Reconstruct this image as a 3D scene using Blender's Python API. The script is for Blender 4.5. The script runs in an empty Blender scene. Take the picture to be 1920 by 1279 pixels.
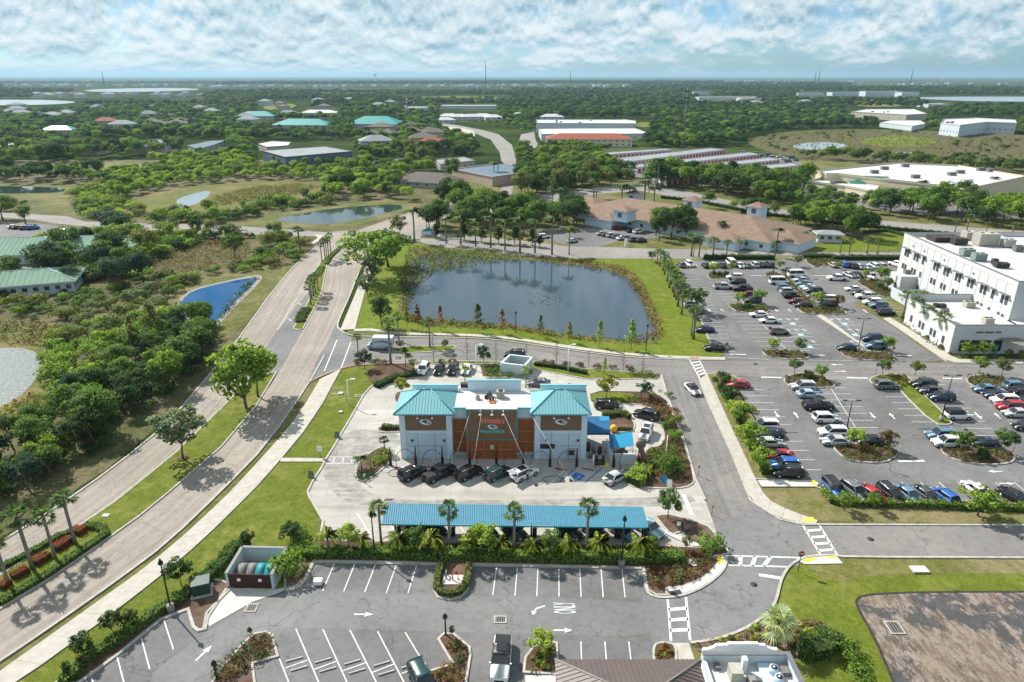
import bpy, bmesh, math, random
import numpy as np
from mathutils import Vector, Matrix
from mathutils.geometry import tessellate_polygon
R = math.radians
sc = bpy.context.scene
col = sc.collection
# camera
FPX = 1280.0                       # focal length in photo pixels (photo 1920 x 1279)
PITCH = math.atan(497.5 / FPX)     # horizon sits 497 px above the centre
HC = 58.0                          # drone height
sp, cp = math.sin(PITCH), math.cos(PITCH)
cam_d = bpy.data.cameras.new('camera')
cam_d.sensor_fit = 'HORIZONTAL'
cam_d.sensor_width = 36.0
cam_d.lens = 36.0 * FPX / 1920.0
cam_d.clip_start = 1.0
cam_d.clip_end = 90000.0
cam = bpy.data.objects.new('camera', cam_d)
cam.location = (0,0, HC)
cam.rotation_euler = (R(90) - PITCH, 0,0)
col.objects.link(cam)
sc.camera = cam
# world, sun, exposure
SUN_EL = R(43)
SUN_AZ = math.atan2(-0.74,0.67)   # clockwise from +Y
W = bpy.data.worlds.new('World')
sc.world = W
W.use_nodes = True
wn = W.node_tree
wn.nodes.clear()
def WN(t, **k):
 n = wn.nodes.new(t)
 for a, b in k.items(): setattr(n, a, b)
 return n
wl = wn.links.new
sky = WN('ShaderNodeTexSky')
sky.sky_type = 'NISHITA'
sky.sun_disc = False
sky.sun_elevation = SUN_EL
sky.sun_rotation = SUN_AZ
sky.altitude = 50
sky.air_density = 1.0
sky.dust_density = 0.6
sky.ozone_density = 2.5
tint = WN('ShaderNodeMixRGB', blend_type='MULTIPLY')
tint.inputs[0].default_value = 1.0
tint.inputs[2].default_value = (0.46,0.70,0.96,1)
wl(sky.outputs[0], tint.inputs[1])
bg1 = WN('ShaderNodeBackground')
bg1.inputs['Strength'].default_value = 0.078
wl(tint.outputs[0], bg1.inputs['Color'])
tc = WN('ShaderNodeTexCoord')
sep = WN('ShaderNodeSeparateXYZ')
wl(tc.outputs['Generated'], sep.inputs[0])
def wmath(op, a, b=None, c=None, clamp=False):
 n = WN('ShaderNodeMath', operation=op, use_clamp=clamp)
 for i, v in enumerate((a, b, c)):
  if v is None: continue
  if isinstance(v, (int, float)): n.inputs[i].default_value = v
  else: wl(v, n.inputs[i])
 return n.outputs[0]
zl = wmath('LOGARITHM', wmath('ADD', wmath('MAXIMUM', sep.outputs[2],0.0),0.03), math.e)
comb = WN('ShaderNodeCombineXYZ')
wl(sep.outputs[0], comb.inputs[0]); wl(sep.outputs[1], comb.inputs[1]); wl(wmath('MULTIPLY', zl, 0.12), comb.inputs[2])
def wnoise(scale, detail, rough, off=(0,0,0)):
 m = WN('ShaderNodeMapping'); m.inputs['Location'].default_value = off
 wl(comb.outputs[0], m.inputs[0])
 n = WN('ShaderNodeTexNoise'); n.inputs['Scale'].default_value = scale
 n.inputs['Detail'].default_value = detail; n.inputs['Roughness'].default_value = rough
 wl(m.outputs[0], n.inputs['Vector'])
 return n.outputs[0]
n_big = wnoise(3.4,3,0.5,(3.1,1.7,0))
n_mid = wnoise(16.0,8,0.60,(1.3,5.2,0))
n_shade = wnoise(16.0,8,0.60,(1.3,5.2,0.011))
leftness = wmath('MULTIPLY', sep.outputs[0],-0.12)
cov = wmath('ADD', wmath('ADD', wmath('MULTIPLY', n_big, 0.55), n_mid), leftness)
band = WN('ShaderNodeMapRange'); band.interpolation_type = 'SMOOTHSTEP'
band.inputs['From Min'].default_value = 0.004; band.inputs['From Max'].default_value = 0.060
band.inputs['To Min'].default_value = -0.15; band.inputs['To Max'].default_value = 0.07
wl(sep.outputs[2], band.inputs['Value'])
cov = wmath('ADD', cov, band.outputs[0])
mask = WN('ShaderNodeMapRange'); mask.interpolation_type = 'SMOOTHSTEP'
mask.inputs['From Min'].default_value = 0.52; mask.inputs['From Max'].default_value = 0.80
wl(cov, mask.inputs['Value'])
dsh = wmath('SUBTRACT', n_mid, n_shade)
lit = wmath('ADD', wmath('MULTIPLY', dsh, 3.8),0.54, clamp=True)
dens = WN('ShaderNodeMapRange')
dens.inputs['From Min'].default_value = 0.70; dens.inputs['From Max'].default_value = 1.15
dens.inputs['To Min'].default_value = 1.0; dens.inputs['To Max'].default_value = 0.55
wl(cov, dens.inputs['Value'])
lit = wmath('MULTIPLY', lit, dens.outputs[0])
cr = WN('ShaderNodeValToRGB')
cr.color_ramp.elements[0].position = 0.10; cr.color_ramp.elements[0].color = (0.27,0.44,0.54,1)
cr.color_ramp.elements[1].position = 0.72; cr.color_ramp.elements[1].color = (0.83,0.90,0.92,1)
e = cr.color_ramp.elements.new(0.40); e.color = (0.55,0.69,0.75,1)
wl(lit, cr.inputs[0])
bg2 = WN('ShaderNodeBackground'); bg2.inputs['Strength'].default_value = 0.56
wl(cr.outputs[0], bg2.inputs['Color'])
mixs = WN('ShaderNodeMixShader')
wl(wmath('MULTIPLY', mask.outputs[0],0.93), mixs.inputs[0])
wl(bg1.outputs[0], mixs.inputs[1]); wl(bg2.outputs[0], mixs.inputs[2])
wo = WN('ShaderNodeOutputWorld')
wl(mixs.outputs[0], wo.inputs[0])
sd = bpy.data.lights.new('sun', 'SUN')
sd.energy = 4.3
sd.angle = R(0.53)
sd.color = (1.0,0.955,0.88)
so = bpy.data.objects.new('sun', sd)
ldir = Vector((0.74 * math.cos(SUN_EL),-0.67 * math.cos(SUN_EL),-math.sin(SUN_EL)))
so.rotation_euler = ldir.to_track_quat('-Z', 'Y').to_euler()
so.location = (-100,100,200)
col.objects.link(so)
sc.view_settings.view_transform = 'Standard'
sc.view_settings.look = 'None'
sc.view_settings.exposure = 0.92
sc.view_settings.gamma = 1.0
sc.view_settings.use_curve_mapping = False
sc.render.engine = 'CYCLES'
cy_ = sc.cycles
cy_.use_denoising = True
cy_.max_bounces = 5
cy_.diffuse_bounces = 2
cy_.glossy_bounces = 3
cy_.transparent_max_bounces = 6
cy_.transmission_bounces = 2
cy_.volume_bounces = 0
cy_.use_adaptive_sampling = True
cy_.sample_clamp_indirect = 6
# geometry of the place
def at(x, y, z=0.0):
 """photo sight line (x, y) -> point where it meets the level z"""
 u = (x - 960) / FPX; v = (y - 639.5) / FPX
 dx, dy, dz = u, cp - v * sp, -sp - v * cp
 t = (z - HC) / dz
 return Vector((dx * t, dy * t, z))
def hgt(x, y, Y):
 u = (x - 960) / FPX; v = (y - 639.5) / FPX
 t = Y / (cp - v * sp)
 return HC + (-sp - v * cp) * t
def heading(p, q, z=0.0):
 a, b = at(*p, z), at(*q, z)
 return math.atan2(b.y - a.y, b.x - a.x)
def shows(x, y, z, pad=0.05):
 """is the point inside the view cone (a bit padded)"""
 f = y * cp - (z - HC) * sp
 if f < 1: return False
 X = x / f * FPX / 960.0; U = (y * sp + (z - HC) * cp) / f * FPX / 639.5
 return abs(X) < 1 + pad and abs(U) < 1 + pad
def topx(x, y, z=0.0):
 f = y * cp - (z - HC) * sp
 return 960 + FPX * x / f, 639.5 - FPX * (y * sp + (z - HC) * cp) / f
# materials
def lin(c):
 if isinstance(c, str):
  c = [int(c[i:i + 2],16) / 255 for i in (0,2,4)]
  return tuple((v / 12.92 if v < .04045 else ((v + .055) / 1.055) ** 2.4) for v in c)
 return tuple(c[:3])
class NM:
 def __init__(s, name):
  s.m = bpy.data.materials.new(name); s.m.use_nodes = True
  s.t = s.m.node_tree; s.n = s.t.nodes; s.l = s.t.links.new
  s.b = s.n['Principled BSDF']
  s.b.inputs['Specular IOR Level'].default_value = 0.25
  s.tc = None
 def co(s, kind='Object', scale=(1,1,1), rot=0.0):
  if s.tc is None: s.tc = s.n.new('ShaderNodeTexCoord')
  mp = s.n.new('ShaderNodeMapping'); mp.inputs['Scale'].default_value = scale
  mp.inputs['Rotation'].default_value = (0,0, rot)
  s.l(s.tc.outputs[kind], mp.inputs[0]); return mp.outputs[0]
 def noise(s, scale, detail=3, rough=0.55, vec=None, dist=0.0):
  n = s.n.new('ShaderNodeTexNoise'); n.inputs['Scale'].default_value = scale
  n.inputs['Detail'].default_value = detail; n.inputs['Roughness'].default_value = rough
  n.inputs['Distortion'].default_value = dist
  s.l(vec if vec is not None else s.co(), n.inputs['Vector']); return n.outputs[0]
 def ramp(s, fac, stops):
  r = s.n.new('ShaderNodeValToRGB'); el = r.color_ramp.elements
  while len(el) < len(stops): el.new(0.5)
  for e_, (p, c) in zip(el, stops):
   e_.position = p
   e_.color = ((c, c, c, 1) if isinstance(c, (int, float)) else (*lin(c),1))
  s.l(fac, r.inputs[0]); return r.outputs[0]
 def mix(s, fac, a, b, mode='MIX'):
  n = s.n.new('ShaderNodeMixRGB'); n.blend_type = mode
  for i, v in ((0, fac),(1, a),(2, b)):
   if isinstance(v, (int, float)): n.inputs[i].default_value = v if i == 0 else (v, v, v, 1)
   elif isinstance(v, (tuple, list, str)): n.inputs[i].default_value = (*lin(v),1)
   else: s.l(v, n.inputs[i])
  return n.outputs[0]
 def math(s, op, a, b=None, clamp=False):
  n = s.n.new('ShaderNodeMath'); n.operation = op; n.use_clamp = clamp
  for i, v in enumerate((a, b)):
   if v is None: continue
   if isinstance(v, (int, float)): n.inputs[i].default_value = v
   else: s.l(v, n.inputs[i])
  return n.outputs[0]
 def color(s, c):
  if isinstance(c, (tuple, list, str)): s.b.inputs['Base Color'].default_value = (*lin(c),1)
  else: s.l(c, s.b.inputs['Base Color'])
  return s
 def rough(s, v):
  if isinstance(v, (int, float)): s.b.inputs['Roughness'].default_value = v
  else: s.l(v, s.b.inputs['Roughness'])
  return s
 def bump(s, h, strength=0.3, dist=0.05):
  n = s.n.new('ShaderNodeBump'); n.inputs['Strength'].default_value = strength
  n.inputs['Distance'].default_value = dist
  s.l(h, n.inputs['Height']); s.l(n.outputs[0], s.b.inputs['Normal']); return s
 def set(s, **k):
  for a, v in k.items(): s.b.inputs[a.replace('_', ' ')].default_value = v
  return s
MAT = {}
def plain(name, c, rough=0.6, var=0.12, scale=3.0, metal=0.0, spec=0.25, bump=0.0):
 """one colour with a little grime"""
 s = NM(name)
 f = s.noise(scale, 4,0.6)
 c = lin(c)
 d = tuple(v * (1 - var) for v in c); l_ = tuple(min(1, v * (1 + var * .6)) for v in c)
 s.color(s.ramp(f, [(0.3, d),(0.7, l_)])).rough(rough)
 s.set(Metallic=metal); s.b.inputs['Specular IOR Level'].default_value = spec
 if bump: s.bump(s.noise(scale * 6,3), bump, 0.02)
 MAT[name] = s.m; return s.m
def grass_mat(name, a, b, dry, dry_amt=0.5, fine=6.0):
 s = NM(name)
 big = s.noise(0.055,4,0.62); mid = s.noise(0.45,5,0.65); fin = s.noise(fine, 4,0.7)
 c = s.mix(s.ramp(mid, [(0.30,0.0),(0.70,1.0)]), a, b)
 k = s.math('ADD', s.math('MULTIPLY', big, 0.7), s.math('MULTIPLY', mid, 0.3))
 c = s.mix(s.ramp(k, [(0.62 - 0.25 * dry_amt, 0.0),(0.70 - 0.15 * dry_amt, 1.0)]), c, dry)
 c = s.mix(0.85, c, s.ramp(fin, [(0.25,0.45),(0.75,1.35)]), 'MULTIPLY')
 pt = s.noise(1.3,6,0.8, None, .6); c = s.mix(0.9, c, s.ramp(pt, [(0.30,0.55),(0.52,1.0),(0.72,1.35)]), 'MULTIPLY')
 dr = s.noise(0.19,6,0.75, None, .8); c = s.mix(s.ramp(dr, [(0.50,0.0),(0.66,0.55 * dry_amt + .25)]), c, dry)
 s.color(c).rough(0.9).bump(s.math('ADD', fin, mid),0.5,0.12)
 s.b.inputs['Specular IOR Level'].default_value = 0.1
 MAT[name] = s.m; return s.m
def asphalt_mat(name, base, dark, light, streaks=False, patch=0.5):
 s = NM(name)
 big = s.noise(0.06,5,0.6); mid = s.noise(0.5,6,0.7); fin = s.noise(14,3,0.7)
 c = s.mix(s.ramp(big, [(0.32,0.0),(0.68,1.0)]), dark, light)
 c = s.mix(s.ramp(mid, [(0.40,0.0),(0.75, patch)]), c, base)
 if streaks:
  uv = s.co('UV', (2.6,0.035,1))
  st = s.noise(1.0,5,0.65, uv)
  uv2 = s.co('UV', (0.9,0.012,1))
  st2 = s.noise(1.0,3,0.55, uv2)
  c = s.mix(0.85, c, s.ramp(st, [(0.30,0.70),(0.52,1.0),(0.75,1.12)]), 'MULTIPLY')
  c = s.mix(0.7, c, s.ramp(st2,[(0.32,0.72),(0.60,1.06)]), 'MULTIPLY')
 c = s.mix(0.6, c, s.ramp(fin, [(0.2,0.8),(0.8,1.15)]), 'MULTIPLY')
 bl = s.noise(0.22,3,0.6)
 c = s.mix(s.ramp(bl, [(0.58,0.0),(0.70,0.6)]), c, dark)
 w2 = s.noise(1.1,7,0.8, None, .7); c = s.mix(0.85, c, s.ramp(w2,[(0.28,0.66),(0.50,1.0),(0.75,1.16)]), 'MULTIPLY')
 vo = s.n.new('ShaderNodeTexVoronoi'); vo.feature = 'DISTANCE_TO_EDGE'; vo.inputs['Scale'].default_value = 0.085
 dv = s.n.new('ShaderNodeVectorMath'); dv.operation = 'ADD'; nz = s.n.new('ShaderNodeTexNoise'); nz.inputs['Scale'].default_value = .35; nz.inputs['Detail'].default_value = 6
 s.l(s.co(), nz.inputs['Vector']); sc2 = s.n.new('ShaderNodeVectorMath'); sc2.operation = 'SCALE'; sc2.inputs['Scale'].default_value = 7.0
 s.l(nz.outputs['Color'], sc2.inputs[0]); s.l(s.co(), dv.inputs[0]); s.l(sc2.outputs[0], dv.inputs[1]); s.l(dv.outputs[0], vo.inputs['Vector'])
 c = s.mix(s.ramp(vo.outputs['Distance'],[(0.0,0.55),(0.012,0.0)]), c, dark); c = s.mix(s.ramp(vo.outputs['Distance'],[(0.0,0.5),(0.006,0.0)]), c, (.03,.03,.03))
 s.color(c).rough(0.88).bump(fin, 0.25,0.01)
 MAT[name] = s.m; return s.m
grass_mat('lawn', (0.088,0.120,0.014),(0.135,0.160,0.020),(0.23,0.215,0.065),0.32)
grass_mat('lawn_bright', (0.090,0.135,0.012),(0.145,0.180,0.018),(0.20,0.20,0.045),0.3)
grass_mat('lawn_dry', (0.075,0.095,0.020),(0.125,0.130,0.032),(0.19,0.165,0.08),0.6)
grass_mat('verge', (0.10,0.115,0.025),(0.16,0.155,0.045),(0.22,0.18,0.095),0.6)
grass_mat('scrub_soil', (0.06,0.07,0.024),(0.105,0.105,0.04),(0.165,0.13,0.075),0.6,1.6)
grass_mat('marsh', (0.085,0.078,0.038),(0.135,0.108,0.058),(0.085,0.095,0.03),0.5,2.0)
grass_mat('marsh_green', (0.075,0.11,0.02),(0.13,0.14,0.035),(0.20,0.15,0.06),0.6,2.0)
grass_mat('mulch', (0.075,0.045,0.030),(0.125,0.078,0.055),(0.17,0.12,0.09),0.5,5.0)
asphalt_mat('asphalt_boulevard', (0.275,0.240,0.203),(0.24,0.21,0.178),(0.325,0.286,0.245), True)
asphalt_mat('asphalt_drive', (0.19,0.18,0.17),(0.145,0.14,0.135),(0.235,0.22,0.205), True)
asphalt_mat('asphalt_lot', (0.145,0.142,0.142),(0.10,0.098,0.099),(0.185,0.18,0.176), False)
asphalt_mat('asphalt_new', (0.165,0.163,0.163),(0.125,0.124,0.126),(0.20,0.197,0.195), False)
asphalt_mat('asphalt_far', (0.22,0.205,0.188),(0.18,0.172,0.162),(0.265,0.247,0.225), False)
s = NM('concrete_lot')
big = s.noise(0.05,4,0.6); mid = s.noise(0.35,5,0.7); fin = s.noise(9,3)
c = s.mix(s.ramp(big, [(0.38,0.0),(0.62,1.0)]),(0.33,0.31,0.28),(0.43,0.41,0.37))
c = s.mix(s.ramp(mid, [(0.48,0.0),(0.78,0.55)]), c, (0.22,0.207,0.185))
tyre = s.noise(1.0,4,0.6, s.co('Object', (0.05,0.9,1)))
c = s.mix(0.6, c, s.ramp(tyre, [(0.30,0.72),(0.62,1.04)]), 'MULTIPLY')
sx = s.n.new('ShaderNodeSeparateXYZ'); s.l(s.co('Object', (1 / 4.6,1 / 4.6,1)), sx.inputs[0])
def joint(o):
 f = s.math('FRACT', o); a = s.math('ABSOLUTE', s.math('SUBTRACT', f, 0.5))
 return s.math('GREATER_THAN', a, 0.4925)
j = s.math('MAXIMUM', joint(sx.outputs[0]), joint(sx.outputs[1]))
c = s.mix(s.math('MULTIPLY', j, 0.45), c, (0.16,0.15,0.13))
c = s.mix(0.5, c, s.ramp(fin, [(0.2,0.85),(0.8,1.1)]), 'MULTIPLY')
s.color(c).rough(0.85); MAT['concrete_lot'] = s.m
plain('concrete_walk', (0.40,0.372,0.325),0.85,0.16,0.9)
plain('concrete_new', (0.47,0.455,0.43),0.8,0.10,1.2)
plain('kerb_concrete', (0.38,0.36,0.325),0.85,0.25,1.2)
plain('brick_paving', (0.36,0.22,0.18),0.85,0.2,2)
plain('paint_white', (0.60,0.60,0.58),0.7,0.3,2.5)
plain('rip_rap', (0.24,0.23,0.20),.9,.4,2)
plain('paint_yellow', (0.75,0.56,0.06),0.7,0.12,2.5)
plain('paint_blue', (0.02,0.13,0.42),0.7,0.15,2.5)
plain('paint_pale_blue', (0.40,0.55,0.62),0.7,0.2,2.0)
plain('iron_dark', (0.05,0.045,0.042),0.7,0.3,4)
s = NM('dirt_lot')
a1 = s.noise(0.09,7,0.72, None, 0.2); a2 = s.noise(0.5,9,0.85, s.co('Object', (1.8,.7,1),.9),0.1); a3 = s.noise(5,4,0.75)
c = s.mix(s.ramp(a2,[(0.46,0.0),(0.54,1.0)]),(0.040,0.035,0.032),(0.27,0.235,0.205))
c = s.mix(s.ramp(a1,[(0.30,0.0),(0.42,0.7),(0.60,0.0)]), c, (0.21,0.155,0.115))
c = s.mix(s.ramp(a1,[(0.545,0.0),(0.575,0.9)]), c, (0.060,0.060,0.064))
c = s.mix(0.7, c, s.ramp(a3,[(0.25,0.7),(0.75,1.2)]), 'MULTIPLY')
s.color(c).rough(0.9).bump(s.math('ADD', a2, a3),0.5,0.1); MAT['dirt_lot'] = s.m
def water_mat(name, c, rough, bscale, bstr, spec=0.5):
 s = NM(name)
 s.color(c).rough(rough); s.b.inputs['Specular IOR Level'].default_value = spec
 s.b.inputs['IOR'].default_value = 1.33
 n = s.noise(bscale, 4,0.6, s.co('Object', (1,2.2,1)))
 s.bump(n, bstr, 0.05); MAT[name] = s.m
water_mat('water_pond', (0.040,0.062,0.080),0.05,1.6,0.05,0.6)
water_mat('water_blue', (0.0,0.055,0.17),0.04,1.0,0.03,.2)
water_mat('water_calm', (0.03,0.05,0.05),0.04,0.6,0.05,0.7)
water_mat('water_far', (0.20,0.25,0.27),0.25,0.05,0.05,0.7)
s = NM('water_glitter')
f = s.noise(1.3,5,0.75, s.co('Object', (1,1.4,1)))
s.color(s.ramp(f, [(0.38,(0.04,0.06,0.06)),(0.62,(0.15,0.175,0.18))])).rough(0.5).bump(f, 0.4,0.1); s.b.inputs['Specular IOR Level'].default_value = .15
MAT['water_glitter'] = s.m
s = NM('land')
f1 = s.noise(0.0022,6,0.68, s.co('Object', (1,2.2,1))); f2 = s.noise(0.035,5,0.75); f3 = s.noise(0.0009,4,0.6, s.co('Object', (1,3.0,1)))
c = s.mix(s.ramp(f2,[(0.30,0.0),(0.70,1.0)]),(0.016,0.030,0.012),(0.048,0.072,0.020))
c = s.mix(s.ramp(f1,[(0.52,0.0),(0.60,0.55)]), c, (0.085,0.105,0.035))
c = s.mix(s.ramp(f3,[(0.56,0.0),(0.62,0.6)]), c, (0.12,0.125,0.07))
s.color(c).rough(1.0).set(); s.b.inputs['Specular IOR Level'].default_value = 0.0
MAT['land'] = s.m
def leaf_mat(name, use_obj=True, base=(1,1,1), transl=0.42):
 s = NM(name)
 oi = s.n.new('ShaderNodeObjectInfo')
 geo = s.n.new('ShaderNodeNewGeometry')
 bc = oi.outputs['Color'] if use_obj else base
 v1 = s.ramp(geo.outputs['Random Per Island'],[(0.0,(0.50,0.60,0.45)),(0.5,(0.95,1.0,0.8)),(1.0,(1.9,1.75,1.35))])
 c = s.mix(1.0, bc, v1, 'MULTIPLY')
 v2 = s.ramp(oi.outputs['Random'],[(0.0,(0.78,0.84,0.8)),(0.5,(1.0,1.0,1.0)),(1.0,(1.22,1.12,0.95))])
 c = s.mix(1.0, c, v2, 'MULTIPLY')
 s.color(c).rough(0.75); s.b.inputs['Specular IOR Level'].default_value = 0.12
 tr = s.n.new('ShaderNodeBsdfTranslucent')
 s.l(s.mix(1.0, c, (1.25,1.35,0.6), 'MULTIPLY'), tr.inputs[0])
 ms = s.n.new('ShaderNodeMixShader'); ms.inputs[0].default_value = transl
 out = [n for n in s.n if n.type == 'OUTPUT_MATERIAL'][0]
 s.l(s.b.outputs[0], ms.inputs[1]); s.l(tr.outputs[0], ms.inputs[2]); s.l(ms.outputs[0], out.inputs[0])
 MAT[name] = s.m; return s.m
leaf_mat('foliage')
plain('dark_soil', (0.045,0.038,0.033),1.0,.5,2)
plain('hedge_core', (0.030,0.045,0.012),1.0,.4,4)
plain('bark', (0.16,0.125,0.095),0.9,0.35,3, bump=0.4)
plain('palm_bark', (0.24,0.21,0.175),0.9,0.3,3, bump=0.4)
plain('bark_pale', (0.27,0.22,0.19),0.9,0.3,3)
s = NM('concrete_stained')
mid = s.noise(0.5,6,0.75, None, .6); st = s.noise(1.0,6,0.7, s.co('Object', (.12,1.1,1)))
c = s.mix(s.ramp(mid, [(0.35,0.0),(0.62,1.0)]),(0.20,0.19,0.172),(0.34,0.322,0.29))
c = s.mix(0.8, c, s.ramp(st, [(0.32,0.6),(0.55,1.0),(0.75,1.15)]), 'MULTIPLY')
s.color(c).rough(0.85); MAT['concrete_stained'] = s.m
# mesh helpers
def M(name):
 return MAT[name]
class MB:
 def __init__(s): s.v = []; s.f = []; s.m = []; s.mats = []; s.uv = None; s.smooth = []
 def mi(s, mat):
  if mat not in s.mats: s.mats.append(mat)
  return s.mats.index(mat)
 def add(s, vs, fs, mat=None, smooth=False):
  o = len(s.v); s.v.extend([tuple(v) for v in vs])
  k = s.mi(mat)
  for f in fs:
   s.f.append(tuple(i + o for i in f)); s.m.append(k); s.smooth.append(smooth)
  return s
 def box(s, c, d, mat=None, rz=0.0, taper=1.0):
  x, y, z = c; a, b, h = d[0] / 2, d[1] / 2, d[2] / 2
  ca, sa = math.cos(rz), math.sin(rz)
  vs = []
  for sz, t in ((-1,1),(1, taper)):
   for sx, sy in ((-1,-1),(1,-1),(1,1),(-1,1)):
    px, py = sx * a * t, sy * b * t
    vs.append((x + px * ca - py * sa, y + px * sa + py * ca, z + sz * h))
  return s.add(vs, [(3,2,1,0),(4,5,6,7),(0,1,5,4),(1,2,6,5),(2,3,7,6),(3,0,4,7)], mat)
 def tube(s, pts, rad, mat=None, n=8, smooth=True, cap=True):
  pts = [Vector(p) for p in pts]
  if isinstance(rad, (int, float)): rad = [rad] * len(pts)
  vs = []; fs = []
  for i, p in enumerate(pts):
   d = (pts[min(i + 1, len(pts) - 1)] - pts[max(i - 1,0)]).normalized()
   u = d.orthogonal().normalized() if abs(d.z) < 0.99 else Vector((1,0,0))
   if abs(d.z) >= 0.99: u = Vector((1,0,0))
   w = d.cross(u).normalized(); u = w.cross(d)
   for k in range(n):
    a = 2 * math.pi * k / n
    vs.append(p + (u * math.cos(a) + w * math.sin(a)) * rad[i])
  for i in range(len(pts) - 1):
   for k in range(n):
    fs.append((i * n + k, i * n + (k + 1) % n, (i + 1) * n + (k + 1) % n, (i + 1) * n + k))
  if cap:
   fs.append(tuple(range(n - 1,-1,-1))); fs.append(tuple(range((len(pts) - 1) * n, len(pts) * n)))
  return s.add(vs, fs, mat, smooth)
 def cyl(s, c, r, h, mat=None, n=12, r2=None, axis='z'):
  c = Vector(c); ax = {'x': Vector((1,0,0)), 'y': Vector((0,1,0)), 'z': Vector((0,0,1))}[axis]
  return s.tube([c - ax * h / 2, c + ax * h / 2],[r, r if r2 is None else r2], mat, n)
 def prism(s, poly, z0, z1, mat=None, top=True, bottom=False, topmat=None):
  P = [Vector((p[0], p[1])) for p in poly]
  ar = sum(P[i].x * P[(i + 1) % len(P)].y - P[(i + 1) % len(P)].x * P[i].y for i in range(len(P)))
  if ar < 0: P.reverse()
  n = len(P)
  vs = [(p.x, p.y, z0) for p in P] + [(p.x, p.y, z1) for p in P]
  s.add(vs, [(i, (i + 1) % n, (i + 1) % n + n, i + n) for i in range(n)], mat)
  if top:
   tr = tessellate_polygon([[Vector((p.x, p.y, 0)) for p in P]])
   fs = []
   for t in tr:
    a, b, c = (P[i] for i in t)
    cr_ = (b - a).x * (c - a).y - (b - a).y * (c - a).x
    fs.append(t if cr_ > 0 else t[::-1])
   s.add([(p.x, p.y, z1) for p in P], fs, topmat or mat)
  return s
 def mesh(s, name):
  me = bpy.data.meshes.new(name)
  me.from_pydata(s.v, [], s.f)
  for m in s.mats: me.materials.append(M(m) if isinstance(m, str) else m)
  me.polygons.foreach_set('material_index', s.m)
  me.polygons.foreach_set('use_smooth', s.smooth)
  me.update(); return me
def link(name, data, parent=None, loc=None):
 o = bpy.data.objects.new(name, data); col.objects.link(o)
 if parent is not None: o.parent = parent
 if loc is not None: o.location = loc
 return o
def tag(o, label=None, cat=None, group=None, kind=None):
 if label: o['label'] = label
 if cat: o['category'] = cat
 if group: o['group'] = group
 if kind: o['kind'] = kind
 return o
def thing(name, label, cat, loc=(0,0,0), rz=0.0, group=None):
 o = link(name, None, None, loc); o.rotation_euler = (0,0, rz); o.empty_display_size = 0.5
 return tag(o, label, cat, group)
def copy_tree(o, parent=None):
 c = o.copy(); col.objects.link(c); c.parent = parent
 for ch in o.children: copy_tree(ch, c)
 return c
def struct(name, mb):
 o = link(name, mb.mesh(name)); o['kind'] = 'structure'; return o
def chaikin(pts, n=2, closed=True):
 pts = [Vector((p[0], p[1])) for p in pts]
 for _ in range(n):
  q = []
  L = len(pts)
  rng = range(L) if closed else range(L - 1)
  if not closed: q.append(pts[0])
  for i in rng:
   a, b = pts[i], pts[(i + 1) % L]
   q += [a * .75 + b * .25, a * .25 + b * .75]
  if not closed: q.append(pts[-1])
  pts = q
 return pts
def ground_pts(px, n=0, closed=True, z=0.0):
 pts = [at(x, y, z).xy for x, y in px]
 return chaikin(pts, n, closed) if n else pts
def area(name, px, mat, z, smooth=0, world=False):
 """a sheet of ground"""
 pts = [Vector(p[:2]) for p in px] if world else ground_pts(px, smooth)
 mb = MB(); P = pts
 tr = tessellate_polygon([[Vector((p.x, p.y, 0)) for p in P]])
 fs = []
 for t in tr:
  a, b, c = (P[i] for i in t)
  k = (b - a).x * (c - a).y - (b - a).y * (c - a).x
  fs.append(t if k > 0 else t[::-1])
 mb.add([(p.x, p.y, z) for p in P], fs, mat)
 return struct(name, mb)
def offset_line(pts, d, closed):
 out = []; n = len(pts)
 for i, p in enumerate(pts):
  a = pts[(i - 1) % n] if closed or i > 0 else p
  b = pts[(i + 1) % n] if closed or i < n - 1 else p
  t1 = (p - a); t2 = (b - p)
  t1 = t1.normalized() if t1.length > 1e-6 else t2.normalized()
  t2 = t2.normalized() if t2.length > 1e-6 else t1
  nrm = Vector((-(t1.y + t2.y), t1.x + t2.x))
  nrm = nrm.normalized() if nrm.length > 1e-6 else Vector((-t1.y, t1.x))
  k = max(0.45, nrm.dot(Vector((-t1.y, t1.x))))
  out.append(p + nrm * d / k)
 return out
def ribbon(mb, pts, w, z0, z1, mat, closed):
 a = offset_line(pts, w / 2, closed); b = offset_line(pts, -w / 2, closed); n = len(pts)
 vs = [(p.x, p.y, z1) for p in a] + [(p.x, p.y, z1) for p in b] + [(p.x, p.y, z0) for p in a] + [(p.x, p.y, z0) for p in b]
 fs = []
 for i in range(n if closed else n - 1):
  j = (i + 1) % n
  fs += [(i, n + i, n + j, j)[::-1] if False else (i, j, n + j, n + i)[::-1],(i, 2 * n + i, 2 * n + j, j)[::-1] if False else (2 * n + i, i, j, 2 * n + j)[::-1],(3 * n + i, n + i, n + j, 3 * n + j)]
 if not closed:
  fs += [(0,2 * n, 3 * n, n),(n - 1,2 * n - 1,4 * n - 1,3 * n - 1)]
 mb.add(vs, fs, mat)
def line_pts(px, smooth=0, closed=False):
 return ground_pts(px, smooth, closed)
def kerb(px, smooth=1, closed=False, w=0.3, h=0.15, z=0.05, name='kerb', mat='kerb_concrete'):
 mb = MB(); ribbon(mb, line_pts(px, smooth, closed), w, z, z + h, mat, closed); return struct(name, mb)
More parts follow.
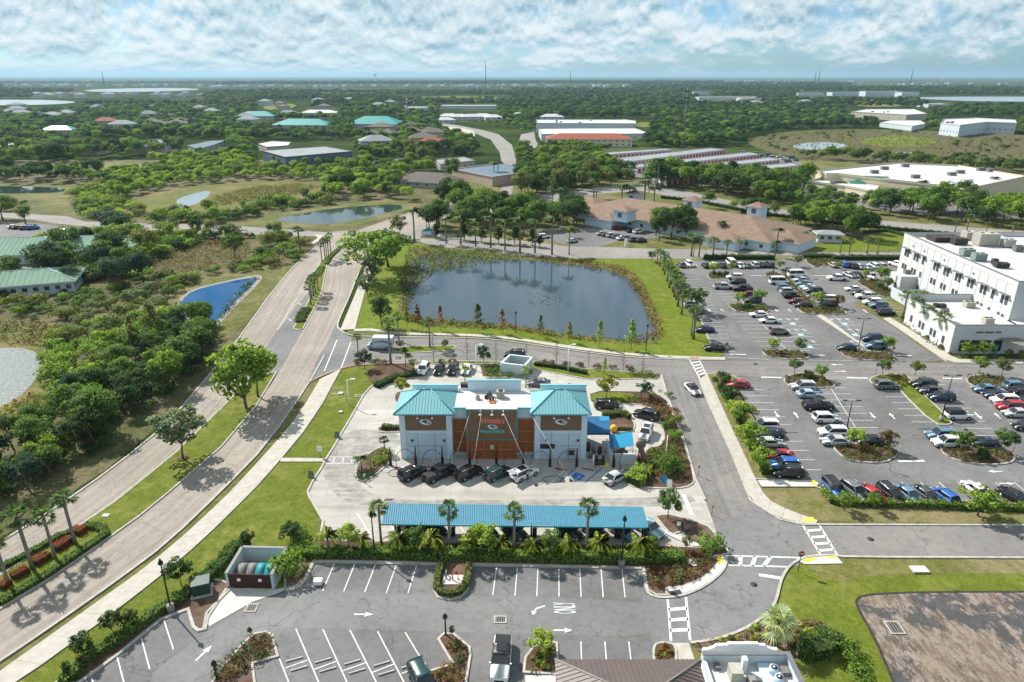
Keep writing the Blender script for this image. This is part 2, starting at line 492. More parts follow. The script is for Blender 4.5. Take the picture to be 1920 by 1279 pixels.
def resample(pts, n):
 P = [Vector(p) for p in pts]
 d = [0]
 for i in range(1, len(P)): d.append(d[-1] + (P[i] - P[i - 1]).length)
 out = []
 for k in range(n):
  t = d[-1] * k / (n - 1); i = 1
  while i < len(P) - 1 and d[i] < t: i += 1
  f = (t - d[i - 1]) / max(1e-9, d[i] - d[i - 1]); out.append(P[i - 1].lerp(P[i], f))
 return out
def strip(name, lpx, rpx, mat, z, n=40, smooth=1):
 """a carriageway between two edges, with lengthwise texture coordinates"""
 A = resample(ground_pts(lpx, smooth, False), n); B = resample(ground_pts(rpx, smooth, False), n)
 mb = MB(); m = 7; uv = []
 L = 0; vs = []
 for i in range(n):
  if i: L += ((A[i] + B[i]) / 2 - (A[i - 1] + B[i - 1]) / 2).length
  wd = (A[i] - B[i]).length
  for k in range(m):
   p = A[i].lerp(B[i], k / (m - 1)); vs.append((p.x, p.y, z)); uv.append((wd * k / (m - 1), L))
 fs = []
 for i in range(n - 1):
  for k in range(m - 1):
   f = (i * m + k, i * m + k + 1,(i + 1) * m + k + 1,(i + 1) * m + k)
   a, b, c = (Vector(vs[j]) for j in f[:3])
   fs.append(f if (b - a).cross(c - a).z > 0 else f[::-1])
 mb.add(vs, fs, mat)
 me = mb.mesh(name); ul = me.uv_layers.new(name='UVMap')
 for lp in me.loops: ul.data[lp.index].uv = uv[lp.vertex_index]
 o = link(name, me); o['kind'] = 'structure'; return o
def slab_walk(name, lpx, rpx, mat, z, every=1.6, h=0.1, smooth=1, gap=0.03):
 """a footpath of separate concrete slabs"""
 a0 = ground_pts(lpx, smooth, False); b0 = ground_pts(rpx, smooth, False)
 L = sum((a0[i] - a0[i - 1]).length for i in range(1, len(a0)))
 n = max(2, int(L / every) + 1); sub = 1
 A = resample(a0, n); B = resample(b0, n)
 root = link(name, None); root['kind'] = 'structure'; root.empty_display_size = .5
 rr = random.Random(len(name) + n)
 for i in range(n - 1):
  ga = gap / max(0.2,(A[i + 1] - A[i]).length) / 2
  q = [A[i].lerp(A[i + 1], ga), B[i].lerp(B[i + 1], ga), B[i + 1].lerp(B[i], ga), A[i + 1].lerp(A[i], ga)]
  mb = MB(); mb.prism(q, z - 0.02, z + h + rr.uniform(-.008,.008), mat)
  link('slab', mb.mesh('slab'), root)
 return root
def marks(name, segs, mat, z, w=0.13):
 """painted lines: list of pixel polylines"""
 mb = MB()
 for sg in segs:
  ww = w
  if isinstance(sg[-1],(int, float)): ww = sg[-1]; sg = sg[:-1]
  P = [at(*p).xy for p in sg]
  a = offset_line(P, ww / 2, False); b = offset_line(P, -ww / 2, False)
  for i in range(len(P) - 1):
   mb.add([(q.x, q.y, z) for q in (a[i], b[i], b[i + 1], a[i + 1])],[(0,1,2,3)], mat)
 return struct(name, mb)
def text_mesh(body, size, depth=0.02, shear=0.0, name='lettering', mat=None, align='CENTER', spacing=1.0):
 cu = bpy.data.curves.new(name, 'FONT'); cu.body = body; cu.size = size; cu.extrude = depth
 cu.align_x = align; cu.offset = .012; cu.align_y = 'CENTER'; cu.shear = shear; cu.resolution_u = 3; cu.space_character = spacing
 o = bpy.data.objects.new(name, cu)
 me = bpy.data.meshes.new_from_object(o)
 bpy.data.objects.remove(o); bpy.data.curves.remove(cu)
 me.materials.clear()
 if mat: me.materials.append(M(mat))
 return me
# plants: prototypes of unit height
rng = np.random.default_rng(7)
def leaf_cards(C, N, size, rg, flat=0.35, aspect=0.75):
 """C centres (n,3), N outward normals (n,3), size (n,) -> verts, nquads, vertex normals"""
 n = len(C)
 d = N + rg.normal(0,0.70,(n, 3)); d /= np.linalg.norm(d, axis=1, keepdims=True) + 1e-9
 r = rg.normal(0,1,(n, 3)); u = np.cross(d, r); u /= np.linalg.norm(u, axis=1, keepdims=True) + 1e-9
 w = np.cross(d, u)
 su = size[:, None] * 0.5; sw = su * aspect
 bend = d * (size[:, None] * 0.14)
 V = np.stack([C - u * su, C - w * sw - bend * .3, C + u * su - bend, C + w * sw - bend * .3],1).reshape(-1,3)
 nn = N * 0.80 + d * 0.40; nn[:, 2] += 0.38; nn /= np.linalg.norm(nn, axis=1, keepdims=True) + 1e-9
 VN = np.repeat(nn, 4,0)
 return V, VN
def fol_mesh(name, V, VN, mat='foliage'):
 nq = len(V) // 4
 me = bpy.data.meshes.new(name)
 me.vertices.add(len(V)); me.vertices.foreach_set('co', V.astype(np.float32).ravel())
 me.loops.add(nq * 4); me.loops.foreach_set('vertex_index', np.arange(nq * 4, dtype=np.int32))
 me.polygons.add(nq); me.polygons.foreach_set('loop_start', np.arange(0, nq * 4,4, dtype=np.int32))
 try: me.polygons.foreach_set('loop_total', np.full(nq, 4, dtype=np.int32))
 except Exception: pass
 me.polygons.foreach_set('use_smooth', np.ones(nq, dtype=bool))
 me.materials.append(M(mat)); me.update(calc_edges=True)
 me.normals_split_custom_set_from_vertices(VN.astype(np.float32).tolist())
 return me
def sphere_dirs(n, rg, up=0.0):
 d = rg.normal(0,1,(n, 3)); d[:, 2] += up; return d / np.linalg.norm(d, axis=1, keepdims=True)
def crown_cards(rg, lobes, per, leaf, lobe_r):
 """lobes: (m,3) centres; leaves lie on each lobe's shell"""
 Vs, Ns = [],[]
 cen = lobes.mean(0)
 for c in lobes:
  r = lobe_r * rg.uniform(0.7,1.25)
  k = max(4, int(per * (r / lobe_r) ** 2))
  d = sphere_dirs(k, rg, 0.35)
  rad = r * (0.55 + 0.5 * rg.random(k) ** 0.5)
  P = c + d * rad[:, None] * np.array([1,1,0.8])
  o = P - cen; o[:, 2] += 0.15; o /= np.linalg.norm(o, axis=1, keepdims=True) + 1e-9
  N = d * 0.7 + o * 0.5 + np.array([0,0,0.12])
  N /= np.linalg.norm(N, axis=1, keepdims=True)
  V, VN = leaf_cards(P, N, leaf * rg.uniform(0.6,1.35, k), rg)
  Vs.append(V); Ns.append(VN)
 return np.concatenate(Vs), np.concatenate(Ns)
def trunk_mb(rg, h_split, lobes, r0, mat='bark', twigs=10, lean=0.03):
 mb = MB()
 lx, ly = rg.normal(0, lean, 2)
 top = Vector((lx, ly, h_split))
 mb.tube([(0,0,-0.01),(lx * .4, ly * .4, h_split * .5), top],[r0 * 1.35, r0, r0 * .8], mat, 7)
 idx = rg.choice(len(lobes), min(twigs, len(lobes)), replace=False)
 for i in idx:
  e = Vector(lobes[i]); m = top.lerp(e, 0.5) + Vector((0,0,-0.03))
  mb.tube([top - Vector((0,0,.02)), m, e],[r0 * .6, r0 * .35, r0 * .12], mat, 5)
 return mb
PROTO = {}
def proto(kind, i, V, VN, trunk, leafmat='foliage'):
 cm = fol_mesh(kind + '_crown', V, VN, leafmat)
 tm = trunk.mesh(kind + '_trunk') if trunk else None
 PROTO.setdefault(kind, []).append((cm, tm))
def lobes_ellipsoid(rg, m, rx, rz, zc, inner=0.35):
 d = sphere_dirs(m, rg, 0.25); r = inner + (1 - inner) * rg.random(m) ** 0.6
 P = d * r[:, None] * np.array([rx, rx, rz]); P[:, 2] += zc
 return P
for i in range(6):     # spreading broadleaf
 rg = np.random.default_rng(100 + i)
 w = (0.52,0.44,0.60,0.48,0.40,0.55)[i]
 lb = lobes_ellipsoid(rg, 34, w * .78,0.26,0.66)
 V, VN = crown_cards(rg, lb, 64,0.052,0.135)
 proto('broadleaf_tree', i, V, VN, trunk_mb(rg, 0.32, lb, 0.022))
for i in range(3):     # airy young tree: gaps in the crown
 rg = np.random.default_rng(200 + i)
 lb = lobes_ellipsoid(rg, 26,0.36,0.29,0.66)
 V, VN = crown_cards(rg, lb, 62,0.056,0.105)
 proto('young_tree', i, V, VN, trunk_mb(rg, 0.34, lb, 0.014, twigs=18))
for i in range(3):     # tall loose pine
 rg = np.random.default_rng(300 + i)
 m = 20; z = rg.uniform(0.45,0.97, m); a = rg.uniform(0,6.28, m); rr_ = (1.08 - z) * 0.34 * rg.uniform(.5,1, m)
 lb = np.stack([np.cos(a) * rr_, np.sin(a) * rr_, z],1)
 V, VN = crown_cards(rg, lb, 42,0.040,0.068)
 proto('pine_tree', i, V, VN, trunk_mb(rg, 0.62, lb, 0.012, twigs=16))
for i in range(6):     # thicket shrub
 rg = np.random.default_rng(400 + i)
 m = 16; a = rg.uniform(0,6.28, m); rr_ = 0.62 * rg.random(m) ** .5; z = 0.28 + 0.42 * rg.random(m) * (1 - rr_ * .8)
 lb = np.stack([np.cos(a) * rr_, np.sin(a) * rr_, z],1)
 V, VN = crown_cards(rg, lb, 46,0.115,0.27)
 V[:, 2] = np.maximum(V[:, 2],0.0)
 proto('thicket_shrub', i, V, VN, None)
for i in range(3):     # small clipped or loose bed plant
 rg = np.random.default_rng(450 + i)
 d = sphere_dirs(90, rg, 0.5); P = d * (0.3 + .25 * rg.random(90))[:, None] * np.array([1,1,.9]); P[:, 2] = np.abs(P[:, 2]) + .12
 V, VN = leaf_cards(P, d, 0.26 * rg.uniform(.6,1.2,90), rg)
 proto('bed_plant', i, V, VN, None)
for i in range(2):     # cone of dark magnolia
 rg = np.random.default_rng(500 + i)
 m = 26; z = rg.uniform(0.2,0.95, m); a = rg.uniform(0,6.28, m); rr_ = (1.02 - z) * 0.33 * rg.random(m) ** .4
 lb = np.stack([np.cos(a) * rr_, np.sin(a) * rr_, z],1)
 V, VN = crown_cards(rg, lb, 40,0.06,0.085)
 proto('conical_tree', i, V, VN, trunk_mb(rg, 0.2, lb, 0.016))
for i in range(4):     # bare or freshly leafing cypress sapling: many fine twigs
 rg = np.random.default_rng(600 + i)
 mb = MB(); mb.tube([(0,0,0),(0.004,0,.5),(0,0,1)],[0.011,0.008,0.002], 'bark_pale', 6)
 C = []
 for k in range(60):
  z = rg.uniform(0.22,0.97); a = rg.uniform(0,6.28); L = (1.1 - z) * rg.uniform(0.16,0.30)
  e = Vector((math.cos(a) * L, math.sin(a) * L, z + L * .45))
  mb.tube([(0,0, z), e],[0.006,0.0025], 'bark_pale', 3, cap=False)
  for t in np.linspace(.35,1,5): C.append(Vector((0,0, z)).lerp(e, t) + Vector(rg.normal(0,.012,3)))
 C = np.array(C); N = C.copy(); N[:, 2] = .02; N /= np.linalg.norm(N, axis=1, keepdims=True)
 if i < 2: C = C[::3]; N = N[::3]
 V, VN = leaf_cards(C, N, (0.022 if i < 2 else 0.075) * rg.uniform(.6,1.2, len(C)), rg)
 proto('bare_sapling' if i < 2 else 'cypress_sapling', i, V, VN, mb)
def fan_leaf(Vs, Ns, base, d, L, w, rg, segs=7):
 """a fan of blades, each a quad"""
 side = Vector((-d.y, d.x, 0)); side = side.normalized() if side.length > 1e-4 else Vector((1,0,0))
 stem_end = base + d * L * .45
 up = side.cross(d).normalized() * -1
 if up.z < 0: up = -up
 for k in range(segs):
  a = (k / (segs - 1) - .5) * 2.3
  dd = (d * math.cos(a) + side * math.sin(a)).normalized()
  tip = stem_end + dd * L * .55 * (1 - .12 * abs(a)) + Vector((0,0,-L * .16 * (1 + abs(a) * .4)))
  mid = stem_end.lerp(tip, .55) + up * L * .035
  s2 = (side * math.cos(a) - d * math.sin(a)) * w
  Vs += [stem_end, mid - s2, tip, mid + s2]; Ns += [up + dd * .2] * 4
 s3 = side * w * .25
 Vs += [base - s3, base + s3, stem_end + s3, stem_end - s3]; Ns += [up] * 4
def palm(kind, seed, n, L, trunk_r, bark, upmin, upmax, w):
 rg = np.random.default_rng(seed); Vs, Ns = [],[]
 for k in range(n):
  a = k * 2.399 + rg.normal(0,.2); el = rg.uniform(upmin, upmax)
  d = Vector((math.cos(a) * math.cos(el), math.sin(a) * math.cos(el), math.sin(el)))
  fan_leaf(Vs, Ns, Vector((0,0,.93)) + d * .012, d, L * rg.uniform(.8,1.1), w, rg)
 mb = MB(); mb.tube([(0,0,-.005),(.006,0,.3),(.004,.004,.7),(0,0,.94)],[trunk_r * 1.3, trunk_r, trunk_r, trunk_r * 1.15], bark, 8)
 V = np.array([tuple(v) for v in Vs]); N = np.array([tuple(Vector(v).normalized()) for v in Ns])
 proto(kind, seed, V, N, mb)
for i in range(3): palm('cabbage_palm', 700 + i, 30,0.25,0.026, 'palm_bark', -0.55,1.35,0.0125)
def feather_palm(kind, seed, n, L, trunk_r, bark, arch, leaf_w, el0=0.55, el1=1.25, top=.9, segs=11, ll=.3):
 rg = np.random.default_rng(seed); Vs, Ns = [],[]
 for k in range(n):
  a = k * 2.399 + rg.normal(0,.15); el = rg.uniform(el0, el1); Lk = L * rg.uniform(.85,1.1)
  h = Vector((math.cos(a), math.sin(a),0)); side = Vector((-h.y, h.x, 0)); p = Vector((0,0, top)); ang = el
  for j in range(segs):
   st = Lk / segs; ang -= arch / segs
   q = p + (h * math.cos(ang) + Vector((0,0, math.sin(ang)))) * st
   t = j / (segs - 1); wd = Lk * ll * (0.35 + math.sin(min(1, t * 1.15 + .15) * math.pi) * .65)
   dn = Vector((0,0,-wd * .55))
   for sgn in (-1,1):
    tip = q + side * sgn * wd * .8 + dn + h * wd * .25
    b = (q - p).normalized() * leaf_w * L
    Vs += [p, q, tip + b, tip]; Ns += [Vector((0,0,1)) + side * sgn * .5] * 4
   p = q
 mb = MB(); mb.tube([(0,0,-.005),(0,.004,.4),(0,0,.8),(0,0, top)],[trunk_r * 1.25, trunk_r, trunk_r, trunk_r * .9], bark, 8)
 V = np.array([tuple(v) for v in Vs]); N = np.array([tuple(Vector(v).normalized()) for v in Ns])
 proto(kind, seed, V, N, mb)
for i in range(2): feather_palm('arching_palm', 800 + i, 11,0.58,0.030, 'palm_bark', 2.0,0.045,.6,1.3,.62)
for i in range(2): feather_palm('tall_feather_palm', 820 + i, 14,0.22,0.014, 'palm_bark', 1.7,0.05,.1,1.2,.86)
rg = np.random.default_rng(850); Vs, Ns = [],[]
for k in range(46):
 a = k * 2.399; el = rg.uniform(-.35,1.4)
 d = Vector((math.cos(a) * math.cos(el), math.sin(a) * math.cos(el), math.sin(el)))
 fan_leaf(Vs, Ns, Vector((0,0,.55)), d, .56 * rg.uniform(.85,1.1),.016, rg, 9)
mb = MB(); mb.tube([(0,0,0),(0,0,.56)],[.055,.05], 'bark', 8)
proto('silver_palm', 0, np.array([tuple(v) for v in Vs]), np.array([tuple(Vector(v).normalized()) for v in Ns]), mb)
GREENS = {
 'dark': (0.030,0.058,0.016), 'mid': (0.050,0.088,0.018), 'fresh': (0.085,0.135,0.018),
 'lime': (0.135,0.185,0.020), 'olive': (0.095,0.105,0.030), 'grey': (0.085,0.105,0.055),
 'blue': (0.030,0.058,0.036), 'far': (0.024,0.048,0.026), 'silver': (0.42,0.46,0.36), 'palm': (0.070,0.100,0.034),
 'palm_bright': (0.16,0.20,0.035), 'rust': (0.19,0.095,0.042), 'pink': (0.26,0.15,0.11), 'yellow': (0.22,0.23,0.03),
 'red': (0.30,0.035,0.035), 'brown': (0.13,0.085,0.045)}
GREENS['palm_bright'] = (0.26,0.32,0.05)
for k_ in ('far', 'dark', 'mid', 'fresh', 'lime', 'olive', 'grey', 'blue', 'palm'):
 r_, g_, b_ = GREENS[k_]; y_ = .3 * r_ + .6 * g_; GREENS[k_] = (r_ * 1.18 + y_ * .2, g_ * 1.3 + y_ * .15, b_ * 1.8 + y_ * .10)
for k_ in ('mid', 'fresh', 'lime', 'grey', 'palm'): GREENS[k_] = tuple(v * 1.2 for v in GREENS[k_])
NPL = [0]
def plant(kind, X, Y, h, color, label, cat, group=None, rnd=None, wide=1.0, variant=None, z=0.0, name=None):
 rnd = rnd or random
 NPL[0] += 1
 P = PROTO[kind]; cm, tm = P[(rnd.randrange(len(P)) if variant is None else variant) % len(P)]
 c = GREENS[color]; rz = rnd.uniform(0,6.28)
 wd = wide * rnd.uniform(.92,1.08)
 if tm is None:
  o = link(name or kind, cm, None, (X, Y, z)); o.rotation_euler = (0,0, rz); o.scale = (h * wd, h * wd, h)
  o.color = (*c, 1); return tag(o, label, cat, group)
 r = thing(name or kind, label, cat, (X, Y, z), rz, group); r.scale = (h * wd, h * wd, h)
 link('trunk', tm, r); o = link('crown', cm, r); o.color = (*c, 1)
 return r
def hedge(name, px, w, h, color, label, group=None, leaf=0.26, dens=26, smooth=0, z=0.1, cat='hedge', world=None):
 """a run of clipped shrubs as one thing"""
 pts = world or ground_pts(px, smooth, False)
 rg = np.random.default_rng(abs(hash(name + str(len(px)) + str(round(pts[0].x)))) % 99991 if False else int(abs(pts[0].x * 31 + pts[0].y * 17)) % 99991)
 C, N = [],[]
 for i in range(len(pts) - 1):
  a, b = pts[i], pts[i + 1]; d = b - a; L = d.length
  if L < .01: continue
  d = d / L; s_ = Vector((-d.y, d.x))
  k = int(L * (w + 2 * h) * dens * 1.5)
  t = rg.random(k) * L; f = rg.random(k) * (w + 2 * h)
  bump = 1 + .12 * np.sin(t * 2.1 + i) + .08 * rg.normal(0,1, k)
  for j in range(k):
   if f[j] < h: off, hz, n_ = -w / 2, f[j],(-s_.x, -s_.y, .25)
   elif f[j] < h + w: off, hz, n_ = f[j] - h - w / 2, h, (0,0,1)
   else: off, hz, n_ = w / 2, f[j] - h - w, (s_.x, s_.y, .25)
   q = a + d * t[j] + s_ * off * bump[j]
   C.append((q.x, q.y, z + hz * bump[j])); N.append(n_)
 C = np.array(C); N = np.array(N); N /= np.linalg.norm(N, axis=1, keepdims=True)
 V, VN = leaf_cards(C, N, leaf * rg.uniform(.6,1.3, len(C)), rg)
 o = link(name, fol_mesh(name, V, VN)); o.color = (*GREENS[color],1)
 m = MB(); ribbon(m, [Vector(p) for p in pts], w * .8, z - .05, z + h * .84, 'hedge_core', False); link('dark_core', m.mesh('dark_core'), o)  # solid dark core added inside the hedge, blocks the view between leaves
 return tag(o, label, cat, group)
def inside(p, poly):
 x, y = p; r = False; n = len(poly); j = n - 1
 for i in range(n):
  xi, yi = poly[i]; xj, yj = poly[j]
  if (yi > y) != (yj > y) and x < (xj - xi) * (y - yi) / (yj - yi) + xi: r = not r
  j = i
 return r
def cover(name, px, spacing, size, colors, seed=1, z=0.1, h=1.0, jitter=.9, weights=None, leaf=0.21, nleaf=30):
 spacing *= .78; size *= 1.15
 """ground cover nobody would count: one object of kind stuff (colour by clump, as separate materials)"""
 poly = [tuple(at(x, y).xy) for x, y in px]
 rg = np.random.default_rng(seed)
 xs = [p[0] for p in poly]; ys = [p[1] for p in poly]
 objs = {}
 X = np.arange(min(xs), max(xs), spacing); Y = np.arange(min(ys), max(ys), spacing)
 by = {c: ([],[]) for c in colors}
 for x in X:
  for y in Y:
   q = (x + rg.normal(0, spacing * jitter * .5), y + rg.normal(0, spacing * jitter * .5))
   if not inside(q, poly): continue
   c = colors[rg.integers(len(colors))] if weights is None else rg.choice(colors, p=weights)
   s_ = size * rg.uniform(.7,1.3); k = nleaf
   d = sphere_dirs(k, rg, .9); P = d * (s_ * .55); P[:, 2] = np.abs(P[:, 2]) * h + s_ * .1
   P[:, 0] += q[0]; P[:, 1] += q[1]; P[:, 2] += z
   V, VN = leaf_cards(P, d, leaf * rg.uniform(.6,1.4, k), rg)
   by[c][0].append(V); by[c][1].append(VN)
 for c, (a, b) in by.items():
  if a:
   o = link(name, fol_mesh(name, np.concatenate(a), np.concatenate(b))); o.color = (*GREENS[c],1); o['kind'] = 'stuff'
   o['label'] = {'red': 'red leaved', 'rust': 'rust coloured', 'lime': 'lime green', 'brown': 'brownish', 'yellow': 'yellow green'}.get(c, 'green') + ' low planting in the bed'
SCAT = {}
def scatter(px, kind, spacing, h, colors, label, group, seed=0, hole=None, z=0.0, world=None, cat='tree', keep=1.0):
 poly = world or [tuple(at(x, y).xy) for x, y in px]
 rnd = random.Random(seed)
 xs = [p[0] for p in poly]; ys = [p[1] for p in poly]
 holes = [[tuple(at(x, y).xy) for x, y in hh] for hh in (hole or [])]
 y = min(ys)
 while y < max(ys):
  x = min(xs)
  while x < max(xs):
   q = (x + rnd.uniform(-.5,.5) * spacing, y + rnd.uniform(-.5,.5) * spacing)
   if rnd.random() < keep and inside(q, poly) and not any(inside(q, hh) for hh in holes):
    if shows(q[0], q[1],3,.12):
     SCAT.setdefault(kind, []).append((q[0], q[1], rnd.uniform(*h) if rnd.random() > .12 else h[1] * 1.12, rnd.choice(colors), label, group, z, cat))
   x += spacing
  y += spacing
def finish_scatter(limit):
 rnd = random.Random(5)
 for kind, L in SCAT.items():
  L.sort(key=lambda a: -a[2] / math.hypot(a[0], a[1]))
  lim = limit.get(kind, 250)
  for a in L[:lim]:
   plant(kind, a[0], a[1], a[2], a[3], a[4], a[7], a[5], rnd, z=a[6], wide=rnd.uniform(.9,1.15))
  rest = L[lim:]
  if rest: mass(kind, rest, rnd)
def mass(kind, L, rnd):
 nv = min(3, len(PROTO[kind]))
 pc = bpy.data.collections.new(kind + '_kinds')      # not linked: only a source of shapes
 for vi in range(nv): pc.objects.link(bpy.data.objects.new('shape_%d' % vi, PROTO[kind][vi][0]))
 for c in sorted(set(a[3] for a in L)):
  Lc = [a for a in L if a[3] == c]
  me = bpy.data.meshes.new(kind + '_mass')
  me.from_pydata([(a[0], a[1], a[6]) for a in Lc],[],[])
  sc_, ro, ix = [],[],[]
  for a in Lc:
   w = rnd.uniform(.85,1.2) * a[2]; sc_ += [w, w, a[2]]; ro.append(rnd.uniform(0,6.28)); ix.append(rnd.randrange(nv))
  for nm, ty, vals, ky in (('sc', 'FLOAT_VECTOR', sc_, 'vector'),('rot', 'FLOAT', ro, 'value'),('idx', 'INT', ix, 'value')):
   me.attributes.new(nm, ty, 'POINT').data.foreach_set(ky, vals)
  o = link('woodland', me); o['kind'] = 'stuff'; o.color = (*GREENS[c],1)
  o['label'] = 'mass of ' + kind.replace('_', ' ') + 's merging into the woodland'
  gn_instance(o, pc)
def gn_instance(o, pc):
 ng = bpy.data.node_groups.new(o.name, 'GeometryNodeTree')
 ng.interface.new_socket('Geometry', in_out='INPUT', socket_type='NodeSocketGeometry')
 ng.interface.new_socket('Geometry', in_out='OUTPUT', socket_type='NodeSocketGeometry')
 N = ng.nodes; Lk = ng.links.new
 gi = N.new('NodeGroupInput'); go = N.new('NodeGroupOutput')
 ci = N.new('GeometryNodeCollectionInfo'); ci.inputs['Collection'].default_value = pc
 ci.inputs['Separate Children'].default_value = True; ci.inputs['Reset Children'].default_value = True
 ip = N.new('GeometryNodeInstanceOnPoints'); ip.inputs['Pick Instance'].default_value = True
 def attr(nm, ty):
  a = N.new('GeometryNodeInputNamedAttribute'); a.data_type = ty; a.inputs[0].default_value = nm
  return [q for q in a.outputs if q.enabled and q.name == 'Attribute'][0]
 cx_ = N.new('ShaderNodeCombineXYZ'); Lk(attr('rot', 'FLOAT'), cx_.inputs[2])
 Lk(gi.outputs[0], ip.inputs['Points']); Lk(ci.outputs[0], ip.inputs['Instance'])
 Lk(attr('idx', 'INT'), ip.inputs['Instance Index']); Lk(cx_.outputs[0], ip.inputs['Rotation']); Lk(attr('sc', 'FLOAT_VECTOR'), ip.inputs['Scale'])
 Lk(ip.outputs[0], go.inputs[0])
 m = o.modifiers.new('spread', 'NODES'); m.node_group = ng
ORD = 'first second third fourth fifth sixth seventh eighth ninth tenth eleventh twelfth thirteenth fourteenth fifteenth sixteenth seventeenth eighteenth nineteenth twentieth'.split()
# ================================================================== THE SETTING
mb = MB()
xs = [-30000,-6000,-1500,-400,0,400,1500,6000,30000]; ys = [-300,20,150,400,1000,3000,9000,45000]
vs = [(x, y, 0) for y in ys for x in xs]
mb.add(vs, [(j * 9 + i, j * 9 + i + 1,(j + 1) * 9 + i + 1,(j + 1) * 9 + i) for j in range(7) for i in range(8)], 'land')
struct('ground', mb)
area('scrub_ground', [(-400,1279),(-900,560),(-700,330),(0,300),(480,300),(900,330),(900,420),(640,470),(560,520),(430,660),(350,755),(200,880),(0,1010),(-200,1140)], 'scrub_soil', .015)
area('estate_ground', [(-300,1500),(0,1240),(420,910),(640,640),(760,440),(860,330),(1000,300),(1500,300),(2300,300),(2900,520),(3200,1279),(2000,1700),(800,1800)], 'lawn_dry', .02)
area('marsh', [(0,604),(60,604),(140,612),(150,640),(105,700),(100,745),(120,775),(60,800),(0,830),(-120,860),(-160,640)], 'marsh_green', .03,2)
area('marsh', [(262,500),(330,472),(400,450),(470,455),(468,475),(445,500),(380,505),(340,520),(290,520)], 'marsh', .03,2)
area('marsh', [(235,380),(330,352),(470,340),(600,342),(660,352),(600,372),(520,395),(430,405),(350,400),(280,405)], 'marsh_green', .03,2)
area('marsh', [(395,372),(470,352),(560,346),(598,350),(560,362),(480,372),(420,380)], 'marsh', .035,2)
area('dry_field', [(20,322),(80,308),(190,305),(290,308),(300,316),(200,318),(100,326),(40,330)], 'verge', .03,2)
area('marsh', [(1395,262),(1470,246),(1600,242),(1760,246),(2000,256),(2100,300),(1919,330),(1760,316),(1600,305),(1500,296),(1420,280)], 'marsh', .03,2)
area('marsh', [(1610,262),(1680,252),(1760,262),(1750,273),(1680,276),(1620,272)], 'lawn', .04,2)
area('puddle', [(1480,272),(1540,265),(1600,272),(1560,280),(1500,281)], 'water_far', .05,2)
area('puddle', [(1620,288),(1690,284),(1750,290),(1700,297),(1650,296)], 'water_far', .05,2)
area('meadow', [(110,395),(75,400),(70,375),(130,372),(128,388),(160,410),(120,405)], 'lawn_dry', .04,2)
for px in ([(490,200),(530,193),(560,197),(540,206),(500,207)],[(755,183),(860,180),(960,184),(940,190),(800,190)],[(590,188),(640,184),(700,186),(650,192)],[(1190,230),(1240,229),(1240,238),(1195,240)]):
 area('far_meadow', px, 'lawn', .3,1)
for px in ([(600,178),(650,176),(700,179),(650,182)],[(1000,180),(1090,178),(1180,180),(1090,183)],[(1240,178),(1290,177),(1290,181),(1240,182)],[(1596,198),(1650,195),(1704,198),(1650,202)],[(300,202),(360,199),(424,202),(360,205)],[(1490,186),(1726,186),(1730,190),(1490,190)],[(1300,193),(1424,193),(1424,198),(1300,198)]):
 area('far_meadow', px, 'verge', .35,1)
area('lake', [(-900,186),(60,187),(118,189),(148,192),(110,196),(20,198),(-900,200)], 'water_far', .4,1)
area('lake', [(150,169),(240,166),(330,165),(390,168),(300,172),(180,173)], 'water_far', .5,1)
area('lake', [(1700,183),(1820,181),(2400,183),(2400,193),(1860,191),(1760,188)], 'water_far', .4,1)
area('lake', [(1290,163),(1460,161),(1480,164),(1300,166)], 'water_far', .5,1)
area('wetland_lake', [(-200,655),(0,653),(40,652),(72,662),(80,690),(50,735),(0,766),(-200,850)], 'water_glitter', .05,1)
area('marsh_pool', [(326,378),(350,366),(395,356),(393,366),(372,382),(345,388)], 'water_far', .05,1)
area('pond', [(-60,352),(0,349),(60,350),(124,353),(118,361),(40,363),(-60,364)], 'water_calm', .05,1)
area('pond_bank', [(-80,346),(60,345),(150,349),(150,366),(90,380),(20,370),(-80,368)], 'lawn_dry', .03,1)
area('pond_bank', [(296,590),(310,560),(352,535),(400,515),(490,497),(560,492),(540,520),(450,615),(420,640),(380,640)], 'lawn_dry', .03,1)
area('rip_rap', [(333,586),(334,562),(358,543),(418,528),(480,515),(494,518),(484,534),(440,576),(420,600),(404,613),(372,606),(345,600)], 'rip_rap', .045,1)
area('blue_pond', [(338,584),(340,563),(362,545),(416,531),(470,521),(484,521),(476,533),(436,570),(412,598),(400,604),(375,600),(348,596)], 'water_blue', .06,1)
area('pond_bank', [(470,415),(520,400),(600,388),(700,376),(765,374),(800,384),(760,396),(700,414),(650,428),(560,430),(430,424)], 'lawn_dry', .04,1)
area('junction_pond', [(510,410),(555,404),(600,394),(680,386),(745,383),(762,389),(735,397),(690,409),(640,419),(590,421),(540,417)], 'water_calm', .06,2)
area('lawn', [(664,622),(672,560),(690,500),(740,452),(762,448),(840,456),(960,468),(1060,478),(1230,480),(1360,482),(1450,482),(1450,490),(1270,488),(1278,520),(1300,590),(1330,640),(1358,668),(1260,668),(1120,658),(1040,645),(960,633),(860,626),(760,626)], 'lawn_bright', .03)
area('lawn', [(0,1275),(42,1275),(215,1151),(339,1051),(420,976),(560,828),(591,784),(620,734),(640,690),(664,686),(780,684),(782,712),(720,716),(660,790),(602,880),(577,923),(592,955),(600,1010),(588,1054),(560,1095),(380,1183),(262,1196),(153,1279),(120,1310),(-40,1310)], 'lawn', .035)
area('lawn', [(1455,1180),(1420,1160),(1451,1136),(1475,1064),(1499,1048),(1585,1047),(1919,1048),(2400,1055),(2400,1400),(1600,1400),(1480,1279),(1290,1210)], 'lawn', .03)
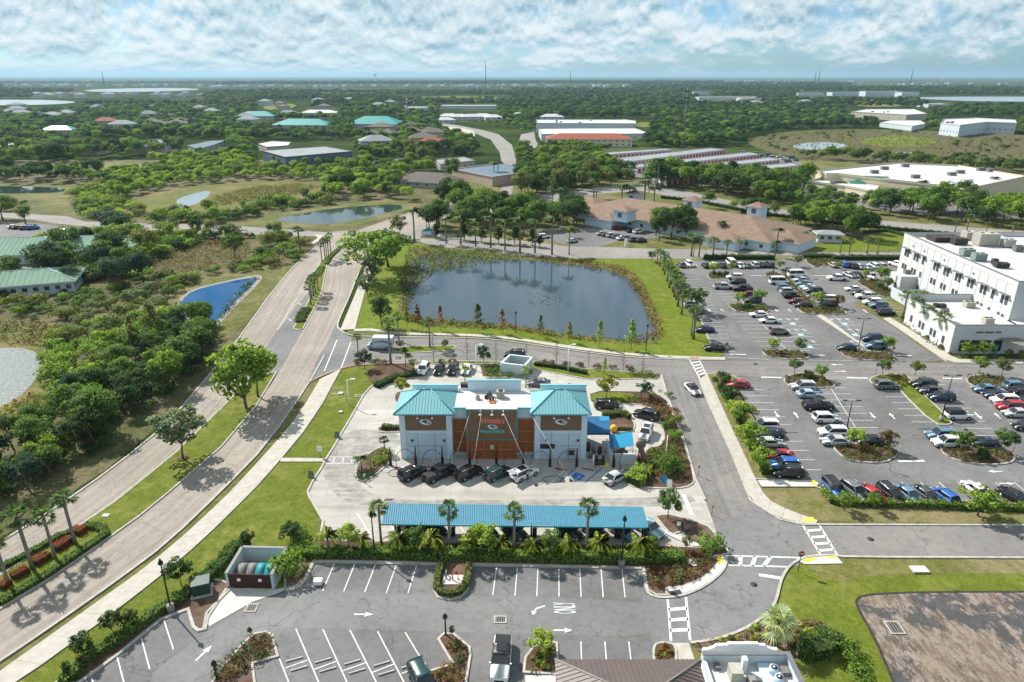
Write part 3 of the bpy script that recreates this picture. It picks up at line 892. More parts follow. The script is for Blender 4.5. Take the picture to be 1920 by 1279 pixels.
area('verge', [(1506,1050),(1585,1045),(1919,1047),(2300,1050),(2300,1075),(1919,1075),(1640,1078),(1560,1095),(1530,1075)], 'verge', .045,1)
area('lawn', [(1429,923),(1530,920),(1560,960),(1919,962),(2300,964),(2300,984),(1919,984),(1537,977),(1490,965),(1450,946)], 'verge', .045)
area('lawn', [(1640,448),(1660,430),(1700,440),(1690,462),(1675,470),(1600,472),(1500,470),(1560,455)], 'lawn_bright', .045)
area('lawn', [(770,450),(790,446),(860,452),(940,460),(1020,470),(1020,476),(940,472),(850,466),(764,462)], 'lawn', .04)
area('dirt_lot', [(1602,1126),(1616,1116),(1680,1112),(1820,1110),(2300,1112),(2300,1600),(1760,1500),(1680,1290),(1640,1195),(1610,1145)], 'dirt_lot', .05,1)
kerb([(2300,1111),(1820,1110),(1680,1112),(1616,1117),(1604,1127),(1611,1146),(1640,1196),(1680,1290),(1760,1500)],1, w=.3, h=.03, z=.04, name='dirt_rim', mat='dark_soil')
# boulevard
L1 = [(-120,1098),(0,1018),(15,1009),(100,957),(210,880),(314,796),(353,750),(425,666),(475,598),(505,555),(550,500),(590,465),(612,447)]
L2 = [(-120,1160),(0,1081),(142,992),(215,943),(293,880),(330,850),(436,746),(480,708),(520,672),(560,610),(578,565),(588,515),(600,493),(620,472),(648,456)]
R1 = [(-160,1245),(0,1144),(88,1090),(162,1040),(263,968),(317,924),(415,839),(480,762),(519,705),(568,618),(603,548),(613,495),(625,477),(652,458)]
R2 = [(-160,1345),(0,1242),(120,1160),(219,1090),(313,1020),(420,917),(500,835),(581,717),(608,668),(640,590),(658,550),(673,510),(690,480),(712,452)]
strip('boulevard', L1, L2, 'asphalt_boulevard', .070,60)
strip('boulevard', R1, R2, 'asphalt_boulevard', .074,60)
area('boulevard_turn_lane', [(505,640),(540,596),(552,578),(596,528),(582,560),(553,606),(550,618),(568,619),(520,704),(480,712),(456,735),(470,700)], 'asphalt_new', .082)
area('junction', [(596,462),(606,450),(600,440),(660,436),(700,422),(740,408),(790,392),(880,392),(830,412),(790,436),(762,450),(735,452),(700,470),(652,476),(640,470),(612,490)], 'asphalt_boulevard', .066)
area('side_road', [(-80,402),(0,399),(60,402),(128,406),(160,416),(300,420),(417,422),(530,430),(612,436),(655,432),(640,448),(600,444),(500,441),(420,437),(330,437),(270,434),(200,428),(150,424),(110,420),(60,412),(0,408),(-80,411)], 'asphalt_far', .060)
area('side_road_walk', [(590,440),(606,441),(598,452),(588,458),(584,455),(596,447)], 'concrete_walk', .12)
area('cross_road', [(740,408),(800,388),(860,378),(905,370),(930,366),(972,372),(1120,350),(1200,344),(1300,362),(1400,382),(1500,398),(1620,411),(1760,422),(1919,434),(2300,452),(2300,470),(1919,450),(1760,438),(1620,424),(1500,411),(1400,395),(1300,376),(1200,358),(1120,364),(1040,378),(972,392),(905,404),(850,412),(790,432),(762,448)], 'asphalt_far', .06)
area('north_road', [(905,372),(938,372),(942,340),(940,302),(937,286),(920,262),(893,251),(862,241),(829,236),(829,231),(864,236),(905,244),(935,252),(960,272),(968,300),(966,330),(958,372),(930,400),(895,402)], 'asphalt_far', .07)
area('north_path', [(842,237),(886,243),(892,254),(884,266),(876,268),(882,254),(874,248),(836,241)], 'concrete_walk', .08,1)
area('north_lawn', [(832,241),(870,246),(878,254),(872,268),(850,262),(832,250)], 'lawn_bright', .05,1)
area('car_park', [(977,252),(1002,247),(1004,262),(1012,276),(1000,278),(982,276),(974,262)], 'asphalt_far', .07)
area('access_road_north', [(762,452),(840,465),(890,470),(957,478),(1007,482),(1060,485),(1350,486),(1420,479),(1560,480),(1700,482),(1700,474),(1600,474),(1440,472),(1250,467),(1060,462),(990,453),(923,447),(840,438),(812,436),(790,430),(757,440)], 'asphalt_far', .072)
area('median', [(787,447),(857,450),(940,457),(1012,466),(957,470),(873,449),(800,448)][:4] + [(957,462),(873,450),(790,442)], 'lawn_dry', .14)
AT = [(650,636),(700,633),(753,634),(800,634),(866,635),(925,638),(963,643),(1040,654),(1124,666),(1200,673),(1300,676),(1400,678),(1500,680),(1660,680),(1919,682),(2300,684)]
AB = [(628,694),(664,685),(720,683),(769,681),(830,680),(866,679),(930,680),(998,681),(1050,687),(1092,693),(1160,697),(1221,702),(1300,704),(1380,706),(1500,710),(1640,714),(1919,722),(2300,734)]
strip('access_road', AT, AB, 'asphalt_drive', .064,50)
DW = [(1236,700),(1245,722),(1252,747),(1266,785),(1279,815),(1303,898),(1322,939),(1336,980),(1345,1020),(1358,1045),(1363,1062)]
DE = [(1311,700),(1318,735),(1327,758),(1350,806),(1372,855),(1385,885),(1408,938),(1422,951),(1464,976),(1504,985),(1510,1010),(1500,1062)]
strip('drive', DW, DE, 'asphalt_drive', .076,50)
area('east_road', [(1500,984),(1919,985),(2400,986),(2400,1052),(1919,1047),(1585,1046),(1499,1048),(1440,1040),(1400,1010),(1410,975)], 'asphalt_drive', .070)
area('drive_bend', [(1338,985),(1420,950),(1480,978),(1510,1000),(1499,1048),(1475,1064),(1462,1097),(1451,1136),(1431,1160),(1381,1188),(1326,1203),(1295,1207),(1226,1207),(1200,1150),(1206,1112),(1223,1121),(1254,1123),(1284,1118),(1321,1101),(1350,1075),(1361,1059),(1355,1040)], 'asphalt_new', .080)
area('access_mouth', [(572,726),(598,668),(616,640),(630,606),(648,628),(664,636),(668,684),(640,691),(610,703),(590,712)], 'asphalt_new', .079)
area('car_park', [(588,1054),(760,1057),(828,1060),(822,1085),(815,1107),(822,1120),(843,1125),(862,1122),(877,1110),(883,1082),(885,1060),(1206,1066),(1210,1112),(1223,1121),(1230,1205),(1226,1300),(1160,1420),(0,1420),(153,1279),(219,1231),(262,1196),(302,1163),(353,1144),(363,1177),(380,1183),(392,1175),(473,1130),(520,1114),(544,1108),(562,1101),(574,1087)], 'asphalt_lot', .060)
area('car_park_lane', [(262,1279),(380,1190),(480,1128),(560,1103),(800,1118),(1210,1124),(1230,1160),(1225,1196),(1000,1190),(560,1178),(480,1180),(400,1240),(360,1300)], 'asphalt_new', .068,1)
area('car_park', [(1352,706),(1380,707),(1640,714),(1919,722),(2300,735),(2500,800),(2500,1000),(2100,948),(1919,944),(1560,925),(1530,905),(1481,900),(1468,870),(1440,820),(1404,770),(1378,722)], 'asphalt_lot', .058)
area('car_park', [(1270,489),(1450,488),(1500,482),(1690,484),(1680,520),(1650,545),(1600,570),(1620,580),(1670,610),(1740,660),(1775,676),(1700,681),(1380,679),(1360,672),(1356,660),(1330,640),(1318,610),(1290,545),(1276,510)], 'asphalt_lot', .056)
area('car_park', [(1110,468),(1160,452),(1260,445),(1180,428),(1120,420),(1060,428),(1010,432),(1000,446),(1060,458)], 'asphalt_lot', .05)
area('car_park', [(-60,418),(60,418),(110,424),(150,430),(180,440),(120,448),(60,452),(-60,470)], 'asphalt_lot', .05)
area('car_park', [(0,500),(30,492),(75,495),(90,503),(60,512),(0,516)], 'asphalt_lot', .05)
area('storage_yard', [(1060,296),(1250,283),(1500,300),(1520,330),(1380,345),(1240,345),(1150,320)], 'asphalt_lot', .05)
area('service_yard', [(1450,330),(1530,335),(1590,356),(1919,372),(1919,410),(1700,402),(1560,380),(1450,350)], 'asphalt_lot', .05)
LOT = [(779,709),(777,684),(905,683),(960,690),(998,690),(1031,699),(1097,711),(1163,712),(1228,711),(1240,704),(1252,747),(1279,815),(1303,898),(1322,939),(1340,989),(1350,1026),(1310,1027),(1238,1023),(733,1018),(600,1012),(606,979),(591,952),(581,935),(577,923),(587,903),(602,880),(612,861),(629,834),(643,809),(658,784),(673,757),(683,740),(696,726),(719,713),(744,710)]
area('wash_lot', LOT, 'concrete_lot', .088)
area('wash_lane', [(612,861),(629,834),(652,808),(700,806),(752,815),(752,840),(712,842),(690,850),(668,862),(668,905),(700,930),(760,940),(1200,936),(1290,925),(1310,945),(1200,952),(730,948),(690,950),(640,940),(610,905),(606,880)], 'concrete_stained', .094,1)
# medians, islands, beds
def island(px, top='mulch', smooth=1, h=.16, w=.26, name='planting_bed', z=.06, kerbmat='kerb_concrete', edge=True):
 pts = ground_pts(px, smooth, True)
 mb = MB(); mb.prism(pts, z, z + h - .03, top); struct(name, mb)
 if edge:
  mb = MB(); ribbon(mb, pts, w, z, z + h, kerbmat, True); struct('kerb', mb)
island(L2[:8][::1] + [(519,698)] + R1[:8][::-1], 'lawn', 0,.17, name='median_lawn')
island([(550,617),(578,567),(589,520),(600,494),(620,473),(645,456),(651,458),(648,464),(625,477),(613,496),(603,548),(592,574),(568,617),(558,620)], 'lawn', 0,.17, name='median_lawn')
island([(738,660),(735,656),(760,651),(850,649),(856,652),(845,658),(800,661),(760,663)], 'lawn', 0,.15, name='road_island')
ISL = [
 [(1487,351 + 379),(1467,714),(1478,706),(1495,701),(1530,702),(1556,714),(1568,726),(1540,728)],
 [(1641,724),(1628,714),(1640,706),(1665,702),(1700,704),(1712,722),(1785,792),(1780,798),(1752,797),(1690,737),(1684,724)],
 [(1830,728),(1810,715),(1818,706),(1840,704),(1880,710),(1905,720),(1880,728)],
 [(1563,843),(1566,836),(1600,833),(1660,834),(1680,845),(1680,858),(1660,868),(1620,869),(1585,862)],
 [(1760,847),(1775,838),(1800,836),(1890,845),(1905,858),(1895,870),(1850,873),(1800,868)],
 [(1429,662),(1433,656),(1500,659),(1518,668),(1512,674),(1465,674),(1440,670)],
 [(1575,663),(1584,658),(1660,661),(1680,670),(1678,677),(1610,676),(1590,671)],
 [(1366,575),(1370,570),(1430,573),(1443,582),(1436,588),(1385,587)],
 [(1493,580),(1500,574),(1570,577),(1590,588),(1575,591),(1510,590)],
 [(1325,519),(1330,514),(1365,515),(1368,522),(1335,525)],
 [(1432,518),(1440,512),(1470,514),(1500,545),(1530,572),(1520,574),(1500,558),(1478,535),(1458,522)],
 [(1509,486),(1520,480),(1600,484),(1560,497),(1530,502),(1515,495)],
 [(1606,530),(1612,524),(1655,530),(1670,545),(1680,560),(1650,556)],
 [(1226,1238),(1225,1215),(1233,1207),(1258,1207),(1267,1216),(1268,1240),(1260,1260),(1230,1260)],
]
for i, q in enumerate(ISL):
 island(q, 'lawn' if i == 1 else 'mulch', 1)
island([(1325,703),(1345,699),(1375,706),(1395,716),(1378,722),(1404,770),(1440,822),(1468,872),(1481,902),(1430,900),(1415,899),(1378,820),(1354,767)], 'verge', 0,.14, name='verge')
island([(1126,781),(1174,778),(1187,790),(1191,801),(1184,810),(1152,813),(1128,812)], 'mulch', 1)
island([(707,806),(712,801),(752,802),(752,812),(712,812)], 'mulch', 1)
island([(668,900),(667,880),(674,868),(700,845),(720,838),(740,850),(735,865),(700,895),(680,905)], 'mulch', 1)
island([(1104,734),(1185,735),(1224,737),(1243,746),(1252,755),(1279,820),(1303,899),(1296,912),(1270,918),(1190,915),(1174,908),(1180,896),(1205,870),(1213,842),(1236,838),(1247,826),(1240,792),(1224,768),(1196,758),(1130,759),(1108,760)], 'mulch', 1)
area('lawn', [(1107,737),(1182,738),(1196,750),(1182,757),(1110,757)], 'lawn_bright', .24,1)
island([(1228,969),(1255,966),(1295,977),(1328,989),(1340,1002),(1345,1030),(1300,1026),(1278,998),(1257,1004)], 'mulch', 0)
island([(905,684),(938,682),(938,705),(1000,703),(998,692),(1031,699),(1097,711),(1163,712),(1228,711),(1236,704),(1221,702),(1092,692),(998,680),(866,678),(780,680),(779,684)], 'lawn', 0, name='planting_bed')
island([(690,688),(777,684),(779,708),(744,709),(700,722),(690,712)], 'mulch', 1, edge=False, h=.10)
area('planting_bed', [(900,683),(937,684),(940,706),(905,706)], 'mulch', .2)
area('planting_bed', [(742,738),(752,734),(756,750),(748,758),(740,750)], 'mulch', .11,1)
island([(592,1013),(733,1019),(1238,1025),(1310,1028),(1362,1030),(1366,1040),(1330,1046),(1352,1050),(1340,1066),(1318,1086),(1284,1100),(1248,1106),(1251,1117),(1230,1117),(1214,1107),(1207,1066),(884,1059),(878,1090),(868,1115),(845,1124),(825,1120),(817,1105),(822,1085),(829,1059),(760,1056),(588,1053),(572,1086),(556,1100),(535,1107),(534,1040),(585,1030)], 'mulch', 0)
area('corner_walk', [(1252,1102),(1284,1101),(1318,1087),(1340,1067),(1352,1044),(1361,1044),(1358,1068),(1338,1088),(1310,1106),(1284,1114),(1254,1119)], 'concrete_new', .222)
area('pad', [(1253,1112),(1274,1108),(1279,1115),(1256,1119)], 'iron_dark', .235)
area('tactile_strip', [(1343,1045),(1354,1045),(1356,1058),(1347,1060)], 'paint_yellow', .235)
island([(60,1330),(153,1278),(219,1230),(262,1195),(302,1162),(353,1143),(363,1176),(372,1183),(382,1181),(388,1150),(438,1100),(420,1092),(385,1085),(330,1130),(235,1190),(150,1255),(60,1310)], 'mulch', 0)
area('dumpster_pad', [(423,1103),(512,1107),(560,1098),(520,1114),(473,1130),(392,1176),(388,1160),(410,1130)], 'concrete_new', .10)
island([(478,1190),(500,1186),(510,1192),(521,1232),(473,1245),(480,1300),(390,1320),(385,1300),(420,1250),(460,1205)], 'mulch', 0)
island([(822,1200),(832,1190),(850,1190),(880,1215),(882,1230),(872,1290),(868,1330),(800,1330),(800,1262),(850,1247)], 'mulch', 0)
island([(982,1262),(985,1235),(1000,1215),(1030,1204),(1044,1208),(1046,1266)], 'mulch', 0)
area('walk', [(985,1268),(1042,1268),(1042,1300),(985,1300)], 'concrete_new', .12)
area('walk', [(1262,1207),(1292,1207),(1303,1240),(1269,1240)], 'concrete_walk', .12)
island([(1300,1209),(1326,1205),(1381,1190),(1428,1164),(1470,1170),(1520,1160),(1552,1172),(1556,1195),(1550,1225),(1500,1235),(1480,1232),(1460,1212),(1330,1214),(1310,1226)], 'mulch', 1, edge=False, h=.08)
slab_walk('footpath', [(-40,1290),(0,1260),(103,1187),(188,1126),(296,1049),(420,937),(500,850),(560,780),(600,712)],[(0,1300),(42,1275),(140,1203),(219,1146),(339,1051),(420,976),(500,895),(591,784),(640,692)], 'concrete_walk', .06,3.6)
slab_walk('footpath', [(638,620),(650,590),(668,548),(678,520),(690,490)],[(666,618),(670,600),(680,565),(690,525),(702,492)], 'concrete_walk', .06,3.6)
slab_walk('footpath', [(664,618),(700,616),(750,625),(866,626),(963,633),(1044,646),(1124,657),(1189,664),(1259,668),(1310,670),(1360,671)],[(664,622),(700,621),(750,629),(866,630),(963,637),(1044,651),(1124,662),(1189,668),(1259,673),(1310,674),(1360,675)], 'concrete_walk', .06,3.6)
slab_walk('footpath', [(1311,712),(1327,754),(1350,803),(1372,851),(1390,896),(1408,938),(1422,949),(1464,975),(1504,984),(1530,984)],[(1325,703),(1354,766),(1378,819),(1399,860),(1415,899),(1419,902),(1430,927),(1450,946),(1492,963),(1533,977)], 'concrete_walk', .08,2.2)
area('walk', [(1420,902),(1525,902),(1535,908),(1530,914),(1428,914)], 'concrete_new', .17)
area('tactile_strip', [(1518,903),(1527,903),(1532,912),(1523,912)], 'paint_yellow', .18)
area('tactile_strip', [(1505,974),(1525,972),(1526,980),(1508,981)], 'paint_yellow', .20)
area('corner_walk', [(1504,1047),(1530,1044),(1568,1043),(1580,1058),(1530,1059),(1508,1059),(1498,1054)], 'concrete_new', .13)
area('tactile_strip', [(1504,1054),(1508,1049),(1530,1046),(1530,1050),(1512,1056)], 'paint_yellow', .142)
area('tactile_strip', [(1548,1045),(1568,1044),(1568,1048),(1549,1048)], 'paint_yellow', .142)
slab_walk('footpath', [(1655,598),(1700,627),(1775,678),(1790,681),(1919,682)],[(1668,596),(1712,622),(1790,673),(1800,675),(1919,675)], 'concrete_walk', .07,2.0)
area('walk', [(1625,655),(1645,675),(1657,675),(1540,590),(1530,592)], 'concrete_walk', .10)
slab_walk('footpath', [(526,867),(560,867),(607,867)],[(526,860),(560,860),(611,861)], 'concrete_walk', .06,1.6)
area('walk', [(1232,995),(1238,992),(1320,1026),(1300,1028)], 'concrete_new', .21)
kerb(L1,1, w=.35, name='kerb'); kerb(R2[:9],1, w=.35)
kerb([(581,717),(590,712),(610,703),(639,692),(664,686),(700,684),(777,682)],1, w=.35, mat='brick_paving')
kerb([(673,510),(658,550),(640,590),(631,612),(640,622),(660,631),(700,632),(753,633),(866,634)],1, w=.4)
kerb([(866,634),(925,637),(963,642),(1040,653),(1124,665),(1200,672),(1300,676),(1360,676)],1, w=.35)
kerb(LOT[-18:] + [LOT[0]],0, w=.3, z=.09)
kerb(LOT[9:14],0, w=.35, z=.09)
kerb([(1311,714),(1327,755),(1350,804),(1372,852),(1390,897),(1407,939),(1422,950),(1464,976),(1504,985),(1537,985),(1919,986),(2300,987)],0, w=.3)
kerb([(2300,1050),(1919,1047),(1585,1046),(1560,1042),(1530,1043),(1502,1048),(1480,1062),(1468,1080),(1462,1097),(1456,1125),(1445,1145),(1431,1158),(1405,1176),(1381,1187),(1355,1197),(1326,1203),(1295,1207)],1, w=.32)
kerb([(1361,1047),(1361,1062),(1350,1078),(1321,1101),(1284,1117),(1254,1122),(1226,1121),(1211,1110),(1206,1067)],1, w=.32)
kerb([(1206,1067),(885,1061),(880,1085),(876,1108),(862,1122),(843,1126),(822,1121),(814,1107),(822,1083),(828,1060),(588,1055),(574,1087),(562,1101),(535,1110)],0, w=.34)
kerb([(60,1345),(153,1279),(219,1231),(262,1196),(302,1163),(353,1144),(363,1177),(372,1184),(385,1181),(389,1160),(425,1105)],0, w=.34)
kerb([(1378,722),(1404,770),(1440,822),(1468,872),(1481,902)],0, w=.25)
kerb([(1275,510),(1290,545),(1318,610),(1330,640),(1338,660)],0, w=.25)
kerb([(1656,598),(1701,628),(1775,679),(1790,682),(1919,683)],0, w=.25)
kerb([(1530,914),(1560,926),(1900,946)],0, w=.25)
# paint on the ground
def arrow(px, tip_px, L, wd=.5, z=.1, turn=0, mat='paint_white', name='road_arrow'):
 a = at(*px).xy; b = at(*tip_px).xy; d = (b - a).normalized(); s_ = Vector((-d.y, d.x)); mb = MB()
 P = lambda u, v: (a.x + d.x * u * L + s_.x * v * L, a.y + d.y * u * L + s_.y * v * L, z)
 if turn == 0:
  mb.add([P(0,-.05), P(.6,-.05), P(.6,.05), P(0,.05)],[(0,1,2,3)], mat)
  mb.add([P(.58,-.17), P(1,0), P(.58,.17)],[(0,1,2)], mat)
 else:
  k = turn
  mb.add([P(0,-.05), P(.5,-.05), P(.5,.05), P(0,.05), P(.72,.12 * k), P(.64,.2 * k)],[(0,1,2,3),(1,4,5,2) if k > 0 else (2,5,4,1)][:2], mat)
  mb.add([P(.55,.22 * k), P(.85,.34 * k), P(.80,.02 * k)],[(0,2,1) if k > 0 else (0,1,2)], mat)
 return struct(name, mb)
segs = [[(627,1058),(605,1109)],[(665,1059),(644.5,1110)],[(704,1060),(684,1111)],[(743,1061),(724.5,1112.5)],[(781,1062),(765,1113)],
  [(931,1065),(924,1117)],[(970,1066),(965.5,1118)],[(1008.5,1067),(1006.5,1119)],[(1048,1068),(1048,1120)],[(1087,1068),(1089.5,1120)],[(1127,1069),(1131,1121)],[(1166,1067),(1172,1121)]]
segs += [[(308,1165),(325.5,1219)],[(265.5,1198),(281,1256)],[(220,1233),(235,1290)],[(172,1272),(180,1300)]]
segs += [[(555,1180),(597,1279),(640,1380)],[(605.5,1181),(650,1279),(695,1380)],[(656,1182),(705,1279),(755,1380)],[(708,1185),(757,1279),(805,1370)],[(760,1187),(796,1247)],[(524,1236),(541,1279),(560,1330)]]
segs += [[(534,1254),(577,1239)],[(588,1257),(631,1241)],[(643,1259),(686,1244)],[(698,1262),(740,1246)],[(753,1264),(775,1256)]]
segs += [[(1089,1204),(1090.5,1240)],[(1134,1204),(1137,1240)],[(1179,1204),(1183,1240)]]
marks('parking_lines', segs, 'paint_white', .085,.13)
arrow((664,1153),(690,1153),2.2, z=.09); arrow((1037,1183),(1064,1183),2.2, z=.09); arrow((367,1240),(385,1223),2.3, z=.09)
arrow((1022,1137),(997,1145),2.3, z=.09, turn=1)
tm = text_mesh('ONLY', 1.0,0.004, mat='paint_white', name='lane_lettering'); o = link('lane_lettering', tm); p = at(1061,1141.5)
o.location = (p.x, p.y, .095); o.rotation_euler = (0,0, R(90)); o.scale = (.66,3.6,1); o['kind'] = 'structure'
def crossing(a0, a1, b0, b1, n, z=.1, skip=(), w=.28, rw=.5):
 segs = [[a0, a1, w],[b0, b1, w]]
 for i in range(1, n + 1):
  if i in skip: continue
  t = i / (n + 1)
  segs.append([(a0[0] + (a1[0] - a0[0]) * t, a0[1] + (a1[1] - a0[1]) * t),(b0[0] + (b1[0] - b0[0]) * t, b0[1] + (b1[1] - b0[1]) * t), rw])
 marks('zebra_crossing', segs, 'paint_white', z, .3)
crossing((1360,1043),(1501,1047),(1366,1061),(1475,1064),4,.105, skip=(4,))
crossing((1252,1125),(1258,1203),(1286,1121),(1294,1202),3)
crossing((1504,984),(1541,1046),(1534,982),(1571,1044),4)
crossing((1293,675),(1312,711),(1310,674),(1325,704),5)
marks('zebra_crossing', [[(613,858),(668,858),.15],[(608,870),(666,870),.15],[(628,858),(624,870),.15],[(645,858),(642,870),.15],[(661,858),(659,870),.15]], 'paint_white', .11)
marks('stop_line', [[(1423,1079),(1463,1085),.55]], 'paint_white', .1)
marks('stop_line', [[(1281,928),(1297,966),.6]], 'paint_white', .11)
marks('stop_line', [[(1427,708),(1466,709),.5],[(1588,709),(1627,710),.5],[(1767,710),(1804,711),.5],[(1368,665),(1399,665.5),.4],[(1684,866),(1733,865),.5],[(1910,866),(1940,866),.5],[(1521,666.5),(1546,667),.4],[(1682,667),(1710,668),.4],[(1408,517.5),(1430,517.5),.4],[(1525,517.5),(1550,517.5),.4]], 'paint_white', .1)
marks('lane_line', [[(632,638),(608,697),.22],[(658,642),(640,690),.22]], 'paint_white', .1)
marks('lane_line', [[(556,560),(535,596),.12],[(535,596),(520,620),.12]], 'paint_white', .1)
marks('lane_line', [[(1365,671),(1440,674.5),.12],[(1515,676),(1600,677),.12]], 'paint_white', .1)
area('brick_paving', [(1294,669),(1309,669),(1310,674),(1294,674)], 'brick_paving', .18)
arrow((557,569),(567,571),2.4, turn=-1, z=.1); arrow((539,598),(550,601),2.4, turn=-1, z=.1)
for a, b in (((1452,772),(1461,784)),((1497,785),(1488,773)),((1631,774),(1641,786)),((1678,787),(1667,775)),((1827,774),(1841,787)),((1876,786),(1864,775)),
    ((1580,685),(1556,684.5)),((1565,697),(1588,697)),((1880,885),(1852,885)),((1873,907),(1902,908)),((1326,579),(1333,585)),((1358,585),(1351,580)),((1451,579),(1459,585)),((1484,585),(1477,580)),((1592,580),(1600,586)),((1626,587),(1618,581))):
 pa, pb = at(*a), at(*b); arrow(a, b, (pb - pa).length, z=.1)
def bays(x0, y0, x1, y1, n, dx0, dx1, dy=0.0, name='parking_lines', mat='paint_white'):
 """n lines spaced 2.74 m down a row from (x0,y0) to (x1,y1) in the photo's ground; dx: half widths in metres"""
 a = at(x0, y0); b = at(x1, y1); segs = []; mb = MB()
 for i in range(n):
  t = i / max(1, n - 1); p = a.lerp(b, t)
  mb.add([(p.x - dx0, p.y - .06,.092),(p.x + dx1, p.y - .06,.092),(p.x + dx1, p.y + .06,.092),(p.x - dx0, p.y + .06,.092)],[(0,1,2,3)], mat)
 return struct(name, mb)
def nrow(a, b): return int(round(abs(at(*a).y - at(*b).y) / 2.74)) + 1
for (a, b, d0, d1) in (((1381,731),(1440,812),0,5.2),((1440,812),(1478,882),0,5.2),((1535,728),(1612,832),5.4,5.4),((1702,734),(1778,805),5.4,0),((1722,722),(1830,832),0,5.4),
      ((1778,805),(1808,834),5.4,0),((1880,730),(1960,800),5.4,5.4),((1283,520),(1335,660),0,5.2),((1360,525),(1396,569),5.4,5.4),((1410,590),(1475,658),5.4,5.4),
      ((1490,520),(1540,572),5.4,5.4),((1590,520),(1640,560),0,5.0),((1612,545),(1668,592),0,5.0)):
 bays(*a, *b, nrow(a, b), d0, d1)
marks('parking_lines', [[(1362,520),(1394,569),.12],[(1412,589),(1476,658),.12],[(1556,726),(1610,812),.12],[(1545,593),(1632,658),.12],[(1560,592),(1645,656),.12]], 'paint_white', .092)
segs = []
for k in range(14):
 t = at(1550,899).lerp(at(1919,906), k / 13.0); segs.append((t.x, t.y))
mb = MB()
for k in range(16):
 x = at(1550,905).x + k * 2.86; y = at(1550,905).y
 mb.add([(x - .06, y - 5.2,.092),(x + .06, y - 5.2,.092),(x + .06, y, .092),(x - .06, y, .092)],[(0,1,2,3)], 'paint_white')
struct('parking_lines', mb)
for x0, x1 in ((1262,1450),(1540,1690)):
 mb = MB(); X = at(x0,502).x; Y = at(x0,502).y
 while X < at(x1,502).x:
  mb.add([(X - .06, Y, .092),(X + .06, Y, .092),(X + .06, Y + 5.4,.092),(X - .06, Y + 5.4,.092)],[(0,1,2,3)], 'paint_white'); X += 2.8
 struct('parking_lines', mb)
mb = MB(); a, b = at(1530,598), at(1578,655)
n = nrow((1530,598),(1578,655))
for i in range(n):
 p = a.lerp(b, i / (n - 1)); m_ = 'paint_pale_blue' if i % 3 else 'paint_white'
 for off in (-5.5,7.5):
  mb.box((p.x + off - 1.2, p.y, .094),(5.2,.12,.006), m_)
  if i % 3 == 1: mb.box((p.x + off - 1.6, p.y - 1.3,.094),(1.3,1.3,.006), 'paint_pale_blue')
  if i % 3 == 0:
   for q in (-2.6,-.6,1.4): mb.box((p.x + off - 1.2 + q, p.y - .7,.094),(.35,1.2,.006), 'paint_white', rz=.4)
struct('parking_lines', mb)
segs = []
for bx in (735,783,838,890,942,995): segs.append([(bx + 62,884),(bx + 33,912)])
marks('parking_lines', segs, 'paint_white', .112,.14)
marks('parking_lines', [[(1080,879),(1046,906),.2],[(1130,877),(1097,906),.2]], 'paint_blue', .113)
p = at(1083.5,894); hd = heading((1070,906),(1100,880))
mb = MB(); mb.box((p.x, p.y, .112),(1.7,1.7,.004), 'paint_blue', rz=hd - R(90))
c_ = Vector((p.x, p.y))
mb.tube([(c_.x + .42 * math.cos(a) - .05, c_.y + .42 * math.sin(a) - .12,.125) for a in np.linspace(-2.6,1.2,12)],.055, 'paint_white', 4)
mb.tube([(c_.x - .1, c_.y + .6,.125),(c_.x - .1, c_.y - .05,.125),(c_.x + .3, c_.y - .05,.125),(c_.x + .45, c_.y - .5,.125)],.06, 'paint_white', 4)
struct('disabled_bay_sign_marking', mb)
segs = [[(670,964),(695,1004),.16],[(728,980),(752,1012),.16]]
for k in range(1,12): segs.append([(728 + k * 43,980),(752 + k * 43 , 1014),.14])
marks('parking_lines', segs, 'paint_white', .112,.14)
marks('lane_line', [[(620,740),(634,738),.1]], 'paint_white', .11)
for (x, y, w_, d_) in ((938,1163,1.1,.8),(472,1141,1.0,1.0),(729,939,1.3,.7),(1102,942,1.3,.7),(1677,1178,1.3,1.6),(1238,734,.9,.9),(673,743,1.1,.6)):
 p = at(x, y); mb = MB(); mb.box((0,0,0),(w_ + .35, d_ + .35,.06), 'kerb_concrete'); o = thing('storm_drain', 'square storm drain grate in a concrete collar, ' + {938: 'near the ONLY lettering', 472: 'at the bin enclosure apron', 729: 'at one end of the blue canopy', 1102: 'behind the blue canopy', 1677: 'in the dirt lot', 1238: 'at the drive corner', 673: 'near the lawn lamp'}[x], 'drain', (p.x, p.y, .12))
 link('collar', mb.mesh('collar'), o); mb = MB(); mb.box((0,0,.034),(w_, d_, .02), 'iron_dark')
 for k in range(4): mb.box((-w_ / 2 + w_ * (k + .5) / 4,0,.05),(.04, d_, .02), 'kerb_concrete')
 link('grate', mb.mesh('grate'), o)
for (x, y) in ((1632,1012),(1416,683),(1413,1097),(878,1013)):
 p = at(x, y); mb = MB(); mb.cyl((0,0,0),.42,.03, 'iron_dark', 16); o = link('manhole_cover', mb.mesh('manhole_cover'), None, (p.x, p.y, .105)); tag(o, 'round dark manhole cover in the ' + {1632: 'road running east past the lawn', 1416: 'road at the car park entrance', 1413: 'bend below the crossing', 878: 'wash lot near the canopy'}[x], 'manhole cover')
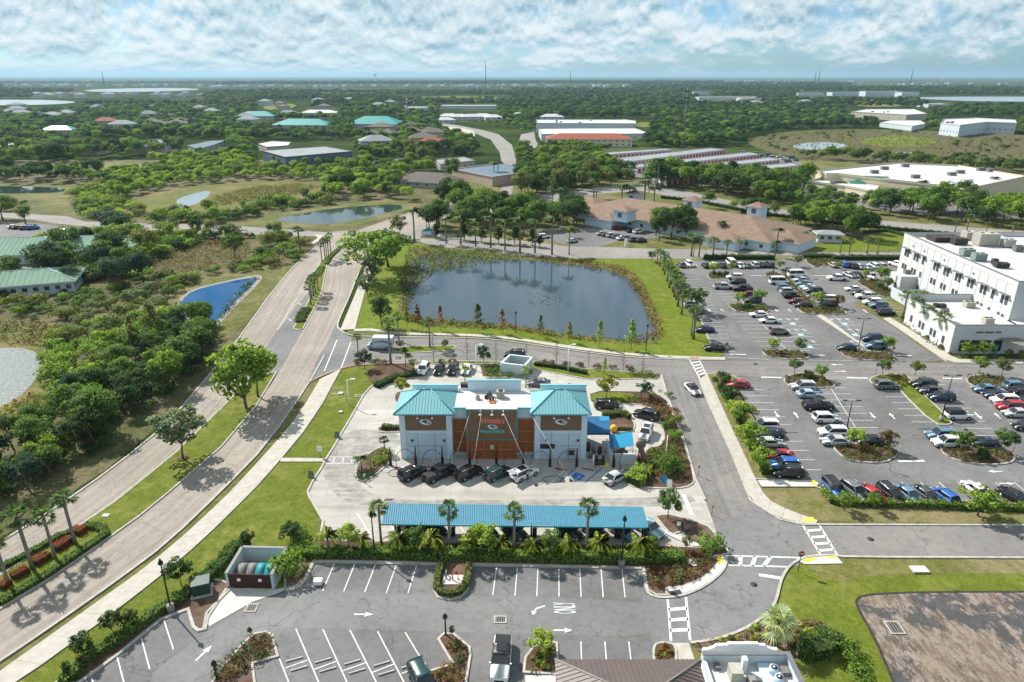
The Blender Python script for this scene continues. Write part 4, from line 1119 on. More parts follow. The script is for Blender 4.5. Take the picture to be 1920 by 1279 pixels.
# ================================================================== POND
POND = [(764,472),(750,556),(745,578),(756,601),(795,610),(882,614),(963,617),(1021,627),(1060,633),(1124,640),(1189,646),(1231,646),(1244,627),(1237,601),(1221,565),(1205,530),(1182,507),(1157,498),(1092,488),(1011,481),(931,472),(866,468),(801,465),(776,465)]
area('pond_bank', POND, 'marsh_green', .06,1)
WATER = [(778,480),(762,530),(757,570),(768,592),(800,600),(870,606),(950,611),(1010,619),(1060,627),(1120,633),(1180,640),(1225,638),(1232,622),(1222,598),(1212,580),(1196,545),(1180,522),(1150,507),(1090,497),(1020,490),(960,486),(910,482),(860,477),(810,474)]
area('pond', WATER, 'water_pond', .085,2)
plain('white_wall_pale', (0.48,0.54,0.57),.7,.06,.6)
plain('blue_wall', (0.46,0.57,0.66),.7,.06,.5)
plain('blue_wall_trim', (0.55,0.66,0.74),.7,.05,.5)
plain('teal_metal', (0.17,0.40,0.43),.55,.06,.8,.0,.5)
plain('teal_metal_dark', (0.04,0.24,0.29),.4,.06,.8,0,.5)
plain('canopy_blue', (0.05,0.20,0.29),.6,.10,1.2,0,.5)
plain('awning_blue', (0.015,0.10,0.22),.7,.1,1.2)
plain('awning_bright', (0.02,0.23,0.38),.6,.1,1.2)
plain('brown_board', (0.185,0.112,0.068),.7,.12,.8)
plain('orange_board', (0.30,0.105,0.035),.65,.25,1.5)
plain('orange_frame', (0.50,0.17,0.07),.6,.1,2)
plain('black_metal', (0.018,0.018,0.02),.5,.2,3,.0,.4)
plain('red_paint', (0.30,0.025,0.02),.5,.1,3)
plain('sign_red', (0.95,0.22,0.19),.6,.1,5)
plain('sign_teal', (0.08,0.62,0.58),.6,.08,5)
plain('white_roof', (0.47,0.47,0.465),.7,.10,.12)
plain('white_paint', (0.78,0.78,0.78),.6,.05,1)
plain('hospital_wall', (0.54,0.55,0.54),.8,.05,.3)
plain('grey_trim', (0.14,0.15,0.16),.6,.1,2)
plain('unit_beige', (0.38,0.36,0.31),.6,.2,2)
plain('unit_green', (0.20,0.26,0.23),.6,.2,2)
plain('glass_dark', (0.02,0.028,0.04),.12,.2,1,.0,.8)
plain('window_glass', (0.05,0.06,0.07),.15,.3,1,.0,.8)
plain('tan_tiles', (0.20,0.138,0.098),.85,.22,.5)
plain('red_tiles', (0.27,0.075,0.045),.85,.2,.5)
plain('grey_metal_roof', (0.25,0.27,0.28),.8,.2,.15,0,.1)
plain('blue_grey_roof', (0.12,0.175,0.215),.8,.15,.2,0,.1)
plain('green_metal_roof', (0.19,0.29,0.22),.85,.14,.25,0,.05)
plain('dark_green_roof', (0.04,0.16,0.11),.55,.1,.5)
plain('teal_roof', (0.02,0.24,0.23),.5,.1,.4)
plain('cream_wall', (0.60,0.54,0.38),.8,.08,.4)
plain('beige_wall', (0.44,0.40,0.32),.8,.1,.4)
plain('pink_wall', (0.50,0.38,0.32),.8,.1,.4)
plain('blue_steel_wall', (0.09,0.14,0.20),.7,.1,.4)
plain('grey_blue_wall', (0.33,0.38,0.43),.8,.1,.4)
plain('red_door', (0.45,0.035,0.02),.6,.1,1)
plain('brown_slats', (0.070,0.028,0.024),.7,.2,2)
plain('dark_brown_roof', (0.105,0.082,0.074),.5,.12,.6,0,.4)
plain('brown_shingle', (0.115,0.098,0.085),.85,.2,.6)
plain('transformer_green', (0.018,0.055,0.040),.45,.1,2,0,.4)
plain('grille_grey', (0.22,0.21,0.19),.7,.1,3)
plain('plastic_grey', (0.16,0.16,0.15),.6,.2,3)
plain('plastic_teal', (0.02,0.22,0.24),.5,.1,3)
plain('yellow_plastic', (0.75,0.42,0.03),.5,.1,3)
plain('rope_white', (0.55,0.48,0.40),.7,.1,3)
plain('stone_brown', (0.21,0.145,0.115),.9,.3,3)
plain('bollard_white', (0.70,0.70,0.68),.7,.1,3)
def part(name, mb, root, **k):
 o = link(name, mb.mesh(name) if isinstance(mb, MB) else mb, root)
 l = root.location if root.parent is None else None
 if l is not None: o.location = -l
 for a, v in k.items(): o[a] = v
 return o
def sub(name, mb, par):
 """sub-part in world coordinates, under a part that is itself in world coordinates"""
 return link(name, mb.mesh(name) if isinstance(mb, MB) else mb, par)
def bx(x0, x1, y0, y1, z0, z1, mat, mb=None):
 mb = mb or MB(); mb.box(((x0 + x1) / 2,(y0 + y1) / 2,(z0 + z1) / 2),(abs(x1 - x0), abs(y1 - y0), abs(z1 - z0)), mat); return mb
def hip_mb(x0, x1, y0, y1, z0, z1, mat, ridge=None, seam=0.0, seam_h=.06, edge=None, tmat=None, thick=.22):
 """hip roof over a rectangle; raised seams; fascia"""
 mb = MB(); W_, D = x1 - x0, y1 - y0
 if W_ >= D: r0, r1 = (x0 + D / 2,(y0 + y1) / 2),(x1 - D / 2,(y0 + y1) / 2)
 else: r0, r1 = ((x0 + x1) / 2, y0 + W_ / 2),((x0 + x1) / 2, y1 - W_ / 2)
 c = [Vector((x0, y0, z0)), Vector((x1, y0, z0)), Vector((x1, y1, z0)), Vector((x0, y1, z0))]
 A, B = Vector((*r0, z1)), Vector((*r1, z1))
 if W_ >= D: faces = [(c[0], c[1], B, A),(c[1], c[2], B),(c[2], c[3], A, B),(c[3], c[0], A)]
 else: faces = [(c[0], c[1], A),(c[1], c[2], B, A),(c[2], c[3], B),(c[3], c[0], A, B)]
 for f in faces:
  f = list(f)
  if (f[-1] - f[-2]).length < 1e-4: f = f[:-1]
  mb.add(f, [tuple(range(len(f)))], mat)
 for i in range(4):
  a, b = c[i], c[(i + 1) % 4]; d = Vector((0,0,-thick))
  mb.add([a + d, b + d, b, a],[(0,1,2,3)], tmat or mat)
 mb.add([v + Vector((0,0,-thick)) for v in c[::-1]],[(0,1,2,3)], tmat or mat)
 sm = MB()
 if seam:
  for f in faces:
   a, b = f[0], f[1]; n = (b - a).cross(f[2] - a).normalized(); up = (n.cross((b - a).normalized()) * -1)
   d = (b - a); L = d.length; d = d / L
   up = (Vector((0,0,1)) - n * n.z).normalized()
   k = int(L / seam); apexs = [q for q in f[2:]]
   for i in range(1, k):
    t = L * i / k; p = a + d * t
    tl = [(q - a).dot(d) for q in apexs]; hl = [(q - a).dot(up) for q in apexs]
    tmin, tmax = min(tl), max(tl); H = hl[0]
    if t < tmin: ln = H * t / max(1e-6, tmin)
    elif t > tmax: ln = H * (L - t) / max(1e-6, L - tmax)
    else: ln = H
    if ln < .2: continue
    q = p + up * ln; w = d * .035
    sm.add([p - w, p + w, q + w, q - w, p - w + n * seam_h, p + w + n * seam_h, q + w + n * seam_h, q - w + n * seam_h],[(4,5,6,7),(0,1,5,4),(1,2,6,5),(3,0,4,7)], mat)
  for a, b in ((c[0], A),(c[1], B if W_ >= D else A),(c[2], B),(c[3], A if W_ >= D else B),(A, B)):
   if (a - b).length > .1: sm.tube([a + Vector((0,0,.04)), b + Vector((0,0,.04))],.09, tmat or mat, 6)
 return mb, sm
# ================================================================== CAR WASH
wash = thing('car_wash_building', 'pale blue car wash with two teal hip-roofed towers and a brown sign board', 'building', (-3.0,96.4,0))
FY, BY = 96.4,104.0
for (x0, x1) in ((-17.9,-9.55),(3.6,11.95)):
 w = part('tower', bx(x0, x1, FY, BY, 0,8.45, 'blue_wall'), wash)
 m = MB()
 for q in (x0 + .45, x1 - .45): bx(q - .46, q + .46, FY - .12, FY, 0,8.4, 'blue_wall_trim', m)
 bx(x0 + .93, x1 - .93, FY - .10, FY, 4.75,5.25, 'blue_wall_trim', m); bx(x0 + .93, x1 - .93, FY - .10, FY, 8.2,8.45, 'blue_wall_trim', m)
 sub('wall_trim', m, w)
 m = MB()
 for q in (.33,.66): bx(x0 + 8.35 * q - .03, x0 + 8.35 * q + .03, FY - .02, FY + .01,0,4.7, 'grey_trim', m)
 bx(x0 + 1, x1 - 1, FY - .02, FY + .01,2.38,2.43, 'grey_trim', m); sub('panel_joint', m, w)
 b = part('sign_board', bx(x0 + .95, x1 - .95, FY - .16, FY - .02,5.3,8.15, 'brown_board'), wash)
 for k in (.31,.66): sub('board_seam', bx(x0 + .95 + 6.45 * k - .02, x0 + .95 + 6.45 * k + .02, FY - .172, FY - .158,5.3,8.15, 'grey_trim'), b)
 cx0 = (x0 + x1) / 2
 m = MB()
 el = lambda rx, rz, y, mat, ox=0, oz=0, n=20, rot=0: m.add([(cx0 + ox + rx * math.cos(a) * math.cos(rot) - rz * math.sin(a) * math.sin(rot), y, 6.75 + oz + rx * math.cos(a) * math.sin(rot) + rz * math.sin(a) * math.cos(rot)) for a in np.linspace(0,2 * math.pi, n, endpoint=False)],[tuple(range(n))], mat)
 def emblem(m, cx0, y, z, k):
  def el(rx, rz, dy, mat, ox=0, oz=0, rot=0, n=20):
   m.add([(cx0 + k * (ox + rx * math.cos(a) * math.cos(rot) - rz * math.sin(a) * math.sin(rot)), y - dy, z + k * (oz + rx * math.cos(a) * math.sin(rot) + rz * math.sin(a) * math.cos(rot))) for a in np.linspace(0,2 * math.pi, n, endpoint=False)],[tuple(range(n))], mat)
  el(.95,.46,0, 'white_paint', 0,0,-.15); el(.62,.30,.012, 'blue_steel_wall', .18,.0,-.3); el(.30,.20,.012, 'sign_teal', -.25,.2)
  el(.22,.15,.024, 'white_paint', .35,-.05); el(.13,.12,.036, 'glass_dark', .12,-.02); el(.12,.11,.03, 'blue_steel_wall', -.62,.0)
  el(.09,.07,.036, 'black_metal', .40,-.06)
 emblem(m, cx0, FY - .18,6.8,1.0); sub('emblem', m, b)
 rf, sm = hip_mb(x0 - .75, x1 + .55, FY - .8, BY - .2,8.5,10.9, 'teal_metal', seam=.46, seam_h=.045, tmat='teal_metal_dark')
 r = part('hip_roof', rf, wash); o = sub('standing_seams', sm, r); o['kind'] = 'stuff'
 for q in (cx0 - 1.15, cx0 + 1.15):
  m = MB(); m.tube([(q, FY - .1,8.1),(q, FY - .55,8.15),(q, FY - .75,7.95)],.035, 'white_paint', 6); m.cyl((q, FY - .78,7.85),.24,.14, 'white_paint', 12,.06)
  part('gooseneck_lamp', m, wash)
 part('rear_parapet', bx(x0 + 1.2, x1 + .5, BY - .1, BY + .25,8.0,9.6, 'blue_wall_trim'), wash)
 part('rear_coping', bx(x0 + 1.1, x1 + .6, BY - .2, BY + .35,9.6,9.75, 'teal_metal'), wash)
part('louvre_window', bx(4.3,6.9, FY - .05, FY + .02,1.9,2.75, 'glass_dark'), wash)
m = MB(); bx(9.0,10.1, FY - .5, FY, .9,2.0, 'unit_beige', m); bx(9.1,10.0, FY - .54, FY - .5,1.0,1.9, 'iron_dark', m); part('wall_vent_unit', m, wash)
for q in (-16.0,-10.9,5.5,10.6):
 part('wall_light', bx(q - .18, q + .18, FY - .2, FY, 3.3,3.6, 'iron_dark'), wash)
mid = part('middle_wall', bx(-9.53,3.58,97.6, BY - .02,0,8.55, 'blue_wall_trim'), wash)
sub('roof_membrane', bx(-9.5,3.55,97.7, BY - .1,8.56,8.62, 'white_roof'), mid)
sub('coping', bx(-9.5,-7.25,97.4,97.72,8.5,8.75, 'teal_metal'), mid); sub('coping', bx(.95,3.55,97.4,97.72,8.5,8.75, 'teal_metal'), mid)
sg = part('sign_box', bx(-7.25,.85,95.9,97.58,3.75,9.2, 'teal_metal_dark'), wash)
sub('board', bx(-7.0,.62,95.84,95.895,3.95,9.0, 'brown_board'), sg)
sub('sign_roof', bx(-7.25,.85,95.9,97.7,9.202,9.28, 'white_roof'), sg)
for q in (-4.95,-3.1,-1.35):
 m = MB(); m.tube([(q, 95.9,9.1),(q, 95.3,9.15),(q, 95.15,8.85)],.04, 'white_paint', 6); m.cyl((q, 95.12,8.72),.28,.16, 'white_paint', 12,.07); part('gooseneck_lamp', m, wash)
tm = text_mesh("Woodie's", 1.02,.03,.25, 'script_lettering', 'sign_red', spacing=.95)
o = part('script_lettering', tm, wash); o.rotation_euler = (R(90),0,0); o.location = (-3.1 + 3.0,95.80 - 96.4,7.15); o.scale = (.98,1.35,1)
for v in tm.vertices: v.co.y += -.10 * (v.co.x ** 2) * .35 + .1
tm = text_mesh('WASH SHACK', .62,.03,0, 'block_lettering', 'sign_teal', spacing=1.08)
o = part('block_lettering', tm, wash); o.rotation_euler = (R(90),0,0); o.location = (-3.1 + 3.0,95.80 - 96.4,5.32); o.scale = (.92,1.1,1)
m = MB(); emblem(m, -3.05,95.80,6.15,.85); part('emblem', m, wash)
def panels(x0, x1, zs, y, nx, wash=wash):
 w = (x1 - x0) / nx
 for i in range(nx):
  for j in range(len(zs) - 1):
   o = part('timber_panel', bx(x0 + i * w + .06, x0 + (i + 1) * w - .06, y - .05, y + .02, zs[j] + .05, zs[j + 1] - .05, 'orange_board'), wash)
 for i in range(nx + 1): part('panel_frame', bx(x0 + i * w - .08, x0 + i * w + .08, y - .16, y - .052, zs[0], zs[-1], 'orange_frame'), wash)
 for z in zs: part('panel_rail', bx(x0 - .08, x1 + .08, y - .14, y - .054, z - .07, z + .07, 'orange_frame'), wash)
panels(-9.45,-7.35,[.75,2.6,4.5,6.75],97.5,1); panels(1.05,3.45,[.75,2.6,4.5,6.75],97.5,1)
part('lower_wall', bx(-7.2,.8,96.3,97.58,0,3.73, 'orange_board'), wash)
panels(-7.1,.75,[.25,1.9,3.65],96.22,3)
part('plaque', bx(-3.5,-2.95,96.0,96.08,2.0,2.75, 'cream_wall'), wash)
part('rear_wall_block', bx(-7.4,1.5, BY, BY + .35,8.0,10.4, 'blue_wall_trim'), wash)
part('rear_coping', bx(-7.5,1.6, BY - .08, BY + .43,10.4,10.55, 'teal_metal'), wash)
part('entrance_canopy', bx(-5.4,-1.0,112.5,114.6,3.9,4.15, 'teal_metal_dark'), wash)
m = MB()
for q in (-5.1,-1.3): m.tube([(q, 113.5,0),(q, 113.5,3.9)],.12, 'black_metal', 8)
part('canopy_post', m, wash)
m = MB(); bx(-9.0,-6.2, BY + .4, BY + 1.6,8.3,8.9, 'white_paint', m); m.box((-7.6, BY + 1,9.2),(2.2,.9,.7), 'iron_dark'); part('rooftop_planter', m, wash)
for i, (x, y, s_, mt) in enumerate(((-3.7,101.8,.9, 'plastic_grey'),(-3.3,100.3,.7, 'iron_dark'),(-1.9,101.5,1.3, 'unit_beige'),(-5.6,100.7,.7, 'unit_beige'),(-4.2,101.0,.6, 'iron_dark'))):
 m = MB(); m.box((x, y, 8.62 + s_ * .45),(s_, s_ * .8, s_ * .9), mt); m.cyl((x, y, 8.62 + s_ * .95), s_ * .32,.08, 'iron_dark', 12); part('rooftop_unit', m, wash)
m = MB(); m.cyl((-3.1,98.6,8.9),.7,.5, 'orange_frame', 16,.5)
for a in range(7): m.tube([(-3.1,98.6,9.0),(-3.1 + .9 * math.cos(a * .9),98.6 + .9 * math.sin(a * .9),9.5)],.06, 'orange_frame', 5)
part('orange_rooftop_fan', m, wash)
for (a, b) in (((-6.4,96.0,9.2),(-9.6,92.6,.2)),((-1.6,96.0,9.2),(3.6,88.6,.3)),((-4.7,96.0,9.2),(-6.3,90.4,.2)),((3.4,96.4,7.4),(9.0,89.8,.2)),((-9.3,96.4,7.6),(-13.6,89.8,.2))):
 m = MB(); va, vb = Vector(a), Vector(b); m.tube([va, va.lerp(vb, .5) - Vector((0,0,.12)), vb],.045, 'rope_white', 5)
 o = thing('guy_cable', 'pale cable slanting from the %s down to the bays' % {-6.4: 'outer corner of the sign box', -1.6: 'sign box beside its lettering', -4.7: 'sign box across its lettering', 3.4: 'recess by the louvre window tower', -9.3: 'recess by the bike rack tower'}[a[0]], 'cable', tuple(vb)); part('cable', m, o)
 m = MB(); m.box((vb.x, vb.y, .15),(.4,.4,.3), 'black_metal'); part('foot', m, o)
aw = thing('blue_awning', 'deep blue fabric awning bridging from the tower over the equipment yard', 'awning', (14.4,102,0))
m = MB(); m.add([(12.4,99.8,2.9),(16.3,99.8,2.9),(16.7,104.6,3.5),(12.6,104.6,3.5)],[(0,1,2,3)], 'awning_blue'); m.add([(12.4,99.8,2.9),(16.3,99.8,2.9),(16.3,99.8,2.5),(12.4,99.8,2.5)],[(3,2,1,0)], 'awning_blue'); part('fabric', m, aw)
part('lighter_patch', MB().add([(14.9,103.2,3.36),(16.55,103.2,3.36),(16.66,104.5,3.52),(15.0,104.5,3.52)],[(0,1,2,3)], 'awning_bright'), aw)
for q in ((12.5,100),(16.2,100),(16.6,104.5)):
 part('post', MB().tube([(q[0], q[1],0),(q[0], q[1],2.95)],.06, 'white_paint', 6), aw)
aw = thing('bright_blue_awning', 'bright blue tilted awning over the low white equipment wall', 'awning', (17.6,97,0))
m = MB(); m.add([(15.7,95.2,2.5),(19.6,96.2,2.5),(19.9,99.8,3.1),(15.9,98.9,3.1)],[(0,1,2,3)], 'awning_bright'); part('fabric', m, aw)
m = MB(); m.add([(15.7,95.2,2.5),(16.3,95.35,2.502),(16.5,99.0,3.102),(15.9,98.9,3.102)],[(0,1,2,3)], 'awning_blue'); part('dark_band', m, aw)
for q in ((15.8,95.4),(19.5,96.3),(19.8,99.6),(16.0,98.8)):
 part('post', MB().tube([(q[0], q[1],0),(q[0], q[1],2.5)],.06, 'white_paint', 6), aw)
yd = thing('equipment_wall', 'low white block wall screening pumps beneath the bright awning', 'wall', (17.6,94.7,0))
m = MB(); bx(15.6,19.7,94.5,94.75,0,2.0, 'white_wall_pale', m); bx(15.6,15.8,94.75,99.5,0,2.0, 'white_wall_pale', m); part('wall', m, yd)
m = MB(); rr = random.Random(3)
for k in range(9): m.box((16.4 + rr.random() * 2.8,95.4 + rr.random() * 2,.7),(.5,.5,1.2 + rr.random() * .5), rr.choice(['iron_dark', 'plastic_grey', 'blue_steel_wall', 'red_paint']))
part('pump', m, yd)
yd = thing('vending_equipment', 'grey machines and drums standing below the deep blue awning', 'equipment', (14.2,98,0))
for k, (x, y, s_) in enumerate(((12.6,98.9,1.0),(13.4,98.2,.8),(14.4,97.9,.9),(12.7,96.6,.8))):
 m = MB(); m.cyl((x, y, s_ * .75), s_ * .4, s_ * 1.5, 'plastic_grey' if k % 2 else 'iron_dark', 10); part('drum', m, yd)
mt = thing('mat_washer', 'dark twin-roller mat cleaner beside a white post in the side yard', 'machine', (14.0,95.0,0))
m = MB(); bx(13.3,14.8,94.2,95.4,.1,.55, 'iron_dark', m); m.cyl((13.5,94.9,1.0),.25,.9, 'iron_dark', 10); m.cyl((14.6,94.9,1.0),.25,.9, 'iron_dark', 10); part('machine', m, mt)
part('white_post', MB().tube([(12.9,93.8,0),(12.9,93.8,2.2)],.1, 'bollard_white', 8), mt)
area('painted_patch', [(1122,869),(1143,868),(1141,876),(1124,876)], 'paint_yellow', .115)
bl = thing('yellow_ball', 'large yellow-orange ball on a stand in the small looped bed', 'ball', tuple(at(1150,812)))
p = at(1150,812); m = MB(); n = 12
vs = [(p.x + .65 * math.cos(a) * math.sin(b), p.y + .65 * math.sin(a) * math.sin(b),.95 + .65 * math.cos(b)) for b in np.linspace(.02, math.pi - .02,9) for a in np.linspace(0,2 * math.pi, n, endpoint=False)]
m.add(vs, [(i * n + j, (i + 1) * n + j, (i + 1) * n + (j + 1) % n, i * n + (j + 1) % n) for i in range(8) for j in range(n)], 'yellow_plastic', True); part('ball', m, bl)
part('stand', MB().cyl((p.x, p.y, .2),.3,.4, 'iron_dark', 10), bl)
ar = thing('stone_arch_pillar', 'brown rough stone pillar with rounded top by the last vacuum post', 'pillar', tuple(at(1206,868)))
p = at(1206,868); m = MB(); m.tube([(p.x - .2, p.y, 0),(p.x - .1, p.y, 1.2),(p.x - .4, p.y, 2.3),(p.x - .6, p.y, 3.0)],[.6,.5,.45,.5], 'stone_brown', 9); part('rock', m, ar)
part('disc', MB().cyl((p.x - .6, p.y, 3.4),.8,.25, 'stone_brown', 18, axis='y'), ar)
VAC = [(733,873),(780,871),(830,872),(881,873),(931,873),(981,874),(1031,875),(1081,875),(1150,876),(1196,873)]
VTXT = ['by the bike rack island', 'behind the black car with roof rails', 'behind the black pickup', 'behind the third black car', 'behind the dark green tinted car', 'behind the white car with its hatch open', 'beside the louvre window', 'at the blue-lined bay', 'by the yellow painted patch', 'by the stone pillar']
for i, (vx, vy) in enumerate(VAC):
 p = at(vx, vy); x, y = p.x, p.y
 t = thing('vacuum_station', 'black car vacuum post with looped hose ' + VTXT[i], 'vacuum', (x, y, 0),0, 'self-service vacuum posts')
 part('post', MB().tube([(x, y, .09),(x, y, 3.3)],.10, 'black_metal', 8), t)
 m = MB(); m.box((x, y - .1,.8),(.42,.4,1.4), 'black_metal'); part('canister', m, t)
 m = MB(); m.box((x, y - .12,1.75),(.3,.3,.34), 'red_paint'); part('red_head', m, t)
 arc = [(x + 1.55 * math.cos(a) - 1.55, y - .3 - .2 * (1 - math.sin(a)),.9 + 2.1 * math.sin(a)) for a in np.linspace(.55,3.0,14)]
 part('hose', MB().tube([(x, y, 2.7)] + arc + [(arc[-1][0] + .2, arc[-1][1] - .9,.15)],.045, 'black_metal', 6), t)
 if i not in (3,4,5):
  m = MB(); a0 = 1.1
  m.box((x + 1.7, y - 1.0,.16),(1.9,.22,.1), 'red_paint', rz=-.35); part('wheel_stop', m, t)
m = MB(); p = at(1037,900); m.tube([(p.x + 1.5 * math.cos(a), p.y + .95 * math.sin(a),.14) for a in np.linspace(0,6.0,24)],.05, 'stone_brown', 6)
o = link('hose_on_ground', m.mesh('hose_on_ground')); tag(o, 'loose brown vacuum hose looped on the concrete of an empty bay', 'hose')
m = MB(); p = at(743,888); m.tube([(p.x + 1.3 * math.cos(a), p.y + 1.0 * math.sin(a),.14) for a in np.linspace(0.5,6.2,24)],.05, 'grille_grey', 6)
o = link('hose_on_ground', m.mesh('hose_on_ground')); tag(o, 'loose grey vacuum hose looped on the concrete beside the bike rack island', 'hose')
cn = thing('vacuum_canopy', 'long bright blue corrugated canopy over a row of bays on black posts', 'canopy', (0,77,0))
x0, x1 = -17.5,17.85; ya, yb = 79.2,75.1; za, zb = 3.35,3.0
m = MB(); vs = []; prof = []
n = int((x1 - x0) / .30)
for i in range(n):
 a = x0 + (x1 - x0) * i / n; w = (x1 - x0) / n
 prof += [(a, 0),(a + w * .55,0),(a + w * .66,.07),(a + w * .9,.07)]
prof.append((x1,0))
for k, (px_, dz) in enumerate(prof):
 sk = (px_ - x0) / (x1 - x0)
 vs += [(px_ + .0, ya - sk * .9, za + dz),(px_ + .3 * (1 - sk), yb - sk * .75, zb + dz)]
m.add(vs, [(2 * i, 2 * i + 1,2 * i + 3,2 * i + 2) for i in range(len(prof) - 1)], 'canopy_blue'); part('corrugated_roof', m, cn)
m = MB(); m.box((0.1,75.0 - .35,2.93),(35.2,.12,.2), 'teal_metal_dark', rz=-.021); m.box((0.1,78.7,3.26),(35.2,.12,.2), 'canopy_blue', rz=-.025); part('fascia', m, cn)
for k, q in enumerate((742,793,844,894,945,996,1048,1099,1152,1202)):
 X = at(q, 1004).x; Y = 76.6 - (X + 17) * .02
 part('post', MB().tube([(X, Y, .1),(X, Y, 3.05)],.13, 'black_metal', 8), cn)
 m = MB(); m.box((X, Y + .1,2.98),(.12,3.4,.12), 'black_metal'); part('beam', m, cn)
 m = MB(); m.cyl((X + .45, Y, .75),.3,1.25, 'black_metal', 10); m.tube([(X + .2, Y, 2.4),(X + .8, Y, 1.5),(X + .6, Y, 1.2)],.05, 'black_metal', 6); part('canister', m, cn)
# ================================================================== small structures
def walled_yard(name, label, corners, h, t, mat, cap, gate=None):
 """open-topped enclosure: corners = 4 ground points, first edge is the gate side"""
 c = sum((Vector(q[:2]) for q in corners), Vector((0,0))) / 4
 r = thing(name, label, 'enclosure', (c.x, c.y, 0)); P = [Vector(q[:2]) for q in corners]
 for i in range(4):
  if gate and i == 0: continue
  m = MB(); ribbon(m, [P[i], P[(i + 1) % 4]], t, 0, h, mat, False); w = part('wall', m, r)
  m = MB(); ribbon(m, [P[i], P[(i + 1) % 4]], t + .1, h + .002, h + .10, cap, False); sub('coping', m, w)
 if gate:
  for s_ in (0,1):
   a = P[0].lerp(P[1],.03 + s_ * .47); b = P[0].lerp(P[1],.5 + s_ * .47)
   g = part('gate', MB().add([(a.x, a.y, .1),(b.x, b.y, .1),(b.x, b.y, h),(a.x, a.y, h)],[(0,1,2,3)], gate), r)
   m = MB(); k = 14
   for j in range(k):
    q = a.lerp(b, (j + .5) / k); m.box((q.x, q.y, h / 2 + .05),((b - a).length / k * .72,.08, h - .1), gate, rz=math.atan2((b - a).y, (b - a).x))
   sub('slat', m, g)['kind'] = 'stuff'
   q = a.lerp(b, .5); m = MB(); m.box((q.x, q.y - .08,1.35),(.4,.03,.4), 'white_paint'); sub('notice', m, g)
 return r, P
A = [at(429,1103), at(513,1105), at(525,1078), at(450,1070)]
enc, P = walled_yard('bin_enclosure', 'walled bin enclosure with brown slatted gates beside the hedge and lower car park', [(-34.4,66.4),(-28.9,66.2),(-28.6,71.2),(-34.3,71.4)],2.15,.3, 'white_wall_pale', 'grille_grey', 'brown_slats')
for i, (x, mt, lb) in enumerate(((-33.2, 'plastic_grey', 'dark grey wheeled bin with curved lid inside the brown-gated enclosure, beside its twin'),(-32.0, 'plastic_grey', 'dark grey wheeled bin next to the teal pair inside the brown-gated enclosure'),(-30.9, 'plastic_teal', 'teal wheeled bin in the middle of the brown-gated enclosure'),(-29.8, 'plastic_teal', 'teal wheeled bin against the side wall of the brown-gated enclosure'))):
 t = thing('wheeled_bin', lb, 'bin', (x, 68.4,0),0, 'wheeled bins')
 part('body', bx(x - .5, x + .5,67.5,69.5,.1,1.2, mt), t)
 m = MB(); q = [(67.4 + 2.2 * k / 8,1.2 + .55 * math.sin(math.pi * k / 8)) for k in range(9)]
 vs = [(xx, y, z) for (y, z) in q for xx in (x - .53, x + .53)]
 m.add(vs, [(2 * k, 2 * k + 1,2 * k + 3,2 * k + 2) for k in range(8)] + [tuple(range(0,18,2)), tuple(range(17,0,-2))], mt, True); part('lid', m, t)
r, P = walled_yard('service_enclosure', 'white walled enclosure behind the wash lot, open to the sky', [(-2.2,130.2),(2.6,128.8),(4.2,133.2),(-.4,134.6)],2.5,.3, 'white_wall_pale', 'blue_wall_trim')
part('stored_gear', bx(-.2,1.6,131,132.4,0,1.3, 'iron_dark'), r)
part('stored_red_box', bx(2.2,3.0,131,131.8,0,1.2, 'red_paint'), r)
p = at(374,1122)
t = thing('transformer_box', 'dark green electrical transformer box on a pale pad by the hedge', 'transformer', (p.x, p.y, 0))
m = MB(); m.box((p.x, p.y + .9,.25),(2.4,2.2,.2), 'kerb_concrete', rz=.35); part('pad', m, t)
m = MB(); m.box((p.x, p.y + .9,1.05),(1.9,1.7,1.5), 'transformer_green', rz=.35); part('cabinet', m, t)
m = MB(); m.box((p.x, p.y + .9,1.85),(2.05,1.8,.12), 'transformer_green', rz=.35); part('lid', m, t)
p = at(597,1096); o = link('white_box', MB().box((p.x, p.y, .45),(1.0,.75,.55), 'white_paint').mesh('white_box')); tag(o, 'white box sitting alone on the asphalt by the kerb', 'box')
def lamp_post(px, top, label, color='black_metal', base=True, arm=0.0, group=None, name='lamp_post', head='acorn'):
 p = at(*px); h = hgt(px[0], top, p.y); x, y = p.x, p.y
 t = thing(name, label, 'lamp post', (x, y, 0),0, group)
 if base: part('base', MB().cyl((x, y, .55),.42,1.1, 'grille_grey', 14), t)
 part('pole', MB().tube([(x, y, 0),(x, y, h * .97)],[.11,.075], color, 8), t)
 if head == 'acorn':
  m = MB(); m.cyl((x, y, h * .97),.28,.25, color, 10); m.cyl((x, y, h + .15),.24,.5, color, 10,.06); part('lantern', m, t)
 elif head == 'arm':
  m = MB(); m.tube([(x, y, h * .96),(x + .8, y + .1, h)],.06, color, 6); m.box((x + 1.1, y + .1, h),(.8,.3,.14), color); part('lamp_head', m, t)
 elif head == 'twin':
  m = MB(); m.tube([(x - 1.0, y, h * .985),(x + 1.0, y, h * .985)],.05, color, 6); part('arm', m, t)
  for s_ in (-1,1): part('lamp_head', MB().box((x + 1.15 * s_, y, h),(.75,.36,.12), color), t)
 return t
LG = 'lantern posts of the lower car park'
lamp_post((703,1044),963, 'black lantern post on a concrete foot near the canopy lettering end, by the silver-trunked palm', group=LG)
lamp_post((1165,1064),971, 'black lantern post on a concrete foot in front of the canopy, beside six empty bays', group=LG)
lamp_post((322,1148),1053, 'black lantern post on a concrete foot between lawn hedge and transformer', group=LG)
lamp_post((836,1193),1155, 'short black post at the tip of the island beside the white pickup', base=False, group=LG)
lamp_post((408,1280),1243, 'short black post on the planted island by the painted arrow', base=False, group=LG)
